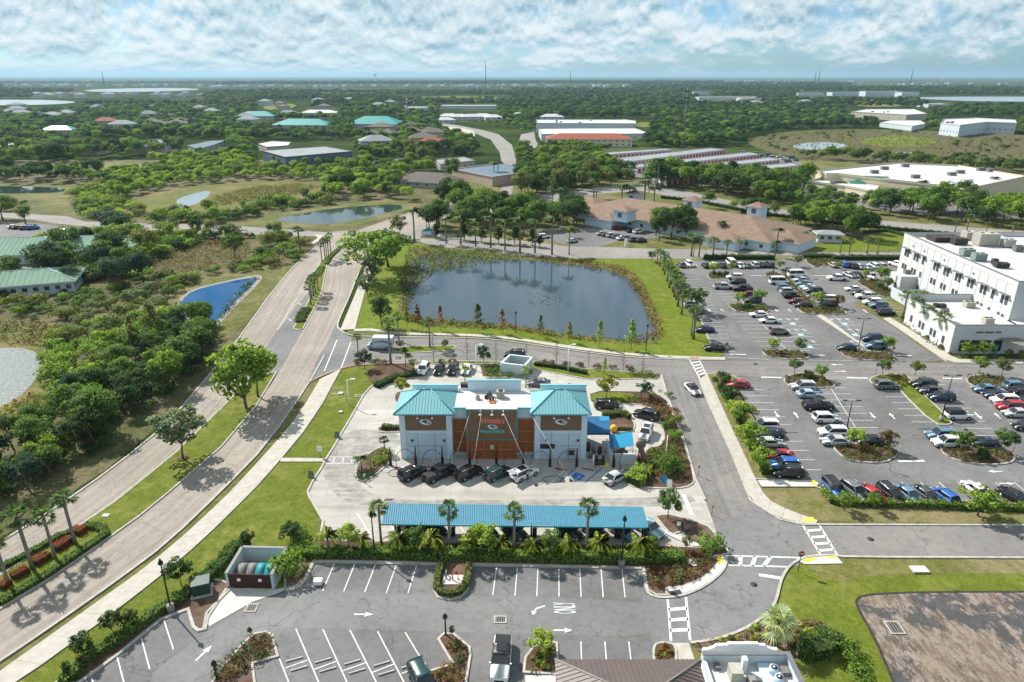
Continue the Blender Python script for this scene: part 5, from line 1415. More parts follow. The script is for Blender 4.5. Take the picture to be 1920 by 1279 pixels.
lamp_post((655,761),711, 'white light pole on the lawn west of the wash', 'white_paint', False, head='arm')
lamp_post((893,696),646, 'white light pole beside the four parked cars behind the wash', 'white_paint', False, head='arm')
lamp_post((1065,698),646, 'white light pole by the planting strip past the walled enclosure', 'white_paint', False, head='arm')
lamp_post((967,624),586, 'slim black light pole on the pond shore', 'black_metal', False, head='acorn')
lamp_post((1211,657),610, 'slim black light pole at the corner of the pond', 'black_metal', False, head='acorn')
lamp_post((1248,862),815, 'white light pole in the planted bed by the drive', 'white_paint', False, head='none')
TG = 'twin-headed light poles of the east car parks'
lamp_post((1586,812),751, 'tall dark twin light pole beside the two silver parked cars', 'black_metal', True, head='twin', group=TG, name='car_park_light')
lamp_post((1764,791),704, 'tall dark twin light pole on the long grass island', 'black_metal', True, head='twin', group=TG, name='car_park_light')
lamp_post((1608,660),597, 'tall dark twin light pole at the blue disabled bays', 'black_metal', True, head='twin', group=TG, name='car_park_light')
lamp_post((1449,512),463, 'tall dark twin light pole among the upper rows by the small bushes', 'black_metal', True, head='twin', group=TG, name='car_park_light')
lamp_post((1517,560),524, 'tall dark twin light pole between the packed car rows', 'black_metal', True, head='twin', group=TG, name='car_park_light')
def sign_post(px, h, label, mat='plastic_grey', shape='round', w=.7, pole='grille_grey', face=0.0):
 p = at(*px); x, y = p.x, p.y; t = thing('road_sign', label, 'sign', (x, y, 0))
 part('pole', MB().tube([(x, y, 0),(x, y, h)],.05, pole, 6), t)
 m = MB()
 if shape == 'round': m.cyl((x, y - .07, h - .2), w / 2,.04, mat, 8, axis='y')
 else: m.box((x, y - .07, h - .25),(w, .04, w * 1.2), mat, rz=face)
 part('face', m, t); return t
t = sign_post((1496,1072),3.0, 'red stop sign on a dark post at the grass corner by the crossings', 'red_paint', 'round', .85, 'black_metal')
tm = text_mesh('STOP', .26,.01, mat='white_paint', name='lettering'); o = part('lettering', tm, t); p = at(1496,1072); o.rotation_euler = (R(90),0,0); o.location = (0,-.12,2.8)
sign_post((1361,661),2.4, 'back of a round sign by the dark sedan at the car park entrance')
sign_post((1668,883),2.4, 'back of a round sign on the oval bed among the east bays')
sign_post((1899,848),2.4, 'back of a round sign on the last oval bed of the east bays')
sign_post((1642,702),2.4, 'back of a round sign at the head of the long grass island')
sign_post((1672,670),2.4, 'back of a round sign at the corner of the hospital entrance lane')
sign_post((601,858),1.9, 'small white board sign at the path end by the wash entrance', 'white_paint', 'sq', .8)
sign_post((1067,738),2.2, 'small board sign between the two lanes behind the wash', 'grille_grey', 'sq', .6)
sign_post((1309,893),2.0, 'thin grey sign by the drive kerb next to the wash bed', 'grille_grey', 'sq', .35)
sign_post((1334,967),1.8, 'thin dark post sign at the wash exit', 'grille_grey', 'sq', .25)
sign_post((1271,997),1.6, 'small white board sign in the triangle bed under the round tree', 'white_paint', 'sq', .5)
sign_post((684,907),1.8, 'thin white marker post in the round bed by the bike rack', 'white_paint', 'sq', .25)
sign_post((889,440),3.0, 'thin sign post at the junction by the far pond', 'plastic_grey', 'sq', .6) if False else None
p = at(694,873); t = thing('bike_rack', 'small steel wave bike rack on the pale patch of the island', 'bike rack', (p.x, p.y, 0))
part('rail', MB().tube([(p.x - .9 + .225 * k, p.y, .75 if (k // 1) % 4 in (1,2) else .15) for k in range(9)],.04, 'grille_grey', 6), t)
for (px, lab) in (((583,897), 'dark leaning sign board on the verge by the round kerb'),((632,822), 'dark leaning sign board at the entrance lane kerb'),((1254,913), 'white leaning board in the brown bed near the drive'),((1244,905), 'small blue board lying in the brown bed near the drive')):
 p = at(*px); t = thing('sign_board_stand', lab, 'sign board', (p.x, p.y, 0))
 mt = {583: 'plastic_grey', 632: 'plastic_grey', 1254: 'white_paint', 1244: 'awning_bright'}[px[0]]
 m = MB(); m.add([(p.x - .4, p.y - .3,.2),(p.x + .4, p.y - .5,.2),(p.x + .4, p.y, 1.3),(p.x - .3, p.y + .1,1.3)],[(0,1,2,3)], mt); m.add([(p.x - .4, p.y + .5,.2),(p.x + .4, p.y + .4,.2),(p.x + .4, p.y, 1.3),(p.x - .3, p.y + .1,1.3)],[(3,2,1,0)], mt); part('board', m, t)
p = at(1298,1020) if False else at(1285,996)
t = thing('display_frame', 'leaning dark framed panel box in the triangle bed', 'panel', (p.x, p.y, 0)); m = MB(); m.box((p.x, p.y, .8),(1.3,.25,1.2), 'iron_dark', rz=.5); part('frame', m, t); m = MB(); m.box((p.x + .07, p.y - .15,.8),(1.0,.1,.9), 'grille_grey', rz=.5); part('panel', m, t)
for (px, w_, d_, lab) in (((639,739),.9,.9, 'small pale concrete pad in the grass by the white pole'),((639,774),.7,.6, 'low grey stone in the grass below the white pole'),((1723,1070),2.0,1.2, 'square pale concrete pad in the verge by the east road'),((1292,1056),.8,.8, 'pale stepping stone in the rust coloured bed'),((1300,1061),.7,.7, 'lower pale stepping stone in the rust coloured bed'),((199,969),.9,.7, 'small pale slab in the median grass beyond the palms')):
 p = at(*px); o = link('utility_pad', MB().box((0,0,.1),(w_, d_, .2), 'concrete_new').mesh('utility_pad'), None, (p.x, p.y, .1)); tag(o, lab, 'pad')
p = at(850,1090); t = thing('pipe_manifold', 'red fire pipes standing on a pale pad inside the horseshoe island', 'fire pipes', (p.x, p.y, .15))
m = MB(); m.box((p.x, p.y, .24),(2.6,1.7,.08), 'concrete_new'); part('pad', m, t)
part('red_pipe', MB().tube([(p.x - .1, p.y, .25),(p.x - .1, p.y, 1.2),(p.x + .6, p.y, 1.2),(p.x + .6, p.y, .3)],.09, 'red_paint', 8), t)
part('red_valve', MB().cyl((p.x + .3, p.y, 1.4),.18,.15, 'red_paint', 10), t)
part('grey_pipe', MB().tube([(p.x - .9, p.y + .2,.25),(p.x - .9, p.y + .2,.9),(p.x - .9, p.y + .9,.9),(p.x - .9, p.y + .9,.25)],.1, 'grille_grey', 8), t)
WS = [((437,1251),(404 + 113,1238))]
k = 0
for (bx0, by0) in ((552,1238),(606,1240),(661,1243),(716,1246),(768,1250)):
 for (dx, dy, row) in ((0,0, 'upper'),(9,17, 'lower')):
  if bx0 == 768 and row == 'lower': continue
  p = at(bx0 + dx, by0 + dy); k += 1
  o = link('wheel_stop', MB().box((0,0,.06),(1.7,.16,.12), 'kerb_concrete').mesh('wheel_stop'), None, (p.x, p.y, .08)); o.rotation_euler = (0,0,.38)
  tag(o, 'concrete wheel stop, %s side of the middle line, %s angled bay from the island' % (row, ORD[(k - 1) // 2]), 'wheel stop', 'wheel stops in the angled bays')
p = at(803,443); t = thing('entry_sign', 'pale blue house-shaped entry sign on the median among the far palms', 'sign', (p.x, p.y, 0)); x, y = p.x, p.y
m = MB(); m.box((x, y, 1.1),(5.0,.8,2.2), 'blue_wall'); m.add([(x - 2.6, y - .45,2.2),(x + 2.6, y - .45,2.2),(x, y - .45,3.6),(x - 2.6, y + .45,2.2),(x + 2.6, y + .45,2.2),(x, y + .45,3.6)],[(0,1,2),(5,4,3),(0,2,5,3),(1,4,5,2)], 'canopy_blue'); part('sign_body', m, t)
m = MB(); m.box((x, y - .43,1.3),(3.8,.06,.9), 'white_paint'); part('panel', m, t)
p = at(1173,463); t = thing('statue_sign', 'small white post sign between two bushes on the office lawn', 'sign', (p.x, p.y, 0)); m = MB(); m.box((p.x, p.y, 1.5),(.9,.4,3.0), 'white_paint'); part('post', m, t)
# ================================================================== HOSPITAL
hs = thing('hospital', 'large white three-storey clinic with grey sunshades and a flat white roof', 'building', (130,170,0))
m = MB(); m.prism([(115.2,198),(113.3,147),(190,147),(190,198)],0,14, 'hospital_wall', topmat='white_roof'); part('main_wall', m, hs)
m = MB(); PP = [Vector(q) for q in ((115.3,197.9),(113.4,147.1),(189.9,147.1),(189.9,197.9))]; ribbon(m, PP, .35,13.9,15.1, 'hospital_wall', True); pr = part('parapet', m, hs)
m = MB(); ribbon(m, PP, .5,15.102,15.22, 'grey_trim', True); sub('coping', m, pr)
m = MB(); ribbon(m, [Vector((130,147.3)), Vector((143,197.6))],.4,14,14.5, 'hospital_wall', False); part('roof_divider', m, hs)
def xw(y): return 113.3 + (y - 147) * (1.9 / 51) - .02
def win_x(root, y, z, w, h, shade=False, pane='window_glass'):
 x = xw(y) if root is hs else None
def window_face(root, x, y, z, w, h, dirn, frame='grey_trim', glass='window_glass', shade=0):
 """dirn: 'x' wall facing -X, 'y' wall facing -Y"""
 m = MB()
 if dirn == 'x': m.box((x - .02, y, z),(.10, w + .16, h + .16), frame)
 else: m.box((x, y - .02, z),(w + .16,.10, h + .16), frame)
 f = part('window', m, root); m = MB()
 if dirn == 'x': m.box((x - .06, y, z),(.06, w, h), glass)
 else: m.box((x, y - .06, z),(w, .06, h), glass)
 sub('pane', m, f); return f
UPW = [(194.6,2),(189.4,2),(185.6,1),(179.0,2),(174.0,2),(168.6,2),(163.3,2),(158.0,2),(154.3,1),(150.0,2)]
for y, n in UPW:
 for k in range(n):
  yy = y + (k - (n - 1) / 2) * 1.5; window_face(hs, xw(yy), yy, 9.9,.8,1.9, 'x'); window_face(hs, xw(yy), yy, 5.9,.8,1.4, 'x')
  window_face(hs, xw(yy), yy, 1.9,.8,1.4, 'x')
 m = MB(); w = 3.3 if n == 2 else 2.2; m.box((xw(y) - .55, y, 11.35),(1.1, w, .10), 'grey_trim')
 for s_ in (-1,1): m.box((xw(y) - .5, y + s_ * w * .45,11.1),(.9,.06,.06), 'grey_trim')
 part('sunshade', m, hs)
m = MB()
for yy in np.arange(150.5,197,3.4):
 bx(xw(yy) - .015, xw(yy), yy - .04, yy + .04,0,13.9, 'grille_grey', m)
part('wall_joint', m, hs)
for k, (a, y) in enumerate(((1753,192),(1782,186),(1828,176),(1874,163))):
 m = MB(); m.box((xw(y) - .1, y, 12.6),(.2,.35,.35), 'grey_trim'); part('wall_light', m, hs)
lw = part('low_wing', MB().prism([(98.4,161.6),(97.6,141.3),(113.2,141.3),(114.5,161.6)],0,6.0, 'hospital_wall', topmat='white_roof'), hs)
m = MB(); PL = [Vector(q) for q in ((98.5,161.5),(97.7,141.4),(118,141.4),(118,161.5))]; ribbon(m, PL[:3],.3,5.9,6.8, 'hospital_wall', False); ribbon(m, [PL[3], PL[0]],.3,5.9,7.6, 'hospital_wall', False); sub('parapet', m, lw)
m = MB(); ribbon(m, PL[:3],.42,6.802,6.9, 'grey_trim', False); ribbon(m, [PL[3], PL[0]],.42,7.602,7.7, 'grey_trim', False); sub('coping', m, lw)
for yy in (158.6,154.6,153.1,149.5,148.0,144.4):
 window_face(hs, 97.6 + (yy - 141.3) * .8 / 20.3, yy, 2.3,.8,1.5, 'x')
for X in (100.5,103,105.5,108): window_face(hs, X, 141.28,2.0,1.7,2.4, 'y', 'iron_dark', 'glass_dark')
m = MB(); bx(112.8,130,143.5,147.0,0,6.0, 'hospital_wall', m); part('front_wing', m, hs)
m = MB(); m.add([(107.5,141.2,3.9),(112,141.2,3.9),(115.5,134.6,3.6),(111.5,134.6,3.6)],[(0,3,2,1),(0,1,2,3)], 'unit_beige'); m.box((113.5,134.5,3.5),(4.0,.15,.3), 'iron_dark'); part('entrance_canopy', m, hs)
m = MB(); m.tube([(111.6,134.8,0),(111.6,134.8,3.6)],.1, 'iron_dark', 6); m.tube([(115.4,134.8,0),(115.4,134.8,3.6)],.1, 'iron_dark', 6); part('canopy_post', m, hs)
m = MB()
for k in range(17):
 if k in (5,12): continue
 m.box((102.6 + k * .33,141.1,5.2),(.2,.06,.34), 'iron_dark')
part('name_lettering', m, hs)
m = MB(); m.prism([(110.2,192.2),(110.2,186.6),(114.9,186.6),(115,192.2)],0,5, 'hospital_wall', topmat='white_roof'); an = part('annex', m, hs)
m = MB(); bx(110.16,110.2,188.5,189.1,0,4.6, 'grey_trim', m); sub('downpipe', m, an)
m = MB(); bx(106.5,113.6,176.5,181.5,.2,2.8, 'blue_steel_wall', m); bx(106.3,106.5,174.8,183.5,0,3.0, 'white_wall_pale', m); part('generator_yard', m, hs)
m = MB(); bx(109.5,114.2,163,172,0,3.4, 'hospital_wall', m); bx(109.6,114.1,163.1,171.9,3.402,3.45, 'white_roof', m); part('side_block', m, hs)
m = MB()
UN = [((1797,457),3.6,1.6, 'iron_dark', 14.2),((1820,448),4.5,2.2, 'unit_beige', 14.2),((1846,458),5.5,3.2, 'unit_beige', 14.2),((1888,462),3.0,2.0, 'unit_beige', 14.2),((1812,478),3.0,1.7, 'unit_green', 14.2),((1834,487),3.0,1.7, 'unit_green', 14.2),((1864,495),1.2,1.3, 'iron_dark', 14.2),((1872,500),2.0,1.1, 'iron_dark', 14.2),((1881,501),2.0,1.1, 'iron_dark', 14.2),((1908,470),2.2,1.4, 'plastic_grey', 14.2),
  ((1754,575),.9,.8, 'iron_dark', 6.1),((1766,576),1.4,.8, 'iron_dark', 6.1),((1771,586),1.4,.8, 'plastic_grey', 6.1),((1816,575),2.2,1.3, 'unit_beige', 6.1),((1851,606),2.0,1.3, 'unit_beige', 6.1),((1770,450),8.0,1.2, 'iron_dark', 14.2),((1700,513),1.5,1, 'plastic_grey', 5.0)]
for (px, s_, h_, mt, z) in UN:
 p = at(px[0], px[1], z); m = MB(); m.box((p.x, p.y, z + h_ / 2),(s_, s_ * .55 + .5, h_), mt)
 u = part('rooftop_unit', m, hs); m = MB()
 for q in (-.25,.25): m.cyl((p.x + q * s_, p.y, z + h_ + .06), min(.5, s_ * .2),.1, 'iron_dark', 10)
 sub('fan', m, u)
m = MB(); p = at(1868,668); m.box((p.x, p.y + .5,1.3),(.9,.1,2.4), 'awning_bright', rz=.5); o = link('banner', m.mesh('banner')); tag(o, 'blue and white feather banner by the clinic door', 'banner')
# ================================================================== RESTAURANT at the lower edge
rs = thing('restaurant', 'restaurant with brown standing-seam roof and white flat-roofed kitchen wing', 'building', (15,46,0))
part('dining_wall', bx(5.2,18.5,36,51.4,0,3.3, 'white_wall_pale'), rs)
rf, sm = hip_mb(4.3,19.0,35.5,52.2,3.5,6.6, 'dark_brown_roof', seam=.48, tmat='grille_grey')
r_ = part('hip_roof', rf, rs); o = sub('standing_seams', sm, r_); o['kind'] = 'stuff'
part('kitchen_wall', bx(18.6,27.0,38,51.0,0,4.4, 'white_paint'), rs)
part('flat_roof', bx(18.8,26.8,38,50.8,4.4,4.46, 'white_roof'), rs)
m = MB(); bx(18.6,27.0,50.7,51.0,4.4,5.6, 'white_wall_pale', m); bx(26.7,27.0,38,50.7,4.4,5.6, 'white_wall_pale', m); bx(18.6,18.9,38,50.7,4.4,5.0, 'white_wall_pale', m); pw = part('parapet', m, rs)
m = MB(); bx(18.5,27.1,50.65,51.08,5.6,5.7, 'grey_trim', m); bx(26.6,27.1,38,50.65,5.6,5.7, 'grey_trim', m); sub('coping', m, pw)
m = MB(); pf = [(18.9,5.0),(19.4,5.05),(19.9,5.3),(20.2,5.6),(21.3,5.65),(21.3,5.8),(24.3,5.8),(24.3,5.65),(25.0,5.6),(25.3,5.3),(25.8,5.1),(26.3,5.05),(26.3,4.6),(18.9,4.6)]
n = len(pf)
m.add([(x, 51.9, z) for x, z in pf] + [(x, 52.2, z) for x, z in pf],[tuple(range(n))[::-1], tuple(range(n, 2 * n))] + [(i, (i + 1) % n, n + (i + 1) % n, n + i) for i in range(n)], 'white_paint'); part('curved_gable', m, rs)
part('gable_wall', bx(18.9,26.3,51.95,52.15,0,4.6, 'white_paint'), rs)
part('fan_platform', bx(23.8,25.3,47.5,50.6,4.46,4.75, 'blue_wall'), rs)
for (x, y) in ((25.0,49.4),(25.1,48.3)):
 m = MB(); m.cyl((x, y, 5.1),.42,.7, 'blue_wall', 16); f = part('exhaust_fan', m, rs); m = MB(); m.cyl((x, y, 5.47),.31,.04, 'iron_dark', 14); m.cyl((x, y, 5.5),.1,.06, 'white_paint', 8); sub('fan_guard', m, f)
for (x, y, s_, h_, mt) in ((21.2,49.0,1.1,1.3, 'unit_beige'),(22.3,49.9,.45,1.6, 'white_paint'),(22.6,48.3,.8,.6, 'grille_grey'),(22.9,47.4,.9,.9, 'iron_dark'),(19.9,50.2,.5,.4, 'plastic_grey'),(26.2,49.6,.7,.5, 'plastic_grey')):
 m = MB(); m.box((x, y, 4.46 + h_ / 2),(s_, s_ * 1.2, h_), mt); part('rooftop_unit', m, rs)
# ================================================================== OFFICE with tan roof
def local(root_xy, rot):
 ca, sa = math.cos(rot), math.sin(rot)
 return lambda x, y, z=0: (root_xy[0] + x * ca - y * sa, root_xy[1] + x * sa + y * ca, z)
def hip_house(name, label, c, L_, W_, rot, eave, ridge, wall, roof, win=6, group=None, over=.8, cat='building', seam=0, floors=1):
 t = thing(name, label, cat, (c[0], c[1],0), rot, group)
 o = link('wall', bx(-L_ / 2 + over, L_ / 2 - over, -W_ / 2 + over, W_ / 2 - over, 0, eave, wall).mesh('wall'), t)
 rf, sm = hip_mb(-L_ / 2, L_ / 2,-W_ / 2, W_ / 2, eave + .02, ridge, roof, seam=seam, thick=.35, tmat='white_wall_pale')
 o = link('roof', rf.mesh('roof'), t)
 if seam: q = link('seams', sm.mesh('seams'), o); q['kind'] = 'stuff'
 if win:
  wm = MB(); wm.box((0,0,0),(1.6,.12,1.4), 'white_wall_pale'); w0 = wm.mesh('window'); pm = MB(); pm.box((0,0,0),(1.3,.16,1.15), 'window_glass'); p0 = pm.mesh('pane')
  wm2 = MB(); wm2.box((0,0,0),(.12,1.6,1.4), 'white_wall_pale'); w1 = wm2.mesh('window'); pm = MB(); pm.box((0,0,0),(.16,1.3,1.15), 'window_glass'); p1 = pm.mesh('pane')
  for fl in range(floors):
   z = 1.8 + fl * 3.2
   for i in range(win):
    x = (-L_ / 2 + over) + (L_ - 2 * over) * (i + .5) / win
    q = link('window', w0, t, (x, -W_ / 2 + over - .03, z)); link('pane', p0, q)
   k = max(1, int(win * W_ / L_))
   for i in range(k):
    y = (-W_ / 2 + over) + (W_ - 2 * over) * (i + .5) / k
    for sx_ in (-1,1):
     q = link('window', w1, t, (sx_ * (L_ / 2 - over + .03), y, z)); link('pane', p1, q)
 return t
of = hip_house('office_building', 'long low office with sprawling tan tiled hip roof and pale blue walls', (70,279),92,35, R(-45),3.6,8.6, 'blue_wall_trim', 'tan_tiles', 16)
F = local((0,0),0)
for (lx, ly, lw, ld) in ((-46,-3,24,22),(-24,-20,15,12),(30,-20,14,10),(46,-4,16,16)):
 rf, sm = hip_mb(lx - lw / 2, lx + lw / 2, ly - ld / 2, ly + ld / 2,3.64,3.6 + min(lw, ld) * .17, 'tan_tiles', thick=.35, tmat='white_wall_pale'); link('wing_roof', rf.mesh('wing_roof'), of)
 link('wing_wall', bx(lx - lw / 2 + .7, lx + lw / 2 - .7, ly - ld / 2 + .7, ly + ld / 2 - .7,0,3.5, 'blue_wall_trim').mesh('wing_wall'), of)
for (lx, ly, h0, s_) in ((-30,8,9.5,5),(-3,12,9.5,5.5),(27,9,11,5.5),(-14,-21,8.0,6.5)):
 q = link('cupola', bx(lx - s_ / 2, lx + s_ / 2, ly - s_ / 2, ly + s_ / 2,3.6, h0, 'blue_wall_trim').mesh('cupola'), of)
 rf, sm = hip_mb(lx - s_ / 2 - .7, lx + s_ / 2 + .7, ly - s_ / 2 - .7, ly + s_ / 2 + .7, h0 + .02, h0 + 1.5, 'tan_tiles', thick=.4, tmat='white_wall_pale'); link('cupola_roof', rf.mesh('cupola_roof'), q)
 m = MB(); m.box((lx, ly - s_ / 2 - .03, h0 - 1.8),(1.8,.1,1.8), 'blue_steel_wall'); link('louvre', m.mesh('louvre'), q); m = MB(); m.box((lx - s_ / 2 - .03, ly, h0 - 1.8),(.1,1.8,1.8), 'blue_steel_wall'); link('louvre', m.mesh('louvre'), q)
p = at(1541,452)
gh = hip_house('gatehouse', 'small white drive-through kiosk building with posts beside the office lane', (p.x + 2, p.y),10,7, R(-8),3.2,4.2, 'white_wall_pale', 'grey_metal_roof', 3)
# ================================================================== flat-roofed buildings read from their roof corners
def flat_building(name, label, corners_px, h, wall, roof, units=0, par=.6, windows=0, cat='building', group=None, doors=0, world=None, seed=0, band=None):
 P = [Vector(q) for q in world] if world else [at(x, y, h).xy for x, y in corners_px]
 c = sum(P, Vector((0,0))) / len(P)
 t = thing(name, label, cat, (c.x, c.y, 0),0, group)
 m = MB(); m.prism(P, 0, h, wall, topmat=roof); part('wall', m, t)
 if par:
  m = MB(); ribbon(m, P, .5, h - .01, h + par, wall, True); part('parapet', m, t)
  m = MB(); ribbon(m, P, .62, h + par + .002, h + par + .12, 'grille_grey' if band is None else band, True); part('coping', m, t)
 rr = random.Random(seed + 3); A, D = P[1] - P[0], P[-1] - P[0]
 for k in range(units):
  q = P[0] + A * rr.uniform(.12,.88) + D * rr.uniform(.15,.85)
  m = MB(); s_ = rr.uniform(1.8,3.4); m.box((q.x, q.y, h + .7),(s_, s_ * .6,1.4), rr.choice(['unit_beige', 'plastic_grey', 'grille_grey'])); part('rooftop_unit', m, t)
 ar = sum(P[i].x * P[(i + 1) % len(P)].y - P[(i + 1) % len(P)].x * P[i].y for i in range(len(P)))
 for i in range(len(P)):
  a, b = P[i], P[(i + 1) % len(P)]
  d = b - a; n_ = Vector((d.y, -d.x)) if ar > 0 else Vector((-d.y, d.x))
  if n_.dot(-((a + b) / 2)) <= 0 or d.length < 6: continue
  n_.normalize(); ang = math.atan2(d.y, d.x)
  if windows:
   k = max(2, int(d.length / 5)); k = min(k, windows)
   for j in range(k):
    q = a + d * ((j + .5) / k) + n_ * .04
    m = MB(); m.box((q.x, q.y, h * .42),(2.0,.14,1.5), 'white_paint', rz=ang); w = part('window', m, t)
    q = q + n_ * .05; m = MB(); m.box((q.x, q.y, h * .42),(1.7,.1,1.2), 'window_glass', rz=ang); sub('pane', m, w)
  if doors:
   k = int(d.length / 4)
   if k > 2 and d.length > 15:
    for j in range(k):
     q = a + d * ((j + .5) / k) + n_ * .05; m = MB(); m.box((q.x, q.y, h * .42),(2.6,.12, h * .78), 'red_door', rz=ang); part('red_door', m, t)
 return t
wh = flat_building('warehouse', 'big cream warehouse with white membrane roof beyond the shade trees', [(1549,328),(1530,322),(1678,307),(1796,312),(1925,333),(1812,357),(1752,349),(1571,328)],8, 'cream_wall', 'white_roof', 0,.8,0)
for (x, y) in ((1639,325),(1658,318),(1697,313),(1716,334),(1784,329),(1800,325),(1838,320),(1857,322)):
 p = at(x, y, 8); m = MB(); m.box((p.x, p.y, 8.9),(3.8,2.4,1.7), 'plastic_grey'); part('rooftop_unit', m, wh)
lowb = flat_building('office_wing', 'cream single-storey wing with white roof in front of the big warehouse', [(1515,341),(1545,335),(1650,349),(1640,362),(1585,351)],5, 'cream_wall', 'white_roof', 2,.6,8)
p = at(1640,340,6); q = hip_house('entrance_portico', 'dark green gabled entrance roof on the cream warehouse front', (p.x, p.y),26,14, R(-20),4.6,8.6, 'cream_wall', 'dark_green_roof', 3, seam=1.2)
flat_building('clinic_flat_roof', 'low blue-grey flat roofed block with pinkish walls among the trees', [(848,318),(944,307),(1012,321),(923,333)],5, 'pink_wall', 'blue_grey_roof', 0,.5,0, band='pink_wall')
flat_building('tall_warehouse', 'long white panelled warehouse with a row of dark roof vents', [(1006,232),(1006,225),(1168,225),(1192,228),(1192,233)],9, 'white_wall_pale', 'white_roof', 5,.8,9, seed=4)
flat_building('low_warehouse', 'low white-roofed shed in front of the long panelled warehouse', [(1015,252),(1010,242),(1100,241),(1190,241),(1218,251),(1110,252)],6, 'white_wall_pale', 'white_roof', 0,.3,6)
q = at(1103,262,5); hip_house('red_roof_building', 'pale two-storey building with broad red tile roof beside the storage yard', (q.x, q.y),76,26, R(-1),6.5,10.5, 'cream_wall', 'red_tiles', 14, floors=2)
flat_building('steel_shed', 'dark blue steel warehouse with pale weathered roof in the woodland', [(491,283),(608,275),(660,284),(535,295)],7, 'blue_steel_wall', 'grey_metal_roof', 0,.2,0)
flat_building('long_shed', 'long low grey-roofed shed next to the blue steel warehouse', [(668,305),(752,298),(762,307),(684,316)],4, 'cream_wall', 'blue_grey_roof', 0,.2,4)
flat_building('mixed_offices', 'low pale office block with bright flat roof north of the brown hip roof', [(815,300),(868,295),(890,302),(826,309)],4, 'beige_wall', 'grey_metal_roof', 2,.4,5)
q = at(805,338,3); hip_house('brown_hip_house', 'brown shingled hip roof showing between tree crowns', (q.x, q.y),36,20, R(-20),3.2,7.5, 'beige_wall', 'brown_shingle', 6)
q = at(815,270,4); hip_house('terracotta_house', 'terracotta hip-roofed office deep in the trees', (q.x, q.y),34,18, R(-8),5,9, 'pink_wall', 'red_tiles', 6)
flat_building('grey_row', 'narrow grey flat-roofed row in front of the terracotta roof', [(742,274),(842,268),(850,276),(750,282)],4, 'pink_wall', 'blue_grey_roof', 2,.4,8)
q = at(706,231,6); hip_house('teal_roof_hall', 'large bright teal hip-roofed hall rising over the woods', (q.x, q.y),62,34, R(-8),6,14, 'beige_wall', 'teal_roof', 8, floors=1)
q = at(570,233,6); hip_house('teal_roof_wing', 'wide teal roof left of the bright teal hall, among dark trees'.replace('left of', 'beside'),(q.x, q.y),66,30, R(-4),6,12, 'beige_wall', 'teal_roof', 8)
q = at(482,217,6); hip_house('teal_roof_lodge', 'faded teal hip roof nearest the dark woods edge'.replace('nearest', 'close to'),(q.x, q.y),52,28, R(6),6,12, 'beige_wall', 'teal_roof', 6)
q = at(112,241,5); hip_house('pale_teal_house', 'small pale teal roof sunk in bright woodland', (q.x, q.y),34,18, R(4),4,8, 'beige_wall', 'teal_roof', 4)
q = at(199,226,5); hip_house('red_roof_house', 'small red hip roof house in the woods', (q.x, q.y),26,16, R(8),5,9, 'pink_wall', 'red_tiles', 4)
q = at(540,212,5); hip_house('grey_roof_house', 'grey roofed house between the two faded teal roofs', (q.x, q.y),30,18, R(3),5,9, 'white_wall_pale', 'grey_metal_roof', 4)
q = at(600,211,5); hip_house('wide_grey_house', 'wide whitish roofed house behind the wide teal roof', (q.x, q.y),56,22, R(-3),5,9, 'white_wall_pale', 'white_roof', 6)
flat_building('wood_edge_warehouse', 'beige warehouse with dark end wall at the woodland edge', [(140,276),(232,263),(240,266),(178,277)],6, 'beige_wall', 'grey_metal_roof', 0,.2,4)
flat_building('grey_warehouse', 'second long warehouse with grey roof by the dry field', [(236,273),(286,262),(332,261),(330,267),(290,276)],6, 'pink_wall', 'blue_grey_roof', 0,.2,4)
flat_building('pale_green_shed', 'grey shed with pale green roof edge behind lime trees', [(352,273),(395,264),(424,263),(400,272),(372,280)],5, 'grey_blue_wall', 'blue_grey_roof', 0,.2,3)
flat_building('white_depot', 'white depot at the edge of the western woods', [(-20,270),(52,267),(45,276),(-20,278)],6, 'white_wall_pale', 'white_roof', 0,.3,4)
flat_building('oval_roof_hall', 'low hall with pinkish white roof among lime-green trees', [(484,270),(510,265),(545,267),(540,273),(500,276)],5, 'beige_wall', 'white_roof', 0,.2,3)
for i, (cx, cy, L_, W_, rt, lab) in enumerate(((20,462,44,22,12, 'pale green gabled clinic roof beside the small car park'),(140,456,42,20,6, 'pale green roofed clinic between the car park and dark trees'),(25,520,34,16,20, 'lowest pale green roofed clinic with narrow windows'),(140,437,16,9,-4, 'little pale green roofed porch block'))):
 q = at(cx, cy, 4); hip_house('green_roof_clinic', lab, (q.x, q.y), L_, W_, R(rt),3.4,3.4 + W_ * .16, 'white_wall_pale', 'green_metal_roof', 12, seam=1.4)
for i, (cs, lab) in enumerate((([(1065,291),(1245,279),(1262,281),(1080,295)], 'storage row with red doors beside the red tile roof'),([(1130,300),(1330,278),(1360,281),(1160,306)], 'second storage row with red doors, widest roof'),([(1170,311),(1400,286),(1425,290),(1195,315)], 'third storage row with red doors'),([(1210,320),(1440,296),(1462,300),(1235,325)], 'fourth storage row with red doors'),([(1235,331),(1350,317),(1480,306),(1495,311),(1370,325),(1250,337)], 'storage row with red doors next to the shade trees'))):
 flat_building('storage_row', lab, cs, 3.4, 'white_wall_pale', 'grey_metal_roof', 0,.25,0, group='self storage rows', doors=1)
of2 = flat_building('glass_office', 'modern white three-storey office with tall fins beyond the marsh', [(1764,232),(1770,224),(1826,222),(1903,226),(1906,232),(1850,230),(1800,236)],11, 'white_wall_pale', 'white_roof', 3,.8,6)
flat_building('supermarket', 'big beige store with white roof past the dark woods', [(1596,210),(1625,205),(1712,205),(1738,214),(1700,216)],8, 'beige_wall', 'white_roof', 3,.6,5)
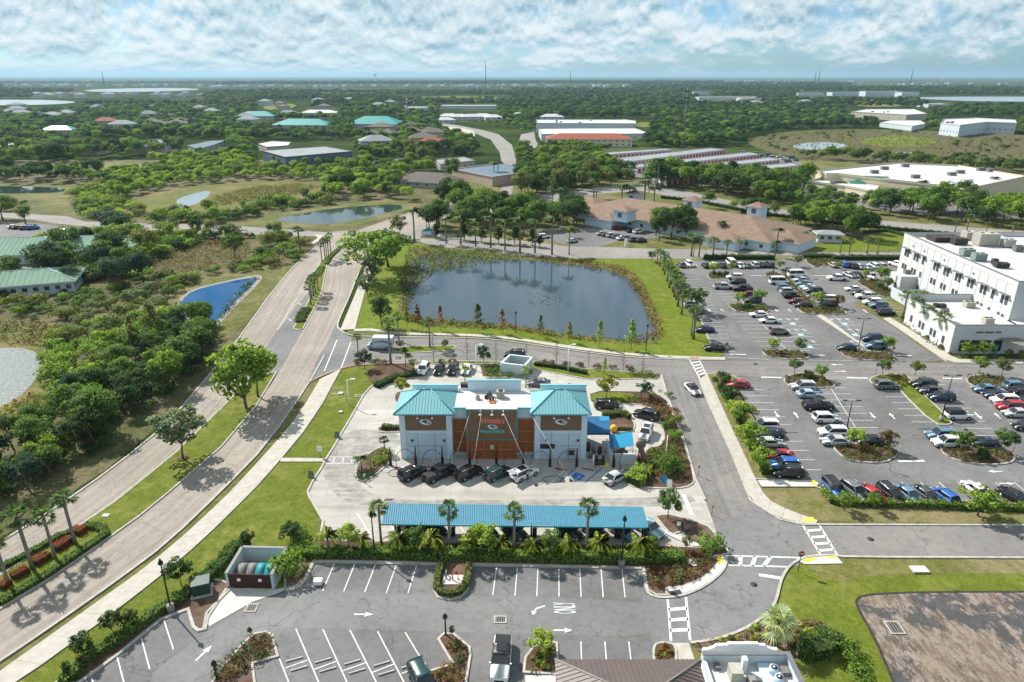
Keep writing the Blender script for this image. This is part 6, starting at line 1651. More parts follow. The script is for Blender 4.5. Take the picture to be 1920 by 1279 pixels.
flat_building('white_gable_shed', 'bright white shed before the big beige store', [(1650,230),(1670,226),(1725,226),(1735,232),(1710,237)],5, 'white_wall_pale', 'white_roof', 0,.2,0)
for (x0, x1, y, h, lab) in ((1496,1545,178,9, 'white'),(1560,1620,177,10, 'pale'),(1622,1690,178,14, 'white and grey'),(1690,1722,179,12, 'grey'),(1310,1420,186,8, 'white roofed'),(1390,1420,188,8, 'pale grey'),(1740,1780,199,6, 'flat white'),(826,930,202,6, 'long cream'),(760,800,206,6, 'whitish'),(1300,1330,175,8, 'small white')):
 a = at(x0, y + 3).x; b = at(x1, y + 3).x; Y = at(x0, y + 3).y
 flat_building('distant_block', lab + ' commercial block standing on its own in the distant woods, %d storeys' % (2 if h > 9 else 1), None, h, 'white_wall_pale', 'white_roof', 2 if h > 9 else 0,.4,5, world=[(a, Y),(b, Y),(b, Y + 40),(a, Y + 40)], seed=x0, group='commercial blocks in the far woods')
for i, (x, y, w_) in enumerate(((842,216,30),(862,217,26),(885,217,34),(905,216,30),(925,218,26),(835,223,26),(1035,217,34),(975,214,28))):
 q = at(x, y, 5); hip_house('white_roof_house', 'white hip-roofed bungalow in the cluster along the curved road', (q.x, q.y), w_, 18, R(i * 7 % 20),4,7.5, 'white_wall_pale', 'white_roof', 3, group='white roofed bungalows by the curved road')
hm = MB(); hm.box((0,0,4),(16,11,8), 'white_wall_pale'); rf, _s = hip_mb(-8.6,8.6,-6,6,8.02,11.5, 'grey_metal_roof', thick=.3)
hm2 = MB(); hm2.box((0,0,3),(15,13,6), 'beige_wall'); rf2, _s = hip_mb(-8,8,-7,7,6.02,9.5, 'brown_shingle', thick=.3)
ws = MB()
for k in range(5): ws.box((-6.4 + k * 3.2,-5.56,5.6),(1.5,.12,1.5), 'window_glass'); ws.box((-6.4 + k * 3.2,-5.56,2.2),(1.5,.12,1.6), 'window_glass')
PRE = [(hm.mesh('wall'), rf.mesh('roof'), ws.mesh('window_row')),(hm2.mesh('wall'), rf2.mesh('roof'), ws.mesh('window_row'))]
rr = random.Random(11)
def estate(x0, x1, y0, y1, n, label, group):
 for i in range(n):
  x = rr.uniform(x0, x1); y = rr.uniform(y0, y1); q = at(x, y); a = PRE[rr.randrange(2)]
  k = rr.uniform(1.1,1.8)
  t = thing('distant_house', label, 'house', (q.x, q.y, 0), rr.uniform(-.4,.4), group); t.scale = (k, k, 1.15)
  link('wall', a[0], t); link('roof', a[1], t)
estate(392,640,163.5,166,46, 'pale gabled house in the distant terrace beyond the dark woods', 'terrace houses beyond the dark woods')
estate(640,950,162,165,60, 'pale gabled house in the distant terrace under the water tower', 'terrace houses under the water tower')
estate(950,1180,161.5,163.5,28, 'small pale house in the faint distant settlement', 'houses of the faint settlement')
estate(1360,1640,151.5,153.5,22, 'tiny pale house on the far plain by the masts', 'houses on the far plain')
estate(10,400,160.5,163.5,34, 'white lakeside house in the distance', 'houses between the far lakes')
estate(60,380,178,184,22, 'low roofed lakeside house beside the grey lake', 'houses beside the grey lake')
estate(1600,1919,157,160,18, 'small white house beyond the eastern lake', 'houses beyond the eastern lake')
estate(20,470,200,252,22, 'pale roofed house half hidden in the western woods', 'houses half hidden in the western woods')
estate(480,820,192,208,14, 'pale roofed house between the teal roofs and the terraces', 'houses beyond the teal roofs')
estate(640,830,246,300,9, 'low roofed house tucked among trees near the curved road', 'houses near the curved road')
estate(1220,1560,190,202,8, 'pale roof showing in the dark eastern woods', 'roofs in the eastern woods')
q = at(704,157); t = thing('water_tower', 'slim white water tower on the horizon above the terraces', 'water tower', (q.x, q.y, 0)); k = hgt(704,138, q.y)
part('shaft', MB().tube([(q.x, q.y, 0),(q.x, q.y, k * .8)],[5,4], 'white_paint', 10), t); part('tank', MB().tube([(q.x, q.y, k * .8),(q.x, q.y, k * .85),(q.x, q.y, k * .97),(q.x, q.y, k)],[4,13,13,3], 'white_paint', 14), t)
q = at(1764,156); t = thing('crane', 'slim yellowish tower crane on the far plain', 'crane', (q.x, q.y, 0)); k = hgt(1764,143, q.y)
part('mast', MB().tube([(q.x, q.y, 0),(q.x + 14, q.y, k)],[4,2.5], 'yellow_plastic', 6), t)
for (x, y, tp, lab) in ((911,168,114, 'tall thin lattice mast over the centre of the horizon'),(196,160,136, 'faint thin mast above the western horizon'),(1534,157,131, 'thin dark mast on the eastern horizon, taller of a close pair'),(1527,157,134, 'thin dark mast on the eastern horizon, shorter of a close pair'),(1707,156,128, 'lone thin mast near the yellowish crane'),(1069,156,133, 'very faint small mast east of the centre mast')):
 q = at(x, y); k = hgt(x, tp, q.y); t = thing('radio_mast', lab, 'mast', (q.x, q.y, 0)); wv = q.y / 1280 * .9
 m = MB(); m.tube([(q.x, q.y, 0),(q.x, q.y, k)],[wv, wv * .45], 'iron_dark', 5); part('lattice', m, t)
q = at(1281,262); k = hgt(1282,164, q.y); t = thing('cell_tower', 'tall grey monopole phone tower rising from the woods', 'phone tower', (q.x, q.y, 0))
part('pole', MB().tube([(q.x, q.y, 0),(q.x, q.y, k)],[.9,.45], 'grille_grey', 8), t)
m = MB()
for z in (k * .93, k * .8, k * .72):
 for a in range(6): m.box((q.x + 1.6 * math.cos(a * 1.05), q.y + 1.6 * math.sin(a * 1.05), z),(.5,.5,2.2), 'iron_dark', rz=a * 1.05)
part('antenna', m, t)
hz = MB(); hz.box((0,22100,81),(63000,45400,164), None);
# ================================================================== VEHICLES
def car_paint():
 s = NM('car_paint'); oi = s.n.new('ShaderNodeObjectInfo'); s.color(oi.outputs['Color']).rough(.32)
 s.b.inputs['Specular IOR Level'].default_value = .5; s.b.inputs['Coat Weight'].default_value = .25; s.b.inputs['Coat Roughness'].default_value = .06
 s.b.inputs['Metallic'].default_value = .05; MAT['car_paint'] = s.m
car_paint()
plain('car_glass', (0.012,0.016,0.020),.06,.1,1,0,.8)
plain('tyre', (0.018,0.018,0.018),.85,.1,4)
plain('rim', (0.45,0.45,0.46),.35,.1,4,.7)
plain('head_glass', (0.70,0.72,0.72),.15,.05,4,0,.6)
plain('tail_glass', (0.35,0.01,0.012),.25,.1,4,0,.5)
plain('trim_black', (0.02,0.02,0.02),.6,.1,4)
def loft(sections, mat, closed_ends=True, smooth=True, name='body'):
 """sections: list of (x, [(y,z)...]) half sections from sill up to the centre line; mirrored"""
 mb = MB(); n = len(sections[0][1]); vs = []
 for x, sec in sections:
  full = [(x, y, z) for y, z in sec] + [(x, -y, z) for y, z in reversed(sec)]
  vs += full
 N_ = 2 * n; fs = []
 for i in range(len(sections) - 1):
  for k in range(N_ - 1):
   a = i * N_ + k; fs.append((a, a + N_, a + N_ + 1, a + 1))
 fs.append(tuple(range(N_ - 1,-1,-1))[::-1]); fs.append(tuple(range((len(sections) - 1) * N_, len(sections) * N_))[::-1])
 mb.add(vs, fs, mat, smooth); return mb
SPEC = {  # length, width, height, belt z, hood end x, screen top x, rear glass top x, rear glass base x, deck z
 'sedan': dict(L=4.75, W=1.84, H=1.44, belt=.93, hood=.98, ws=(.95,.30), rg=(-1.05,-1.75), deck=1.0),
 'suv': dict(L=4.75, W=1.92, H=1.74, belt=1.08, hood=.95, ws=(1.05,.45), rg=(-1.95,-2.22), deck=1.15),
 'hatch': dict(L=4.1, W=1.78, H=1.50, belt=.95, hood=.75, ws=(.98,.35), rg=(-1.55,-1.95), deck=1.05),
 'pickup': dict(L=5.7, W=2.0, H=1.88, belt=1.18, hood=1.0, ws=(1.20,.62), rg=(-.85,-1.0), deck=1.18),
 'van': dict(L=5.6, W=2.05, H=2.3, belt=1.25, hood=.6, ws=(1.95,1.2), rg=(-2.65,-2.75), deck=1.3),
 'jeep': dict(L=4.5, W=1.88, H=1.85, belt=1.12, hood=1.2, ws=(.75,.60), rg=(-2.05,-2.12), deck=1.12),
}
CARM = {}
def car_meshes(k):
 s = SPEC[k]; L, Wd, H, b = s['L'], s['W'], s['H'], s['belt']; hw = Wd / 2; f = L / 2; r = -L / 2
 boxy = k in ('jeep', 'van', 'pickup')
 hz_ = b - (.03 if boxy else .10)
 def sec(x, w, z0, z1, crown=.03):
  return (x, [(w * .90, z0),(w * .99, z0 + .14),(w, z0 + (z1 - z0) * .62),(w * .955, z1 - .04),(w * .80, z1),(0, z1 + crown)])
 dk = s['deck']; S = []
 S.append(sec(r, hw * .86,.42, dk * .86)); S.append(sec(r + .10, hw * .94,.30, dk * .97)); S.append(sec(r + .45, hw * .99,.26, dk))
 S.append(sec(s['rg'][1] + (.02 if k != 'suv' else .35), hw, .24, dk if not boxy else b)); S.append(sec(-.4, hw, .22, b)); S.append(sec(s['ws'][0] - .1, hw, .22, b))
 S.append(sec(s['ws'][0] + .1, hw * .995,.22, b - .01)); S.append(sec((s['ws'][0] + f) / 2, hw * .98,.23, hz_)); S.append(sec(f - .35, hw * .95,.25, hz_ - .06)); S.append(sec(f - .08, hw * .88,.30, hz_ - .16)); S.append(sec(f, hw * .80,.38, hz_ - .30))
 S = sorted(S, key=lambda q: q[0])
 out = {}
 body = loft(S, 'car_paint')
 if k == 'pickup':
  pass
 out['body'] = body.mesh('body')
 tw = hw * (.80 if not boxy else .88); bw = hw * .955
 x1, x2 = s['ws']; x3, x4 = s['rg']
 def quad(a, c, d, e, mat, sm=False):
  return MB().add([a, c, d, e],[(0,1,2,3)], mat, sm)
 zt = H - .05
 wsh = MB().add([(x1 + .12,-bw * .93, b),(x1 + .12, bw * .93, b),(x2, tw * .96, zt),(x2,-tw * .96, zt)],[(0,1,2,3)], 'car_glass'); out['windscreen'] = wsh.mesh('windscreen')
 rw = MB().add([(x4, bw * .93, max(b, dk)),(x4,-bw * .93, max(b, dk)),(x3,-tw * .95, zt - .02),(x3, tw * .95, zt - .02)],[(0,1,2,3)], 'car_glass'); out['rear_window'] = rw.mesh('rear_window')
 for sg in (1,-1):
  m = MB(); m.add([(x1 + .10, sg * bw, b - .02),(x4 + .02, sg * bw, b - .02),(x3 - .0, sg * tw, zt),(x2, sg * tw, zt)],[(0,1,2,3) if sg > 0 else (3,2,1,0)], 'car_glass')
  out['side_window_%d' % sg] = m.mesh('side_window')
 m = MB(); n = 6; vs = []
 for i in range(n + 1):
  t = i / n; x = x2 + .05 + (x3 - x2 - .10) * t; zc_ = zt + .055 * math.sin(math.pi * (.15 + .7 * t))
  ww = tw * (1.02)
  vs += [(x, -ww, zt - .05),(x, -ww * .93, zc_ - .01),(x, 0, zc_ + .03),(x, ww * .93, zc_ - .01),(x, ww, zt - .05)]
 m.add(vs, [(i * 5 + j, (i + 1) * 5 + j, (i + 1) * 5 + j + 1, i * 5 + j + 1)[::-1] for i in range(n) for j in range(4)] + [(0,1,2,3,4),(n * 5 + 4, n * 5 + 3, n * 5 + 2, n * 5 + 1, n * 5)], 'car_paint', True)
 for sg in (1,-1):
  m.tube([(x1 + .12, sg * bw * .97, b),(x2 + .02, sg * tw * .99, zt)],.045, 'car_paint', 5); m.tube([(x4, sg * bw * .97, b),(x3, sg * tw * .99, zt)],.07, 'car_paint', 5)
  xm = (x2 + x3) / 2; m.tube([(xm + .05, sg * bw * .995, b),(xm, sg * tw * 1.0, zt)],.04, 'trim_black' if not boxy else 'car_paint', 5)
 out['roof'] = m.mesh('roof')
 wr = .36 if k in ('suv', 'pickup', 'jeep', 'van') else .33
 m = MB(); m.cyl((0,0,0), wr, .24, 'tyre', 16, axis='y'); out['tyre'] = m.mesh('tyre')
 m = MB(); m.cyl((0,0,0), wr * .64,.26, 'rim', 12, axis='y'); out['rim'] = m.mesh('rim')
 wx = L / 2 - (.86 if k != 'jeep' else .75)
 out['_w'] = [(wx, hw - .10, wr),(wx, -hw + .10, wr),(-wx + .12, hw - .10, wr),(-wx + .12,-hw + .10, wr)]
 m = MB()
 for (xx, yy, zz) in out['_w']: m.cyl((xx, math.copysign(hw - .11, yy), zz + .02), wr + .07,.24, 'trim_black', 16, axis='y')
 out['wheel_arch'] = m.mesh('wheel_arch')
 m = MB(); m.box((0,0,0),(.16,.38,.15), 'head_glass'); out['headlight'] = m.mesh('headlight')
 m = MB(); m.box((0,0,0),(.12,.34,.16), 'tail_glass'); out['taillight'] = m.mesh('taillight')
 m = MB(); m.box((0,0,0),(.12,.24,.16), 'car_paint'); out['mirror'] = m.mesh('mirror')
 m = MB(); m.box((f - .01,0,.52),(.06, hw * 1.0,.22), 'trim_black'); m.box((r + .02,0,.50),(.06, hw * 1.3,.2), 'trim_black'); out['bumper_trim'] = m.mesh('bumper_trim')
 out['_l'] = (f - .10, hw * .66, hz_ - .22, r + .05, hw * .72, dk * .80, x1 + .02, hw + .06, b + .04)
 if k in ('suv', 'van'):
  m = MB()
  for sg in (1,-1): m.tube([(x2 - .1, sg * tw * .86, H + .06),(x3 + .2, sg * tw * .86, H + .06)],.025, 'rim', 5)
  out['roof_rail'] = m.mesh('roof_rail')
 if k == 'pickup':
  m = MB(); m.box(((r + .15 + x4 - .1) / 2,0, b + .045),(abs(x4 - .1 - r - .15), Wd * .84,.05), 'trim_black'); out['bed_cover'] = m.mesh('bed_cover')
 return out
PAINT = {'white': (.74,.74,.73), 'black': (.012,.012,.014), 'silver': (.42,.43,.44), 'grey': (.13,.135,.14), 'dark grey': (.05,.052,.056), 'navy': (.015,.025,.06), 'red': (.38,.012,.02), 'dark red': (.16,.012,.018),
   'blue': (.012,.10,.36), 'steel blue': (.10,.19,.28), 'light blue': (.33,.45,.53), 'dark green': (.014,.05,.045), 'pinkish': (.42,.33,.31), 'bronze': (.20,.18,.15)}
CARN = [0]
def car(k, c, px, hd, label, group=None, detail=2, z=.09, roofc=None, zc=.75, cover=False, rig=None):
 """px: where the middle of the car shows in the photo; hd in degrees"""
 if k not in CARM: CARM[k] = car_meshes(k)
 m = CARM[k]; p = at(px[0], px[1], zc); col_ = (*PAINT[c],1)
 t = thing('parked_' + k if k in ('van', 'pickup', 'jeep') else 'parked_car', label, {'van': 'van', 'pickup': 'pickup', 'jeep': 'car'}.get(k, 'car'),(p.x, p.y, z), R(hd), group)
 def P(n, me, **kw):
  o = link(n, me, t); o.color = col_
  if 'loc' in kw: o.location = kw['loc']
  return o
 P('body', m['body']); rf = P('roof', m['roof'])
 if roofc: rf.color = (*PAINT[roofc],1)
 P('windscreen', m['windscreen']); P('rear_window', m['rear_window']); P('side_window', m['side_window_1']); P('side_window', m['side_window_-1'])
 P('wheel_arch', m['wheel_arch'])
 for w in m['_w']:
  o = P('wheel', m['tyre'], loc=w)
  if detail > 1: link('rim', m['rim'], o)
 f_, hy, hz1, r_, ty, tz, mx, my, mz = m['_l']
 for sg in (1,-1):
  P('headlight', m['headlight'], loc=(f_, hy * sg, hz1)); P('taillight', m['taillight'], loc=(r_, ty * sg, tz))
  if detail > 1: P('mirror', m['mirror'], loc=(mx, my * sg, mz))
 if detail > 1: P('bumper_trim', m['bumper_trim'])
 if detail > 1 and 'roof_rail' in m: P('roof_rail', m['roof_rail'])
 if 'bed_cover' in m: P('bed_cover', m['bed_cover'])
 if cover:
  q = MB(); q.box((-.4 if k != 'suv' else -.5,0, SPEC[k]['H'] + .05),(1.3,1.05,.03), 'car_glass'); P('sunroof', q.mesh('sunroof'))
 return t
# wash lot, bays
hb = math.degrees(heading((773 - 26,884 + 14),(773 + 30,884 - 16)))
hb = 40
car('suv', 'black', (774,886), hb, 'black car with chrome roof rails in the first vacuum bay from the bike rack', zc=.8, cover=False)
pk = car('pickup', 'black', (825,887), hb, 'black pickup with open front door and covered bed at a vacuum bay')
o = link('open_door', MB().box((.9,1.45,.85),(.08,1.0,1.0), 'car_paint').mesh('open_door'), pk); o.color = (*PAINT['black'],1)
car('suv', 'black', (879,886), hb, 'black car with plain roof, between the pickup and the green-tinted car')
car('suv', 'dark green', (933,887), hb, 'very dark car with green tinted windscreen at a vacuum bay')
wsv = car('suv', 'white', (983,887), hb, 'white car with raised tailgate and black roof at a vacuum bay', cover=True)
o = link('open_tailgate', MB().add([(-2.1,-.75,1.75),(-2.1,.75,1.75),(-3.0,.7,1.95),(-3.0,-.7,1.95)],[(0,1,2,3),(3,2,1,0)], 'car_paint').mesh('open_tailgate'), wsv); o.color = (*PAINT['white'],1)
car('sedan', 'silver', (1155,894), hb, 'silver car alone in the last vacuum bay before the lime hedge', zc=.7)
# behind the wash
for (x, c, k, lab) in ((794, 'white', 'suv', 'white car, first of the four behind the wash beside the dark shrubs'),(823, 'black', 'sedan', 'black low car between the white one and a taller black one behind the wash'),(849, 'black', 'suv', 'taller black car in the row of four behind the wash'),(875, 'white', 'sedan', 'white car half hidden by the small palm behind the wash')):
 car(k, c, (x, 692),-98, lab)
car('sedan', 'grey', (1010,717),178, 'grey car driving along the lane behind the wash under a small palm')
car('suv', 'black', (1138,759),-4, 'black car entering the looped queue lane beside the lawn')
car('suv', 'black', (1212,777),150, 'black car on the outer curve of the looped queue lane')
car('suv', 'white', (1211,811),-112, 'white car with dark sunroof on the looped queue lane', cover=True)
# canopy bays
for (x, y, c, k, lab) in ((768,988, 'black', 'sedan', 'black car under the canopy end by the lantern post'),(813,988, 'navy', 'suv', 'navy car in the second canopy bay'),(907,992, 'black', 'suv', 'black car under the canopy next to the lime tree'),(962,992, 'dark grey', 'sedan', 'dark car under the canopy behind a palm trunk'),(1065,993, 'dark grey', 'sedan', 'dark grey car under the canopy near the middle lamp'),(1113,993, 'navy', 'sedan', 'dark car under the canopy beside the fourth palm'),(1168,995, 'steel blue', 'sedan', 'grey-blue car nose out near the end of the canopy'),(1216,990, 'light blue', 'suv', 'light blue car poking out past the canopy end')):
 car(k, c, (x, y),-50, lab)
# moving on the roads
car('sedan', 'white', (1299,729),-80, 'white sports coupe with black roof driving south past the crossing', roofc='black', z=.10)
car('suv', 'black', (965,664),176, 'blurred black car on the access road behind the walled enclosure', z=.08)
car('suv', 'dark grey', (662,437),-60, 'small dark car on the boulevard junction', z=.09, detail=1)
van = car('van', 'light blue', (712,648),178, 'light blue and white box van on the access road under the palms', z=.09)
p = van.location
m = MB(); m.box((-.9,0,1.95),(4.6,2.15,1.9), 'white_wall_pale'); o = link('cargo_box', m.mesh('cargo_box'), van)
m = MB()
for s_ in (-1,1):
 m.add([(-3.1, s_ * 1.085,1.15),(-3.1, s_ * 1.085,1.8),(-1.2, s_ * 1.085,2.3),(1.3, s_ * 1.085,1.9),(1.3, s_ * 1.085,1.7),(-1.2, s_ * 1.085,1.9)],[(0,1,2,5),(5,2,3,4)] if s_ < 0 else [(5,2,1,0),(4,3,2,5)], 'canopy_blue')
link('blue_wave_decal', m.mesh('blue_wave_decal'), o)
# lower park
car('pickup', 'white', (940,1232),-94, 'white pickup with black roof and black bed cover in the lower car park', cover=True, roofc='black', zc=.9, z=.09)
car('suv', 'dark green', (792,1272),-62, 'teal green car at the lower edge beside the planted island', zc=.9)
# lot rows: x, y, type, colour, heading, what sets it apart
ROWS = [
 ('in the column along the hedge by the drive', 1,[
 (1383,720, 'sedan', 'red', 178, 'low red car alone at the top'),(1434,797, 'suv', 'white', 178, 'white car half under the lime trees'),(1443,812, 'sedan', 'navy', 178, 'navy car below the white one'),
 (1444,829, 'sedan', 'silver', 2, 'silver coupe under the navy car'),(1462,853, 'sedan', 'red', 178, 'bright red car'),(1470,871, 'suv', 'blue', 178, 'blue car squeezed between red and black'),(1477,885, 'suv', 'black', 178, 'glossy black car at the bottom')]),
 ('in the middle rows before the twin light pole', 1,[
 (1505,724, 'suv', 'silver', 178, 'silver car against the planted oval'),(1517,738, 'sedan', 'light blue', 2, 'pale blue saloon'),(1534,760, 'pickup', 'black', 0, 'black open pickup'),(1549,784, 'suv', 'white', 2, 'white car below the black pickup'),
 (1561,810, 'suv', 'white', 178, 'white tall car beside the pole foot'),(1566,826, 'sedan', 'silver', 178, 'silver car half behind a yellowish tree'),(1633,825, 'sedan', 'black', 178, 'black saloon between two small trees')]),
 ('beside the long grass island', 1,[
 (1662,722, 'suv', 'grey', 2, 'grey car at the head'),(1731,720, 'suv', 'black', 178, 'black car at the head of a group of three'),(1744,731, 'sedan', 'dark grey', 178, 'dark middle car of a group of three'),(1765,744, 'suv', 'navy', 178, 'navy last car of a group of three'),
 (1796,778, 'jeep', 'white', 0, 'white off-roader with black soft top'),(1763,815, 'suv', 'steel blue', 178, 'bluish silver car'),(1776,829, 'suv', 'white', 178, 'white car partly under a tree'),(1846,829, 'sedan', 'navy', 178, 'dark purple-blue car between the last trees')]),
 ('in the eastern rows of the lower east park', 1,[
 (1847,728, 'sedan', 'steel blue', 178, 'steel blue saloon'),(1867,739, 'sedan', 'navy', 178, 'navy saloon under the steel blue one'),(1883,750, 'suv', 'white', 178, 'white car with sunroof'),(1893,762, 'suv', 'red', 178, 'red car'),(1906,774, 'sedan', 'silver', 178, 'silver saloon below the red car'),
 (1905,724, 'suv', 'steel blue', 2, 'grey-blue tall car in the second column'),(1918,737, 'suv', 'black', 2, 'black tall car in the second column'),(1930,750, 'sedan', 'dark grey', 2, 'dark car at the picture edge'),(1925,798, 'sedan', 'black', 178, 'black car whose nose just shows')]),
 ('in the row above the roadside hedge', 1,[
 (1564,917, 'jeep', 'blue', -84, 'bright blue off-roader with black top'),(1603,920, 'suv', 'grey', -72, 'grey estate next to the bright blue one'),(1637,926, 'sedan', 'red', -72, 'red saloon'),(1671,926, 'suv', 'black', -78, 'black tall car'),(1705,926, 'sedan', 'steel blue', -76, 'steel blue saloon'),
 (1738,927, 'sedan', 'dark grey', -76, 'dark grey saloon'),(1771,928, 'hatch', 'blue', 104, 'royal blue hatchback'),(1831,917, 'sedan', 'white', 96, 'white car behind the spreading tree'),(1903,930, 'sedan', 'black', -60, 'black car at the end')]),
 ('in the long top row under the palms', 1,[
 (1277,496, 'suv', 'grey', 95, 'grey car'),(1293,495, 'suv', 'white', -85, 'white tall car'),(1323,497, 'sedan', 'black', 90, 'black car after the gap'),(1338,496, 'hatch', 'white', 90, 'white small car behind a sapling'),(1355,497, 'sedan', 'navy', 90, 'navy car'),(1370,493, 'van', 'white', 90, 'white van'),
 (1388,497, 'sedan', 'white', -90, 'white saloon next to the van'),(1401,497, 'sedan', 'grey', 90, 'grey saloon'),(1415,496, 'suv', 'silver', 90, 'silver tall car'),(1430,496, 'sedan', 'black', 90, 'black saloon'),(1443,496, 'suv', 'dark grey', 90, 'last dark car before the bushes')]),
 ('in the top row beside the clinic', 1,[
 (1562,496, 'sedan', 'pinkish', 90, 'pinkish car'),(1582,496, 'suv', 'blue', 90, 'bright blue car'),(1598,498, 'suv', 'navy', 90, 'navy car'),(1612,499, 'sedan', 'silver', 90, 'silver car'),(1626,500, 'sedan', 'light blue', 90, 'pale blue car'),(1639,498, 'suv', 'white', 90, 'white tall car'),(1652,498, 'suv', 'silver', 90, 'silver tall car'),(1682,496, 'pickup', 'white', -70, 'white pickup by the clinic corner'),
 (1593,515, 'sedan', 'silver', -80, 'silver car of the second line'),(1608,515, 'sedan', 'black', -80, 'black car of the second line'),(1634,518, 'suv', 'white', -80, 'white car of the second line'),(1569,521, 'pickup', 'white', 178, 'white pickup driving across')]),
 ('along the pond side of the upper park', 1,[
 (1284,543, 'suv', 'black', 2, 'black car among the palms'),(1299,571, 'suv', 'silver', 2, 'silver car under a green crown'),(1321,617, 'sedan', 'navy', 178, 'navy car below the big palm'),(1339,651, 'sedan', 'black', 178, 'black car at the corner by the road')]),
 ('in the second column of the upper park', 1,[
 (1377,519, 'suv', 'white', 178, 'white tall car'),(1383,528, 'suv', 'black', 178, 'black tall car beneath the white one'),(1356,537, 'pickup', 'silver', 0, 'silver pickup'),(1392,541, 'pickup', 'black', 178, 'big black pickup'),(1403,551, 'sedan', 'dark red', 178, 'dark red car'),(1411,563, 'suv', 'dark grey', 178, 'dark car between two trees'),
 (1423,589, 'sedan', 'white', 178, 'white saloon at the planted oval'),(1442,600, 'sedan', 'white', 178, 'second white saloon, lower'),(1460,621, 'suv', 'bronze', 2, 'bronze-grey tall car')]),
 ('in the crowded rows of the upper park', 1,[
 (1494,515, 'van', 'white', 2, 'white van at the head'),(1460,528, 'van', 'white', 2, 'white van facing the aisle'),(1502,524, 'sedan', 'silver', 178, 'silver car under the head van'),(1508,531, 'sedan', 'steel blue', 178, 'steel blue car'),(1515,537, 'sedan', 'light blue', 178, 'light blue car'),(1471,539, 'suv', 'steel blue', 2, 'grey-blue car below the aisle van'),
 (1478,546, 'suv', 'silver', 2, 'silver tall car'),(1484,554, 'suv', 'black', 2, 'black tall car with dark roof'),(1526,545, 'suv', 'dark green', 178, 'dark green car'),(1493,564, 'sedan', 'dark red', 178, 'dark red saloon'),(1505,571, 'sedan', 'black', 178, 'black saloon at the row end'),(1538,552, 'sedan', 'black', 178, 'black car by the twin pole'),(1551,560, 'suv', 'white', 178, 'white car beside a sapling'),(1553,570, 'suv', 'black', 178, 'black car beside a sapling'),(1521,541, 'sedan', 'silver', 178, 'silver saloon in the packed line')]),
 ('along the clinic walk', 1,[
 (1600,541, 'sedan', 'white', 178, 'white saloon'),(1610,548, 'sedan', 'dark grey', 178, 'dark saloon'),(1624,555, 'pickup', 'white', 178, 'white pickup with covered bed'),(1635,566, 'suv', 'white', 178, 'white tall car below the pickup'),(1647,572, 'suv', 'steel blue', 178, 'grey-blue tall car'),(1661,585, 'suv', 'navy', 2, 'dark tall car at the end of the walk'),
 (1635,634, 'suv', 'navy', 178, 'dark blue tall car by the disabled bays'),(1589,651, 'sedan', 'navy', 178, 'navy saloon at the planted corner'),(1642,648, 'suv', 'steel blue', 178, 'grey-blue car under the corner tree')]),
 ('in front of the tan roofed office', 0,[
 (1019,443, 'suv', 'white', 20, 'white car by itself'),(1073,451, 'sedan', 'silver', 40, 'silver car on the drive'),(1138,423, 'suv', 'white', 20, 'white car by the porch'),(1147,424, 'suv', 'navy', 20, 'navy car by the porch'),(1157,427, 'sedan', 'red', 20, 'red car'),(1128,437, 'sedan', 'silver', 30, 'silver car of the angled line'),(1137,439, 'sedan', 'dark grey', 30, 'dark car of the angled line'),
 (1147,441, 'suv', 'light blue', 30, 'pale blue car of the angled line'),(1157,443, 'suv', 'grey', 30, 'grey car of the angled line'),(1166,446, 'sedan', 'white', 30, 'white car of the angled line'),(1176,446, 'suv', 'steel blue', 30, 'blue-grey car of the angled line'),(1188,449, 'suv', 'grey', 30, 'big grey car of the angled line'),(1202,450, 'suv', 'dark grey', 30, 'last dark car of the angled line'),(1197,434, 'suv', 'white', 30, 'white car by the entrance tower'),(1184,432, 'sedan', 'black', 30, 'black car by the entrance tower'),(1489,433, 'suv', 'black', 20, 'black car past the office end')]),
 ('beside the pale green roofed clinics', 0,[
 (26,425, 'sedan', 'silver', 35, 'silver car, outermost of four'),(35,426, 'sedan', 'black', 35, 'black car, second of four'),(48,427, 'suv', 'grey', 35, 'grey car, third of four'),(62,427, 'suv', 'blue', 35, 'bluish car, last of four'),(116,434, 'suv', 'steel blue', 178, 'blue tall car on its own'),(104,436, 'sedan', 'dark grey', 178, 'dark car beside the tall blue one')]),
]
for where, det, L in ROWS:
 for (x, y, k, c, hd, lab) in L:
  car(k, c, (x, y), hd, lab + ' ' + where, group='cars ' + where, detail=det + 1 if y > 680 else 1, roofc='black' if k == 'jeep' else None)
rr = random.Random(9)
for i in range(14):
 x = 1395 + i * 7.5; y = 287 + (i % 3) * 4 + i * .7
 car(rr.choice(['van', 'suv', 'pickup', 'van']), rr.choice(['white', 'white', 'silver', 'grey']),(x, y), rr.uniform(0,30), 'pale vehicle parked at the end of the storage rows', 'vehicles at the storage rows', 0)
for i in range(16):
 x = 845 + i * 4.2; y = 226 + (i % 2) * 2
 if i % 3 == 0: continue
 car(rr.choice(['suv', 'sedan']), rr.choice(['white', 'black', 'silver', 'grey']),(x, y),80, 'tiny car in the line by the white roofed bungalows', 'cars by the bungalows', 0)
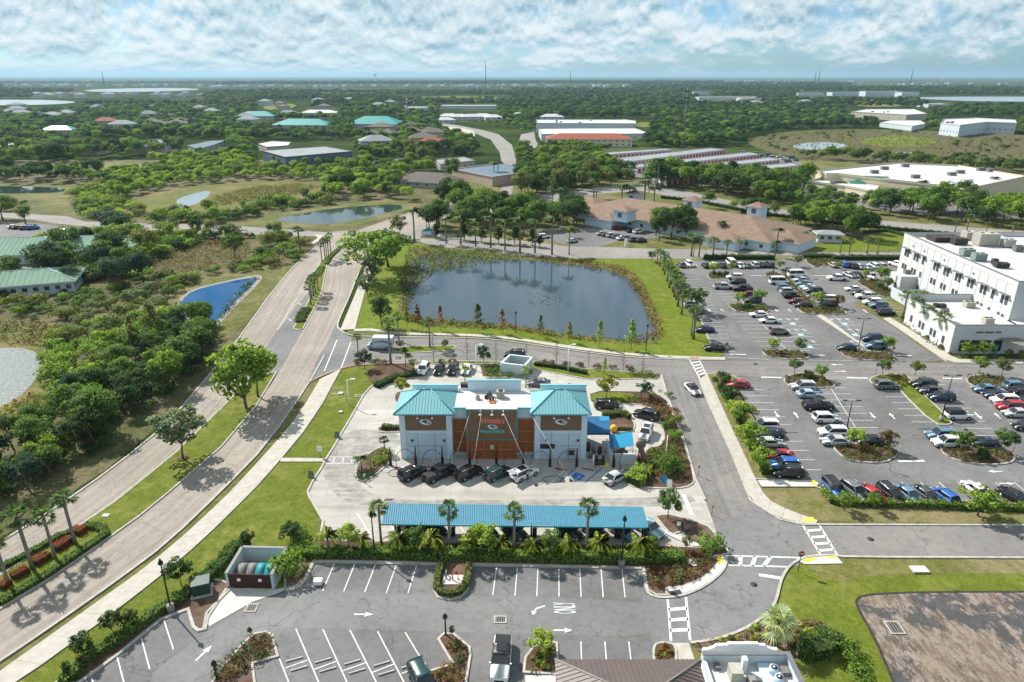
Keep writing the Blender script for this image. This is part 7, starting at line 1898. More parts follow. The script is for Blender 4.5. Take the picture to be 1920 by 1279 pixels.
# ================================================================== PEOPLE
def skin_mb(points, edges, radii, mat, name):
 me = bpy.data.meshes.new(name); me.from_pydata(points, edges, []); me.update()
 o = bpy.data.objects.new(name, me); col.objects.link(o)
 sk = o.modifiers.new('skin', 'SKIN'); me.skin_vertices[0]
 for i, r in enumerate(radii): me.skin_vertices[0].data[i].radius = (r, r)
 me.skin_vertices[0].data[0].use_root = True
 o.modifiers.new('sub', 'SUBSURF').levels = 1
 dg = bpy.context.evaluated_depsgraph_get(); me2 = bpy.data.meshes.new_from_object(o.evaluated_get(dg))
 bpy.data.objects.remove(o); me2.materials.clear(); me2.materials.append(M(mat))
 for p_ in me2.polygons: p_.use_smooth = True
 return me2
plain('skin_tone', (0.42,0.25,0.17),.6,.05); plain('cloth_pink', (0.62,0.16,0.22),.8,.1); plain('cloth_dark', (0.03,0.03,0.04),.8,.1); plain('hair_dark', (0.02,0.015,0.012),.7,.1); plain('cloth_white', (0.6,0.6,0.6),.8,.1)
def person(px, hd, label, top, low, lean=.25):
 p = at(*px); t = thing('person', label, 'person', (p.x, p.y, .10), R(hd))
 pts = [(0,0,.95),(lean * .4,0,1.2),(lean, 0,1.42),(lean * 1.2,0,1.52),(lean * 1.4,0,1.66),
   (.0,.10,.9),(.05,.12,.5),(-.02,.12,.06),(.10,.12,.03),(0,-.10,.9),(-.05,-.12,.5),(-.12,-.12,.06),(0,-.12,.03),
   (lean, .2,1.40),(lean + .15,.24,1.15),(lean + .40,.18,1.10),(lean + .47,.17,1.11),(lean, -.2,1.40),(lean + .12,-.24,1.14),(lean + .36,-.18,1.06),(lean + .43,-.17,1.06)]
 ed = [(0,1),(1,2),(2,3),(3,4),(0,5),(5,6),(6,7),(7,8),(0,9),(9,10),(10,11),(11,12),(2,13),(13,14),(14,15),(15,16),(2,17),(17,18),(18,19),(19,20)]
 rd = [.14,.13,.15,.055,.095,.09,.065,.045,.035,.09,.065,.045,.035,.07,.045,.032,.026,.07,.045,.032,.026]
 link('body', skin_mb(pts, ed, rd, 'skin_tone', 'body'), t)
 tp = [pts[i] for i in (0,1,2,13,14,17,18)]; link('shirt', skin_mb(tp, [(0,1),(1,2),(2,3),(3,4),(2,5),(5,6)],[.155,.15,.17,.09,.06,.09,.06], top, 'shirt'), t)
 lp = [pts[i] for i in (0,5,6,7,9,10,11)]; link('trousers', skin_mb(lp, [(0,1),(1,2),(2,3),(0,4),(4,5),(5,6)],[.15,.11,.08,.055,.11,.08,.055], low, 'trousers'), t)
 m = MB(); c = Vector(pts[4]); n = 8
 m.add([(c.x - .02 + .115 * math.cos(a) * math.sin(b), c.y + .11 * math.sin(a) * math.sin(b), c.z + .03 + .12 * math.cos(b)) for b in (.05,.6,1.2,1.7) for a in np.linspace(0,2 * math.pi, n, endpoint=False)],[(i * n + j, (i + 1) * n + j, (i + 1) * n + (j + 1) % n, i * n + (j + 1) % n) for i in range(3) for j in range(n)], 'hair_dark', True)
 link('hair', m.mesh('hair'), t); return t
person((804,886),20, 'person in a pink top bending at the open door of the black pickup', 'cloth_pink', 'cloth_dark', .3)
person((989,901),60, 'person in dark clothes standing beside the white car with raised tailgate', 'cloth_white', 'cloth_dark', .08)
# ================================================================== VEGETATION
random.seed(4)
RN = random.Random(21)
def pl(kind, px, top, color, label, cat='tree', group=None, wide=1.0, **k):
 """plant whose foot shows at px and whose top reaches photo row `top`"""
 p = at(*px); h = hgt(px[0], top, p.y); z = k.pop('z', .1)
 return plant(kind, p.x, p.y, max(.6, h - z) / (1.0), color, label, cat, group, RN, wide, z=z, **k)
G1 = 'cabbage palms of the lower median'
for (b, t, lab) in (((18,1100),1003, 'cabbage palm cut by the picture edge at the red planted median'),((62,1068),960, 'tall cabbage palm, second along the red planted median'),((104,1048),962, 'cabbage palm, third along the red planted median'),((142,1020),930, 'cabbage palm at the end of the red planted median')):
 pl('cabbage_palm', b, t, 'palm', lab, 'palm', G1)
for i, (b, t) in enumerate((((604,492),455),((610,489),449),((617,486),446),((621,481),440),((613,486),451))):
 pl('cabbage_palm', b, t, 'palm', 'cabbage palm in the tight group on the upper median tip', 'palm', 'palm group on the upper median tip', .9)
for i, (b, t) in enumerate((((585,562),525),((588,556),520),((592,552),515),((583,572),534),((597,545),512))):
 pl('cabbage_palm', b, t, 'palm', 'short cabbage palm in the cluster halfway up the upper median', 'palm', 'palm cluster halfway up the median', 1.3)
pl('young_tree', (343,862),766, 'grey', 'grey-green young tree in a mulch ring on the median lawn', wide=1.15)
for b, w, lab in (((462,765),1.12, 'spreading yellow-green tree where the two roads part'),): pl('broadleaf_tree', b, 636, 'fresh', lab, wide=.95, variant=1, z=-2.6)
pl('young_tree', (484,745),655, 'lime', 'smaller fresh green tree beside the spreading one where the roads part', wide=1.2)
p = at(343,862); o = link('mulch_ring', MB().cyl((0,0,0),.9,.12, 'mulch', 18).mesh('mulch_ring'), None, (p.x, p.y, .22)); tag(o, 'round mulch ring under the grey-green median tree', 'mulch ring')
hedge('median_hedge', [(0,1070),(60,1040),(110,1010),(140,998),(150,992)],.9,.5, 'mid', 'low green border hedge on the outer side of the red bed', dens=40, z=.2)
hedge('median_hedge', [(0,1135),(88,1083),(160,1033),(180,1020),(200,1005),(190,992),(160,990)],1.1,.55, 'mid', 'low green border hedge wrapping the kerb side of the red bed', dens=40, z=.2)
for i, (a, b) in enumerate((((2,1108),(20,1096)),((24,1088),(54,1072)),((66,1062),(94,1045)),((104,1036),(136,1014)),((144,1006),(158,996)))):
 hedge('red_shrub_row', [a, b],1.3,.8, 'red', 'row of red leaved shrubs on the median, ' + ['at the picture edge', 'between the first two palms', 'between the middle palms', 'between the last two palms', 'past the last palm'][i], dens=30, z=.2, leaf=.18)
for px_ in ([(620,492),(640,470),(648,460),(640,470)], ):
 hedge('median_hedge', [(612,497),(620,483),(636,468)],1.2,.35, 'mid', 'narrow clipped ground hedge toward the upper median tip', dens=30, z=.2)
hedge('median_hedge', [(594,520),(604,502)],2.0,.4, 'mid', 'dark clipped strip between the two palm groups on the upper median', dens=30, z=.2)
hedge('median_hedge', [(562,606),(568,590),(576,580)],2.4,.45, 'dark', 'dark clipped strip near the round end of the upper median', dens=30, z=.2)
pl('broadleaf_tree', (700,528),430, 'fresh', 'huge bright green tree hiding the road beside the pond', wide=1.25, variant=2)
pl('broadleaf_tree', (728,500),428, 'mid', 'huge darker tree behind the bright one beside the pond', wide=1.3, variant=0)
pl('young_tree', (702,536),480, 'grey', 'thin grey-green tree at the foot of the huge bright tree')
pl('young_tree', (690,560),512, 'grey', 'sparse young tree on the lawn beside the long footpath')
pl('broadleaf_tree', (717,614),555, 'dark', 'dark rounded tree on the lawn corner by the pond', wide=.95)
pl('cabbage_palm', (748,640),590, 'palm', 'tall palm at the lawn corner behind the box van', 'palm'); pl('cabbage_palm', (733,683),604, 'palm', 'palm standing in front of the box van', 'palm')
pl('cabbage_palm', (806,652),600, 'palm', 'tall palm on the little road island', 'palm'); pl('cabbage_palm', (672,668),630, 'palm', 'bushy palm at the access road mouth', 'palm', wide=1.2)
pl('young_tree', (684,692),655, 'blue', 'grey-blue bushy tree at the strip corner near the boulevard', wide=1.1); pl('pine_tree', (760,688),652, 'mid', 'green conical tree beside the palm on the planting strip', wide=1.6)
pl('young_tree', (907,685),648, 'dark', 'dark green tree between the bare ones on the planting strip', wide=1.0)
for (x, yb, yt, c, lab) in ((784,618,570, 'rust', 'rust red sapling at the pond corner'),(764,616,575, 'olive', 'thin olive sapling at the pond corner'),(826,620,572, 'pink', 'pinkish bare sapling, first along the pond shore'),(897,623,568, 'olive', 'yellow-green cypress by the pond between two pinkish ones'),(942,625,578, 'pink', 'pinkish bare sapling, beside the slim pond lamp'),(1013,632,590, 'olive', 'olive cypress sapling past the slim pond lamp'),(1067,641,601, 'yellow', 'yellow-green cypress, short, on the pond shore'),(1124,651,600, 'lime', 'lime green cypress on the pond shore'),(1183,656,598, 'lime', 'lime green cypress, last along the pond shore')):
 pl('cypress_sapling', (x, yb), yt, c, lab, 'sapling', 'cypress saplings on the pond shore', .95)
for (x, yb, yt, c, lab) in ((813,680,628, 'brown', 'bare sapling behind the two black parked cars'),(876,677,628, 'pink', 'wide bare sapling behind the last white parked car'),(930,680,640, 'brown', 'bare sapling near the walled enclosure'),(1043,683,640, 'brown', 'bare sapling beyond the walled enclosure'),(1103,690,655, 'pink', 'low bare sapling in the middle of the planting strip'),(1168,697,650, 'brown', 'tall thin bare sapling near the drive corner'),(1204,702,668, 'brown', 'smallest bare sapling at the drive corner'),(987,668,640, 'brown', 'bare sapling over the enclosure wall')):
 pl('bare_sapling', (x, yb), yt, c, lab, 'sapling', 'bare saplings on the planting strip', 1.1)
pl('cypress_sapling', (1133,703),670, 'lime', 'small lime green cypress on the planting strip lawn', 'sapling')
pl('young_tree', (1137,747),707, 'yellow', 'yellow leaved young tree at the small lawn behind the tower', wide=1.2); pl('young_tree', (1208,748),714, 'blue', 'bushy dark green tree by the brown strip', wide=1.1)
pl('young_tree', (754,742),708, 'yellow', 'small yellowish tree in the tear-shaped bed', wide=1.1)
pl('cabbage_palm', (872,722),687, 'palm_bright', 'small palm against the rear wall of the wash', 'palm'); pl('cabbage_palm', (986,727),690, 'palm_bright', 'small palm behind the wash near the grey car', 'palm')
pl('young_tree', (1252,972),920, 'mid', 'full green tree on the triangle bed', wide=1.2, z=.2)
hedge('clipped_hedge', [(538,1042),(590,1044),(700,1043),(820,1046)],1.4,1.0, 'fresh', 'long clipped hedge between canopy and lower park, first half', dens=42, z=.2)
hedge('clipped_hedge', [(826,1046),(940,1049),(1080,1051),(1190,1053),(1282,1052)],1.4,1.0, 'fresh', 'long clipped hedge between canopy and lower park, second half', dens=42, z=.2)
cover('rust_ground_cover', [(700,1024),(1238,1030),(1336,1040),(1330,1050),(1240,1040),(700,1033)],.75,.75,['rust', 'olive', 'lime', 'brown'],3,.2,1.0, weights=[.3,.25,.25,.2])
cover('ground_cover', [(1216,1058),(1330,1054),(1335,1064),(1312,1084),(1280,1096),(1245,1104),(1222,1112),(1214,1100)],.85,.7,['olive', 'rust', 'brown'],5,.2)
for i, (b, t) in enumerate((((617,1037),985),((680,1040),995),((749,1042),992),((808,1042),990),((877,1044),1000),((938,1045),1000),((1001,1048),1005),((1064,1049),1000),((1122,1050),998),((1196,1052),998))):
 pl('arching_palm', b, t, 'palm_bright', ORD[i] + ' arching yellow-green palm in the canopy hedge from the bin enclosure', 'palm', 'arching palms in the hedge row', z=.2)
for (b, t, lab) in (((716,1027),948, 'cabbage palm at the canopy end beside the lantern post'),((844,1032),948, 'cabbage palm over the canopy, second in its row'),((964,1034),954, 'cabbage palm over the canopy, third in its row'),((1099,1036),946, 'cabbage palm over the canopy, fourth in its row')):
 pl('cabbage_palm', b, t, 'palm', lab, 'palm', 'cabbage palms in front of the canopy', 1.0, z=.2)
for (b, t, c, w, lab) in (((654,1032),985, 'lime', 1.1, 'round lime shrub tree near the west end of the hedge'),((904,1042),985, 'lime', 1.3, 'big lime green shrub tree under the canopy edge'),((779,1040),990, 'mid', .9, 'slim green tree in the hedge row between palms'),((1032,1044),995, 'fresh', .9, 'slim green tree in the hedge row past the third palm'),((1220,1045),1005, 'fresh', .8, 'slim green tree at the east end of the hedge row'),((1286,1036),1004, 'grey', .8, 'thin young tree near the X shaped path'),((545,1020),1010 - 28, 'dark', 1.2, 'dark shrub tree behind the hedge corner'),((466,1025),996, 'dark', 1.2, 'dark rounded tree behind the bin enclosure')):
 pl('young_tree', b, t, c, lab, wide=w, z=.15)
pl('thicket_shrub', (545,1078),1026, 'fresh', 'bright green shrub pressed against the enclosure wall', 'shrub', wide=.75, z=.2)
pl('thicket_shrub', (1330,1030),993, 'fresh', 'tall fresh shrub in the point of the triangle bed', 'shrub', wide=.9, z=.2)
hedge('clipped_hedge', [(120,1290),(160,1245),(240,1194),(300,1150),(340,1126),(360,1112)],1.2,.9, 'mid', 'clipped hedge between the lawn and the lower car park kerb', dens=42, z=.15)
hedge('clipped_hedge', [(366,1108),(400,1080),(425,1056),(436,1036),(470,1024)],1.6,1.2, 'mid', 'clipped hedge wrapping the bin enclosure from behind', dens=38, z=.15)
hedge('clipped_hedge', [(560,1000),(562,1020),(575,1036)],1.8,1.1, 'fresh', 'short loose green hedge at the lawn corner by the round kerb', dens=34, z=.15)
for (b, t, lab) in (((160,1235),1190, 'round dark shrub tree, lowest on the west lawn hedge'),((216,1192),1147, 'round dark shrub tree, middle of the west lawn hedge'),((340,1098),1050, 'round dark shrub tree near the transformer'),((245,1180),1145, 'narrow dark shrub between the round ones on the west lawn'),((130,1272),1240, 'narrow dark column shrub at the bottom of the west lawn'),((470,1196),1166 + 10, 'small dark shrub at the island tip in the lower park'),((848,1196),1173, 'small dark shrub at the island tip by the white pickup')):
 pl('young_tree', b, t, 'dark', lab, 'shrub', None, 1.15 if 'round' in lab else .6, z=.15)
pl('young_tree', (1016,1224),1188, 'lime', 'lime green bushy tree on the island beside the brown roof', wide=1.5, z=.2)
cover('ground_cover', [(470,1200),(510,1195),(512,1228),(440,1275),(400,1300),(400,1262)],.8,.7,['olive', 'dark', 'brown'],8,.2)
cover('ground_cover', [(830,1200),(870,1215),(872,1240),(860,1290),(815,1290),(812,1262),(850,1245)],.8,.7,['olive', 'dark', 'rust'],9,.2)
cover('ground_cover', [(990,1240),(1010,1218),(1038,1212),(1040,1262),(990,1262)],.7,.55,['olive', 'rust', 'lime'],10,.2)
hedge('island_hedge', [(829,1062),(822,1084),(818,1104),(826,1116),(845,1120),(862,1115),(874,1100),(878,1080),(880,1062)],.7,.7, 'olive', 'low hedge round the red fire pipes on the horseshoe island', dens=40, z=.2)
cover('ground_cover', [(1232,1214),(1258,1212),(1264,1238),(1232,1240)],.6,.5,['olive', 'rust', 'lime'],11,.2)
cover('ground_cover', [(1304,1212),(1381,1194),(1428,1168),(1470,1174),(1540,1168),(1548,1190),(1540,1215),(1490,1222),(1470,1210),(1330,1210)],.75,.55,['olive', 'lime', 'brown', 'rust'],12,.1, weights=[.35,.35,.15,.15])
hedge('clipped_hedge', [(1495,1228),(1530,1228),(1550,1215),(1558,1200)],2.2,1.6, 'mid', 'thick rounded hedge behind the restaurant wing', dens=30, z=.1)
for (b, t, lab) in (((1585,1225),1195, 'loose bright shrub, upper of the line on the bank by the dirt lot'),((1600,1250),1225, 'loose bright shrub, middle of the line on the bank'),((1612,1282),1250, 'loose bright shrub, lowest of the line on the bank')):
 pl('thicket_shrub', b, t, 'fresh', lab, 'shrub', None, .9, z=.05)
pl('silver_palm', (1452,1210),1136, 'silver', 'silver fan palm in the bed behind the restaurant', 'palm', z=.1, wide=.72)
cover('ground_cover', [(1108,760),(1196,757),(1226,768),(1242,790),(1250,826),(1238,842),(1214,845),(1205,868),(1200,890),(1260,905),(1296,900),(1275,822),(1250,756),(1225,742),(1190,744)],1.0,.7,['olive', 'brown', 'rust', 'mid'],13,.2)
cover('green_rows', [(1215,848),(1262,838),(1290,890),(1240,895),(1212,872)],.8,.7,['fresh', 'mid'],14,.2)
for (b, t, c, w, lab) in (((1270,800),775, 'olive', 1, 'olive round shrub on the east bed by the drive, upper'),((1265,826),800, 'fresh', 1, 'yellow-green round shrub beside the drive kerb'),((1252,889),848, 'mid', .8, 'dark fresh shrub near the white pole in the bed'),((1253,745),732, 'olive', 1.2, 'olive shrub at the drive corner bed'),((1248,806),788, 'mid', 1, 'small green shrub beside the queue curve'),((1262,780),762, 'rust', 1.3, 'rusty shrub between the olive ones on the east bed')):
 pl('thicket_shrub', b, t, c, lab, 'shrub', None, w * .8, z=.2)
hedge('lime_hedge', [(1186,912),(1200,900),(1206,884)],2.6,1.3, 'lime', 'thick lime green hedge block beside the last vacuum bay', dens=32, z=.2, leaf=.24)
hedge('box_hedge', [(716,805),(750,806)],.9,.7, 'olive', 'small olive hedge strip by the tower wall', dens=40, z=.15)
hedge('box_hedge', [(1130,783),(1166,779),(1180,786)],1.2,.8, 'olive', 'curved olive hedge on the looped bed', dens=36, z=.2)
for i in range(5):
 p = at(1157 + i * 6.4,808); plant('bed_plant', p.x, p.y, .9, 'dark', 'small dark round plant in the row behind the yellow ball', 'plant', 'round plants behind the yellow ball', RN, z=.2)
cover('ground_cover', [(690,862),(720,842),(736,852),(730,864),(700,884)],.9,.9,['fresh', 'lime', 'mid'],15,.2); cover('ground_cover', [(670,900),(668,884),(690,888),(706,890),(690,903),(676,904)],.8,.8,['mid', 'dark'],16,.2)
pl('cabbage_palm', (722,850),822, 'dark', 'short dark palm in the bed at the entrance curve', 'palm', wide=1.6, z=.2); pl('arching_palm', (678,880),848, 'palm', 'small feather palm on the round bed by the bike rack', 'palm', z=.2)
pl('thicket_shrub', (722,872),858, 'mid', 'round shrub in the bed by the bike rack', 'shrub', wide=.8, z=.2)
hedge('box_hedge', [(705,728),(740,712),(790,703)],1.5,.9, 'dark', 'dark shrub line along the kerb beside the four parked cars', dens=30, z=.12)
cover('ground_cover', [(904,686),(937,686),(942,704),(1000,708),(985,712),(912,712)],.9,1.0,['mid', 'fresh', 'dark'],17,.2)
hedge('box_hedge', [(1002,686),(1050,692),(1100,703)],.8,.7, 'dark', 'dark low hedge edging the lane past the enclosure', dens=40, z=.15)
cover('ground_cover', [(1182,700),(1215,700),(1236,706),(1228,711),(1180,708)],.9,.9,['mid', 'olive'],18,.2)
for i, x in enumerate((672,706,722,774,828,848,1020,1034,1060,1086,1120,1148,1180)):
 p = at(x, 682 + max(0,(x - 1000)) * .07); plant('thicket_shrub', p.x, p.y, 1.2, RN.choice(['olive', 'rust', 'olive', 'brown']), 'low rusty shrub edging the access road', 'shrub', 'rusty shrubs edging the access road', RN, 1.1, z=.15)
pl('young_tree', (751,655),645 - 7, 'olive', 'tiny round tree on the road island next to the tall palm', wide=1.2); pl('young_tree', (835,655),637, 'olive', 'tiny round tree at the end of the road island', wide=1.2)
for (b, t, c, lab) in (((1352,735),698, 'dark', 'dark shrubby tree at the head of the hedge by the drive'),((1366,760),722, 'dark', 'second dark shrubby tree of the hedge by the drive'),((1380,795),752, 'lime', 'lime tree of the drive hedge, upper'),((1393,802),757, 'fresh', 'broad lime tree above the white half-hidden car'),((1405,850),795, 'lime', 'lime tree over the silver coupe'),((1424,885),838, 'lime', 'yellowish lime tree beside the red car')):
 pl('young_tree', b, t, c, lab, 'tree', 'trees along the drive hedge', 1.25)
hedge('loose_hedge', [(1350,728),(1372,765),(1392,800)],1.3,1.0, 'mid', 'loose hedge between drive footpath and east park, upper run', dens=30, z=.15)
hedge('loose_hedge', [(1400,826),(1420,862),(1436,892)],1.3,1.1, 'lime', 'loose lime hedge between drive footpath and east park, lower run', dens=30, z=.15)
hedge('loose_hedge', [(1545,922),(1560,942),(1600,946),(1760,950),(1950,958)],1.2,.8, 'fresh', 'long loose green hedge below the roadside row of cars', dens=30, z=.12)
for (b, t, lab) in (((1583,958),925, 'small green tree in the roadside hedge by the blue off-roader'),((1637,955),925, 'small yellowish tree in the roadside hedge'),((1833,968),917, 'wide layered bright tree on the roadside hedge')):
 pl('young_tree', b, t, 'fresh', lab, 'tree', None, 1.7 if '1833' in str(b) else 1.3)
for (b, t, c, lab) in (((1489,702),674, 'mid', 'rounded tree on the west end of the planted oval'),((1537,712),683, 'fresh', 'brighter tree on the east end of the planted oval'),((1655,703),672, 'mid', 'tree at the tip of the long grass island'),((1715,706),677, 'olive', 'staked olive tree behind the group of three cars'),((1834,702),668, 'fresh', 'tall bright tree on the eastern oval'),((1878,706),671, 'olive', 'thin olive tree on the eastern oval'),((1601,842),803, 'lime', 'yellow-green tree on the oval beside the silver car'),((1662,846),808, 'brown', 'brownish thin tree on the oval beside the black saloon'),
       ((1800,850),805, 'mid', 'dense staked tree beside the white car on the last oval'),((1880,852),806, 'mid', 'second dense staked tree on the last oval'),((1449,662),634, 'lime', 'bright small palm-like tree at the entrance island'),((1499,662),634, 'mid', 'darker small tree at the entrance island'),((1662,660),630, 'fresh', 'bushy tree over the corner car'),
       ((1385,574),546, 'lime', 'lime tree on the middle island beside the dark red car'),((1422,572),543, 'fresh', 'green tree on the middle island, east one'),((1532,574),546, 'lime', 'lime tree among the crowded rows'),((1571,578),552, 'brown', 'brownish tree among the crowded rows'),((1338,515),492, 'lime', 'small lime tree in the top row'),((1371,512),492, 'fresh', 'small green tree by the white van in the top row'),
       ((1462,507),488, 'fresh', 'green tree over the bushes at the top row end'),((1622,526),505, 'lime', 'light tree on the clinic side bed'),((1652,530),498, 'fresh', 'fresh tree on the clinic side bed'),((1573,505),490, 'fresh', 'small tree between the bright blue and pinkish cars'),((1305,585),540, 'mid', 'round green tree over the silver car by the pond side'),((1662,545),520, 'mid', 'tree beside the clinic annex'),((1494,500),478, 'olive', 'small tree by the lane between the top rows')):
 pl('young_tree', b, t, c, lab, 'tree', None, 1.15, z=.2)
for i, q in enumerate(ISL[:13]):
 if i == 1:
  cover('ground_cover', [(1645,722),(1640,710),(1665,704),(1700,706),(1706,724),(1690,730)],1.0,.6,['olive', 'brown'],30,.2); continue
 cover('ground_cover', q, 1.05,.62,['olive', 'mid', 'brown'],31 + i, .2)
for (x, y) in ((1337,517),(1349,518),(1360,517),(1470,512),(1478,510),(1404,580),(1392,582),(1545,584),(1515,706),(1520,712),(1845,856),(1835,864)):
 p = at(x, y); plant('thicket_shrub', p.x, p.y, 1.7, 'dark', 'dark rounded bush on a car park island', 'shrub', 'dark bushes on the car park islands', RN, .8, z=.2)
for i, (x, y, t) in enumerate(((1237,500,470),(1243,508,474),(1246,515,482),(1251,528,493),(1255,540,500),(1261,548,508),(1268,562,518),(1271,575,528),(1278,590,545),(1232,496,470),(1264,557,512),(1259,535,500))):
 pl('cabbage_palm', (x, y), t, 'palm', ORD[i] + ' cabbage palm of the line between pond lawn and upper car park', 'palm', 'palm line beside the upper car park', 1.6)
pl('cabbage_palm', (1300,636),578, 'grey', 'big palm with greyish crown over the navy car', 'palm', wide=1.35); pl('cabbage_palm', (1296,630),584, 'palm', 'palm just behind the big greyish one', 'palm')
pl('broadleaf_tree', (1222,490),470, 'dark', 'dark round tree where the palm line starts', wide=1.0)
for (b, t, lab) in (((1692,596),550, 'palm at the corner of the clinic low wing'),((1711,612),562, 'palm against the clinic low wing wall, second'),((1730,628),577, 'palm against the clinic low wing wall, third'),((1757,648),592, 'palm against the clinic low wing wall, last')):
 pl('cabbage_palm', b, t, 'palm', lab, 'palm', 'palms along the clinic wall', 1.3)
for i, (x, y) in enumerate(((1694,602),(1718,618),(1743,637),(1767,655),(1690,560),(1700,570),(1656,546),(1650,540))):
 p = at(x, y); plant('thicket_shrub', p.x, p.y, 1.8, 'dark', 'round dark shrub at the clinic wall, ' + ['by the first wall palm', 'between first and second palms', 'between the middle palms', 'past the last palm', 'behind the generator yard', 'beside the generator yard', 'by the annex door', 'at the annex corner'][i], 'shrub', 'shrubs at the clinic wall', RN, .8, z=.05)
for x, y in ((1705,548),(1722,548),(1738,550),(1732,556)):
 p = at(x, y, 3); plant('thicket_shrub', p.x, p.y, 4.5, 'yellow', 'yellow-green shrub behind the clinic low wing', 'shrub', 'yellow shrubs behind the low wing', RN, .7)
for (x, y, t) in ((1812,672,640),(1842,672,640),(1890,672,655)): pl('young_tree', (x, y), t, 'fresh', 'small bright tree before the clinic entrance front', 'tree', 'small trees at the clinic front', 1.2)
cover('ground_cover', [(1690,590),(1705,600),(1760,648),(1788,668),(1919,668),(1919,672),(1795,672),(1750,652),(1690,604)],1.2,.7,['mid', 'olive', 'brown'],50,.05)
for i, (x, yb, yt) in enumerate(((777,453,385),(837,457,402),(864,460,400),(892,463,405),(920,465,398),(947,470,405),(975,473,400),(1003,475,402),(1035,478,398),(1067,478,424),(1300,483,448),(1455,470,424),(1452,482,448))):
 pl('tall_feather_palm', (x, yb), yt, 'palm', ORD[i] + ' tall slender avenue palm along the road north of the pond, from the entry sign', 'palm', 'avenue palms north of the pond', 1.5)
for i, (x, yb, yt) in enumerate(((870,452,420),(903,455,422),(935,457,424),(966,459,425),(998,462,428),(818,448,420),(1012,464,440))):
 pl('conical_tree', (x, yb), yt, 'dark', ORD[i] + ' dark conical tree on the median past the entry sign', 'tree', 'dark conical trees on the median', 1.5)
pl('young_tree', (748,447),400, 'grey', 'pale grey-green tree beside the junction', wide=1.0); pl('young_tree', (800,430),385, 'olive', 'tall light tree above the blue entry sign')
for i, (x, yb, yt) in enumerate(((1164,402,340),(1178,402,345),(1206,402,330),(1224,405,345),(1350,450,410),(1113,372,330),(1118,372,335),(1035,395,345),(1054,392,348),(1232,352,290),(1270,335,292),(1280,340,300),(1858,365,328),(1725,372,335),(1490,350,315),(1505,352,320),(926,338,300),(934,338,300),(1140,330,300),(985,330,290))):
 pl('tall_feather_palm', (x, yb), yt, 'palm', 'tall palm standing clear above the estate trees', 'palm', 'tall palms of the estate', 1.6)
for i, (x, yb, yt) in enumerate(((1296,481,440),(1310,482,445),(1336,483,448),(1385,480,452),(1362,480,452),(1575,475,448),(1592,476,450),(1625,476,446),(1645,476,448),(1848,440,418),(1895,448,420),(1790,436,412),(1810,440,405))):
 pl('cabbage_palm', (x, yb), yt, 'palm', ORD[i] + ' cabbage palm by the clinic access road, counted from the car park line', 'palm', 'palms beside the clinic access road', 1.5)
for (x0, x1, y) in ((1320,1450,486),(1505,1560,484),(1560,1690,487)):
 hedge('loose_hedge', [(x0, y),(x1, y)],2.4,1.3, 'dark', 'dark loose hedge behind the top rows of the upper park, %s run' % {1320: 'western', 1505: 'short middle', 1560: 'clinic side'}[x0], dens=16, z=.1, leaf=.3)
def reeds(name, px, n, h, colors, seed, leaf=.35, off=0.0):
 poly = [tuple(at(x, y).xy) for x, y in px]; rg = np.random.default_rng(seed); xs = [p[0] for p in poly]; ys = [p[1] for p in poly]
 for c in colors:
  C = []
  while len(C) < n // len(colors):
   q = (rg.uniform(min(xs), max(xs)), rg.uniform(min(ys), max(ys)))
   if inside(q, poly):
    for _ in range(5): C.append((q[0] + rg.normal(0,.5), q[1] + rg.normal(0,.5),.1 + rg.uniform(min(.1, h * .5), h)))
  C = np.array(C); N = np.zeros_like(C); N[:, 2] = 1; N += rg.normal(0,.4, C.shape); N /= np.linalg.norm(N, axis=1, keepdims=True)
  V, VN = leaf_cards(C, N, leaf * rg.uniform(.6,1.4, len(C)), rg)
  o = link(name, fol_mesh(name, V, VN)); o.color = (*GREENS[c],1); o['kind'] = 'stuff'; o['label'] = 'reeds and marsh growth at the water edge'
reeds('pond_reeds', [(764,470),(775,466),(866,468),(931,474),(1000,484),(960,490),(900,496),(850,505),(800,520),(778,545),(760,590),(746,578),(750,540)],5200,1.0,['olive', 'mid', 'brown', 'olive'],60,.55)
reeds('pond_reeds', [(1000,483),(1092,490),(1157,500),(1182,509),(1205,532),(1221,566),(1237,602),(1244,628),(1231,645),(1160,642),(1120,638),(1190,636),(1222,620),(1214,590),(1196,556),(1175,528),(1140,510),(1080,500),(1000,492)],2600,.9,['olive', 'brown', 'rust'],61,.5)
reeds('pond_reeds', [(756,600),(760,590),(800,600),(880,607),(960,613),(1060,629),(1120,636),(1120,641),(1040,632),(960,618),(860,614),(795,611)],1500,.8,['olive', 'mid', 'rust'],62,.5)
reeds('pond_reeds', [(420,595),(440,572),(470,535),(484,522),(478,520),(455,538),(425,575),(405,598)],400,.9,['dark', 'mid'],63,.5)
reeds('pond_reeds', [(346,590),(352,572),(360,575),(358,592)],120,1.2,['dark'],64,.5)
reeds('lily_pads', [(990,575),(1000,560),(1020,545),(1030,525),(1045,545),(1060,560),(1075,575),(1050,588),(1020,582)],220,.02,['grey'],65,.45)
reeds('marsh_growth', [(262,500),(330,472),(400,450),(470,455),(468,475),(445,500),(380,505),(340,520),(290,520)],4200,.8,['brown', 'brown', 'olive', 'brown'],66,.45)
reeds('marsh_growth', [(395,372),(470,352),(560,346),(600,350),(560,365),(480,376),(420,384),(400,392),(398,372)],5200,.9,['olive', 'brown', 'olive', 'olive'],67,.7)
reeds('marsh_growth', [(0,604),(60,604),(130,615),(140,640),(100,690),(75,650),(0,648)],1800,.7,['brown', 'olive'],68,.5)
reeds('marsh_growth', [(0,770),(60,740),(100,745),(120,775),(60,800),(0,830)],1000,.7,['yellow', 'olive', 'brown'],69,.5)
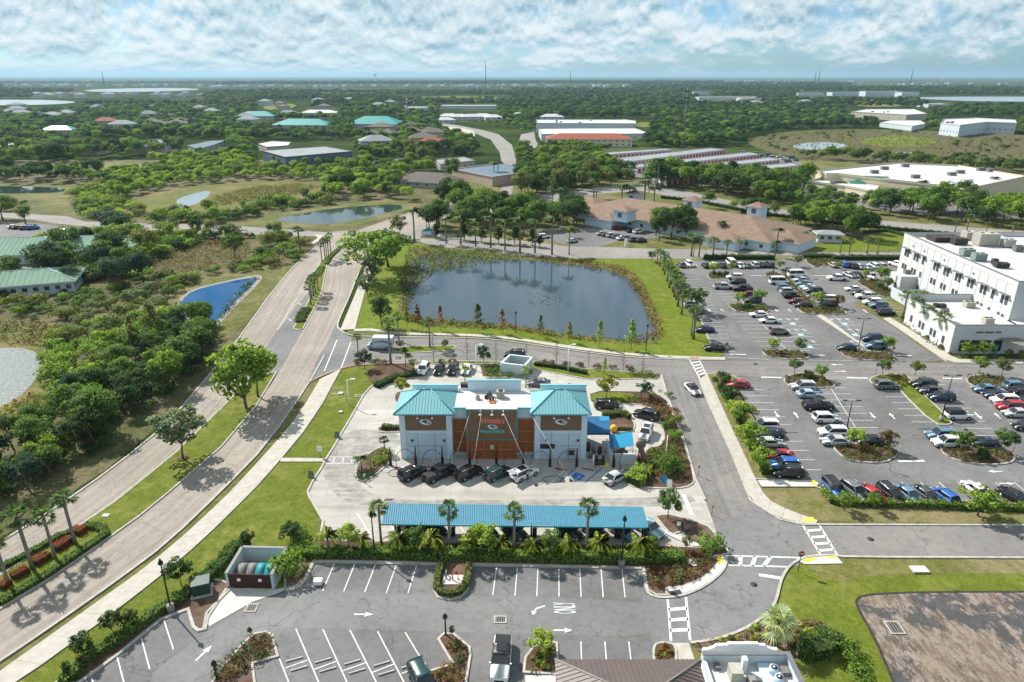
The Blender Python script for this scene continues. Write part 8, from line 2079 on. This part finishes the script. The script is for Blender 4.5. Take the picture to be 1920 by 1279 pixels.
reeds('marsh_growth', [(1400,262),(1470,248),(1600,244),(1919,258),(1919,320),(1600,300),(1500,294)],6000,1.0,['brown', 'olive', 'mid', 'olive'],70,1.0)
# woodland west of the boulevard, zone by zone
TW = 'trees of the woodland strip west of the boulevard'
scatter([(-60,860),(60,820),(150,760),(220,700),(260,650),(340,610),(380,600),(408,625),(395,668),(345,720),(290,765),(230,820),(120,880),(0,960),(-80,1000)], 'broadleaf_tree', 4.2,(4.0,7.5),['dark', 'mid', 'fresh', 'blue', 'mid', 'mid'], 'dense green tree in the woodland strip beside the boulevard verge', TW, 1)
scatter([(-60,900),(60,850),(160,800),(260,720),(345,640),(400,640),(345,720),(230,820),(120,880),(0,950)], 'thicket_shrub', 4.2,(2.2,3.6),['mid', 'fresh', 'dark', 'blue'], 'leafy shrub at the edge of the woodland strip by the boulevard', 'shrubs edging the woodland strip', 2)
scatter([(80,700),(90,640),(150,615),(230,600),(300,590),(330,600),(260,650),(220,700),(150,760),(110,780),(100,745)], 'thicket_shrub', 3.8,(2.0,4.0),['fresh', 'lime', 'mid', 'olive', 'fresh'], 'bright shrub in the thicket between the lake and the woodland strip', 'bright shrubs by the glittering lake', 3)
scatter([(240,690),(255,640),(320,605),(330,640),(280,700)], 'pine_tree', 7.5,(8,11),['olive', 'mid'], 'loose pale pine standing above the woodland strip', 'pines above the woodland strip', 4, keep=.8)
scatter([(-80,600),(-80,545),(60,540),(150,545),(260,530),(340,520),(380,512),(350,535),(330,560),(300,575),(220,595),(140,608),(60,600)], 'thicket_shrub', 4.9,(1.6,3.6),['mid', 'olive', 'dark', 'fresh', 'olive', 'grey'], 'low green shrub in the wide thicket west of the blue pond', 'shrubs of the wide thicket', 5)
scatter([(-80,545),(0,530),(70,520),(100,470),(180,470),(250,490),(270,520),(340,520),(260,532),(150,548),(60,545)], 'broadleaf_tree', 8.0,(6,10),['dark', 'mid', 'dark', 'mid', 'blue'], 'dark rounded tree beside the pale green roofed clinics', 'dark trees by the green roofed clinics', 6, keep=.9)
scatter([(180,470),(240,450),(330,455),(300,478),(262,500),(270,520),(220,520),(190,500)], 'broadleaf_tree', 9,(6,9),['mid', 'fresh', 'olive'], 'green tree behind the brown reed patch', 'trees behind the brown reeds', 7)
scatter([(390,448),(430,442),(520,445),(575,450),(572,468),(520,490),(440,502),(450,490),(475,470),(470,452)], 'thicket_shrub', 6,(2.5,5),['mid', 'olive', 'dark', 'fresh'], 'shrub on the point between side road and boulevard', 'shrubs on the boulevard point', 8)
scatter([(400,448),(440,443),(540,445),(560,460),(500,488),(450,498)], 'broadleaf_tree', 12,(6,9),['mid', 'olive'], 'medium tree on the point between side road and boulevard', 'trees on the boulevard point', 9)
for (b, t, c, w, lab) in (((205,437),392, 'blue', 1.9, 'wide bluish umbrella tree beside the side road'),((243,458),418, 'fresh', 1.7, 'wide flat-topped yellow-green tree below the bluish one'),((48,420),384, 'mid', 1.2, 'spreading oak over the small clinic car park'),((5,412),365, 'mid', 1.2, 'oak cut by the picture edge above the clinic car park')):
 pl('broadleaf_tree', b, t, c, lab, wide=w)
pl('cabbage_palm', (562,466),428, 'dark', 'stout shaggy palm at the boulevard point', 'palm', wide=1.5); pl('cabbage_palm', (524,492),467, 'olive', 'second stout shaggy palm lower on the boulevard point', 'palm', wide=1.6)
scatter([(60,452),(180,442),(300,440),(420,446),(400,452),(330,474),(262,500),(285,520),(200,530),(100,520),(95,470)], 'thicket_shrub', 4.6,(2.4,4.5),['mid', 'fresh', 'dark', 'lime', 'olive'], 'shrub in the thicket between clinics and brown reeds', 'shrubs between clinics and reeds', 51)
scatter([(180,442),(420,444),(560,448),(570,455),(440,456),(330,462),(220,465)], 'broadleaf_tree', 8,(5,8),['mid', 'fresh', 'dark', 'olive'], 'tree in the belt just below the side road', 'tree belt below the side road', 52)
scatter([(440,500),(520,490),(575,470),(560,490),(490,508),(400,515),(300,560),(296,545),(340,520)], 'thicket_shrub', 4.5,(2,3.6),['mid', 'olive', 'fresh'], 'shrub fringing the bank above the blue pond', 'shrubs above the blue pond', 53)
scatter([(0,376),(60,384),(60,398),(0,396)], 'thicket_shrub', 7,(2,4),['mid', 'olive'], 'shrub near the narrow pond bank', 'shrubs near the narrow pond', 54)
scatter([(1060,345),(1240,345),(1250,352),(1200,348),(1110,352),(1050,362)], 'broadleaf_tree', 7.5,(6,10),['mid', 'fresh', 'dark'], 'tree screening the storage rows from the cross road', 'trees screening the storage rows', 55)
scatter([(1000,292),(1060,283),(1150,286),(1070,298),(1040,310),(1005,318)], 'broadleaf_tree', 7.5,(6,9),['mid', 'fresh', 'olive'], 'tree between the red roof and the first storage row', 'trees by the red roof', 56)
scatter([(1395,262),(1470,250),(1600,246),(1760,250),(1919,262),(1919,310),(1700,300),(1560,296),(1480,290)], 'thicket_shrub', 16,(1.5,3.5),['olive', 'mid', 'dark'], 'low bush dotted over the wide marsh', 'bushes of the wide marsh', 57, hole=[[(1470,262),(1610,262),(1610,290),(1470,290)],[(1610,250),(1760,250),(1760,302),(1610,302)]], keep=.6)
scatter([(1225,262),(1330,262),(1340,276),(1225,280)], 'broadleaf_tree', 9,(6,9),['mid', 'fresh', 'lime'], 'tree round the foot of the phone tower', 'trees by the phone tower', 58)
scatter([(905,228),(1000,222),(1006,248),(972,250),(962,246),(935,242)], 'broadleaf_tree', 13,(5,8),['mid', 'fresh', 'dark'], 'tree on the lawns inside the curve of the north road', 'trees inside the north road curve', 61, keep=.7)
scatter([(835,248),(890,268),(898,292),(850,288),(835,262)], 'broadleaf_tree', 9,(6,9),['mid', 'fresh', 'dark'], 'tree on the outer side of the curved north road', 'trees outside the north road curve', 62)
scatter([(660,250),(760,250),(760,262),(660,262)], 'broadleaf_tree', 11,(4,7),['mid', 'fresh', 'dark'], 'tree in front of the bright teal hall', 'trees before the teal hall', 63)
scatter([(440,232),(620,246),(620,258),(440,246)], 'broadleaf_tree', 11,(4,7),['mid', 'dark'], 'tree in front of the wide teal roofs', 'trees before the wide teal roofs', 64)
scatter([(130,365),(200,340),(250,345),(240,378),(280,398),(240,420),(180,412),(140,395)], 'thicket_shrub', 6,(3,5),['mid', 'fresh', 'olive', 'lime'], 'shrub in the marsh edge thicket north of the side road', 'marsh edge shrubs', 10)
scatter([(260,425),(300,398),(400,405),(440,395),(520,380),(600,372),(640,376),(600,388),(520,400),(470,413),(430,420)], 'thicket_shrub', 8,(3,6),['mid', 'dark', 'fresh', 'olive'], 'shrub between the marsh and the junction pond', 'shrubs by the junction pond', 11)
scatter([(280,420),(420,400),(560,376),(640,372),(560,386),(440,408),(400,422)], 'broadleaf_tree', 15,(5,8.5),['mid', 'dark', 'fresh'], 'tree between the marsh and the junction pond', 'trees by the junction pond', 12)
scatter([(600,376),(620,340),(700,330),(780,330),(800,355),(780,378),(700,374),(650,378)], 'broadleaf_tree', 6.5,(6,9),['mid', 'dark', 'fresh', 'lime'], 'tree in the thick grove behind the junction pond', 'grove behind the junction pond', 13, hole=[[(752,328),(850,328),(850,372),(752,372)]])
scatter([(150,345),(300,300),(420,285),(560,295),(640,300),(640,345),(600,340),(470,338),(330,350),(230,378),(200,345)], 'broadleaf_tree', 6.0,(4,7),['lime', 'fresh', 'fresh', 'mid', 'lime'], 'bright lime green tree in the sunny woodland beyond the marsh', 'sunny lime woodland', 14, hole=[[(270,305),(300,305),(300,320),(20,330),(20,310)],[(480,266),(672,266),(672,322),(480,322)],[(340,262),(430,262),(430,292),(340,292)]])
scatter([(-200,345),(-200,322),(100,328),(200,325),(180,345),(100,346)], 'broadleaf_tree', 9,(7,11),['dark', 'mid', 'dark'], 'dark tree lining the long narrow pond', 'dark trees by the narrow pond', 15)
scatter([(-300,312),(-300,280),(130,282),(330,284),(350,290),(200,300),(60,308)], 'broadleaf_tree', 11,(8,13),['dark', 'mid', 'mid', 'fresh'], 'tree in the wood around the beige warehouses', 'wood around the warehouses', 16, hole=[[(150,272),(340,262),(340,282),(160,290)]])
EST = [
 ([(790,440),(830,405),(900,398),(960,395),(1010,398),(1020,440),(960,440),(900,436),(840,434)],7.2,(7,11),['dark', 'mid', 'mid'], 'dense tree between the north avenue and the cross road', 17,[]),
 ([(1000,440),(1020,410),(1060,390),(1105,405),(1120,418),(1060,430)],7.2,(7,10),['mid', 'dark'], 'dark tree in front of the tan roofed office', 18,[]),
 ([(1200,455),(1225,435),(1285,425),(1290,450),(1240,458)],7.2,(8,11),['mid', 'dark'], 'broad tree over the tan office entrance side', 19,[]),
 ([(1440,362),(1540,376),(1700,392),(1640,410),(1500,396),(1430,380)],7.6,(6.5,9.5),['mid', 'fresh', 'mid', 'dark'], 'tall shade tree in front of the cream warehouse', 20,[]),
 ([(1190,350),(1240,338),(1400,342),(1510,352),(1480,385),(1400,374),(1300,357)],7.2,(9,13),['mid', 'dark', 'fresh'], 'shade tree between the storage rows and the cross road', 21,[]),
 ([(1460,420),(1500,412),(1590,428),(1650,432),(1640,448),(1560,452),(1520,440)],7.2,(8,12),['mid', 'fresh', 'dark'], 'spreading tree above the lane east of the office', 22,[[(1520,440),(1560,440),(1560,470),(1520,470)]]),
 ([(1640,402),(1700,388),(1919,404),(2100,430),(2100,440),(1919,428),(1700,412)],7.2,(8,12),['mid', 'fresh', 'fresh', 'dark'], 'shade tree in the row before the long cream warehouse', 23,[]),
 ([(1700,372),(1919,392),(2100,400),(2100,408),(1919,400),(1700,382)],9,(7,11),['mid', 'fresh'], 'tree beside the warehouse loading yard', 24,[]),
 ([(960,372),(990,345),(1060,330),(1130,345),(1190,345),(1110,355),(1030,368)],7.2,(7,12),['mid', 'fresh', 'olive', 'dark'], 'tree on the near side of the cross road by the clinic block'.replace('near side', 'verge'),25,[]),
 ([(815,402),(845,380),(905,384),(898,398),(860,405)],7,(8,12),['mid', 'dark', 'fresh'], 'tree close to the flat blue-grey roof', 26,[]),
 ([(640,330),(660,320),(800,318),(850,325),(850,345),(780,335),(720,332)],7.2,(6,10),['mid', 'fresh', 'olive'], 'tree around the brown hip roof', 27,[[(765,325),(845,325),(845,375),(765,375)]]),
 ([(1000,330),(1010,290),(1070,280),(1120,300),(1150,322),(1200,335),(1130,340),(1060,326)],7.2,(6,11),['mid', 'olive', 'fresh', 'dark'], 'tree between the blue-grey roof and the storage rows', 28,[]),
 ([(660,300),(700,285),(850,285),(880,290),(880,315),(800,316),(700,318)],8.5,(7,12),['mid', 'fresh', 'olive', 'dark'], 'tree among the scattered low roofs north of the brown hip roof', 29,[[(668,294),(765,294),(765,326),(668,326)],[(812,292),(892,292),(892,318),(812,318)]]),
 ([(965,350),(975,290),(1000,280),(1010,330),(990,352)],8.5,(7,11),['mid', 'dark'], 'tree along the north road', 30,[]),
 ([(1040,440),(1070,440),(1090,455),(1060,462),(1000,452),(1000,446)],12,(4,6),['dark', 'olive'], 'small tree on the lawn by the office drive', 31,[]),
 ([(1300,386),(1400,400),(1500,414),(1580,420),(1560,432),(1500,432),(1450,424),(1380,408)],7.5,(6,10),['mid', 'dark', 'fresh'], 'tree between the tan roofed office and the cross road', 32,[]),
 ([(640,318),(520,312),(500,300),(640,305),(668,312)],8,(4,6.5),['mid', 'fresh', 'dark'], 'tree in front of the blue steel warehouse', 33,[]),
 ([(1505,352),(1600,362),(1720,368),(1880,385),(1880,392),(1700,380),(1560,368)],22,(5,7),['mid', 'fresh', 'dark'], 'tree close against the cream warehouse', 34,[])]
for (pxs, sp_, h_, cs, lab, seed, holes) in EST:
 scatter(pxs, 'broadleaf_tree', sp_, h_, cs, lab, lab.replace('tree', 'trees', 1), seed, hole=holes)
for (pxs, h_, c, lab) in (([(1560,478),(1690,484),(1690,480),(1600,476)],1.5, 'mid', 'x'),): pass
hedge('long_hedge', [(1390,398),(1500,412),(1620,426),(1760,440),(1919,455)],1.6,1.2, 'dark', 'long dark hedge along the cross road verge', dens=8, leaf=.5, z=.1)
hedge('long_hedge', [(1240,372),(1300,378),(1400,398)],1.6,1.2, 'dark', 'dark hedge behind the tan roofed office', dens=8, leaf=.5, z=.1)
hedge('long_hedge', [(1620,438),(1660,434),(1700,444)],1.4,1.0, 'dark', 'dotted hedge at the top of the small lawn by the clinic lane', dens=10, leaf=.4, z=.1)
def far_zone(px, spacing, h, colors, seed, hole=None, kind='broadleaf_tree', keep=1.0, lab='tree of the wide woods beyond the estate'):
 scatter(px, kind, spacing, h, colors, lab, 'trees of the wide woods', seed, hole=hole, keep=keep)
HB = [[(1580,203),(1745,203),(1745,232),(1580,232)],[(1750,222),(1915,222),(1915,252),(1750,252)],[(1000,224),(1225,224),(1225,270),(1000,270)],[(1020,252),(1185,252),(1185,299),(1020,299)],[(475,265),(672,265),(672,320),(475,320)],[(660,220),(750,220),(750,260),(660,260)],[(505,226),(620,226),(620,258),(505,258)],[(450,212),(506,212),(506,240),(450,240)],[(780,258),(856,258),(856,304),(740,304)],[(820,212),(940,212),(940,242),(820,242)],[(345,262),(430,262),(430,298),(345,298)],[(-50,268),(60,268),(60,304),(-50,304)],[(80,236),(145,236),(145,264),(80,264)],[(180,224),(220,224),(220,252),(180,252)],[(1150,276),(1500,276),(1500,314),(1150,314)],[(820,228),(1010,228),(1010,285),(890,300),(860,262),(820,255)],[(1640,224),(1740,224),(1740,254),(1640,254)],[(130,264),(350,260),(350,298),(130,304)],[(480,190),(600,190),(565,216),(480,219)],[(750,180),(965,180),(965,191),(750,191)]]
CL = [[(a, b),(c, b),(c, d),(a, d)] for (a, b, c, d) in ((1490,174,1726,190),(1305,182,1424,198),(1736,196,1784,208),(822,199,934,212),(756,203,804,216),(1296,171,1334,184),(5,158,400,171),(60,176,384,197),(950,159,1185,170),(1355,149,1645,158),(1595,155,1925,166),(140,262,236,292),(236,260,335,290),(350,262,430,290),(480,264,550,287),(560,206,640,224),(520,207,560,222),(600,176,700,181),(1000,178,1180,182),(1240,176,1290,181),(1600,196,1700,200),(300,200,420,204))]
HB = HB + CL
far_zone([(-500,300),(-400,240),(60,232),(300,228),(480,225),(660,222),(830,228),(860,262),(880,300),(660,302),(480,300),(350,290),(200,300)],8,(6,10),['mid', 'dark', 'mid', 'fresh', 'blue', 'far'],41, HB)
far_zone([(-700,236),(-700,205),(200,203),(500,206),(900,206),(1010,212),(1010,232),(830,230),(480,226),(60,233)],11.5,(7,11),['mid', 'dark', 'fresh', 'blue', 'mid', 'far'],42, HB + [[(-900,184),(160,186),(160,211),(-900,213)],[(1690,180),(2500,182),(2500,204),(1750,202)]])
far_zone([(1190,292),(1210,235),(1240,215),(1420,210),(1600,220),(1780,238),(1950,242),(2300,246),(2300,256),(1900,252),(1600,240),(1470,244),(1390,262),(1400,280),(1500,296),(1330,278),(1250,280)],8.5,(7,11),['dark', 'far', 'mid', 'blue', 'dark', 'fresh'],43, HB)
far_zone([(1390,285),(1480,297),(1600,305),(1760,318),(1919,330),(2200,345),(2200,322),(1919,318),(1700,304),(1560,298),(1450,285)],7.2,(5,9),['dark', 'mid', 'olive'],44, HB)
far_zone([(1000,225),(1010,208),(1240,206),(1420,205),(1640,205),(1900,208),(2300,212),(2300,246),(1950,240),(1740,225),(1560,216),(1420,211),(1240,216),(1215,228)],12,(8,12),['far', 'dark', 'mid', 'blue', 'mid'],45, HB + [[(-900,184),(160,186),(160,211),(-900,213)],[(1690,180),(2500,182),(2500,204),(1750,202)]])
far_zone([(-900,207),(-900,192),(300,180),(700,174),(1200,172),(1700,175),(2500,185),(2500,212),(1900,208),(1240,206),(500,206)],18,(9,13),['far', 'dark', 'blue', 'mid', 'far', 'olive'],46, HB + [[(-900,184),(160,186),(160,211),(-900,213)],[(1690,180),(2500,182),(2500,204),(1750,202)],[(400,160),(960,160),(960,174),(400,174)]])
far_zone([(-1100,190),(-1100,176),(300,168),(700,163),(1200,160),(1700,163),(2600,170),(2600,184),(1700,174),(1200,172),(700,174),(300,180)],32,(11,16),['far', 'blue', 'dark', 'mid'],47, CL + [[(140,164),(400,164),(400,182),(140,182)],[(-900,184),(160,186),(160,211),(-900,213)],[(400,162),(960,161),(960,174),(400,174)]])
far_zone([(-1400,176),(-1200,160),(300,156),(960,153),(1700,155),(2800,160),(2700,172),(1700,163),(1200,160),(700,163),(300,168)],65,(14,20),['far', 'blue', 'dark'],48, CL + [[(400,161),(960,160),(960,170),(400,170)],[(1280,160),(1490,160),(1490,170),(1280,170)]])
finish_scatter({'broadleaf_tree': 290, 'thicket_shrub': 240, 'pine_tree': 60})
# air
hm_ = bpy.data.materials.new('haze'); hm_.use_nodes = True; ht = hm_.node_tree; ht.nodes.clear()
pv = ht.nodes.new('ShaderNodeVolumePrincipled'); pv.inputs['Color'].default_value = (0.40,0.62,0.78,1); pv.inputs['Density'].default_value = 0.00006; pv.inputs['Anisotropy'].default_value = 0.2
ho = ht.nodes.new('ShaderNodeOutputMaterial'); ht.links.new(pv.outputs[0], ho.inputs['Volume'])
hb_ = MB(); hb_.box((0,22300,89),(62000,45600,180), None)
me = bpy.data.meshes.new('haze'); me.from_pydata(hb_.v, [], hb_.f); me.materials.append(hm_); o = link('haze', me); o['kind'] = 'stuff'; o['label'] = 'thin blue haze over the plain'
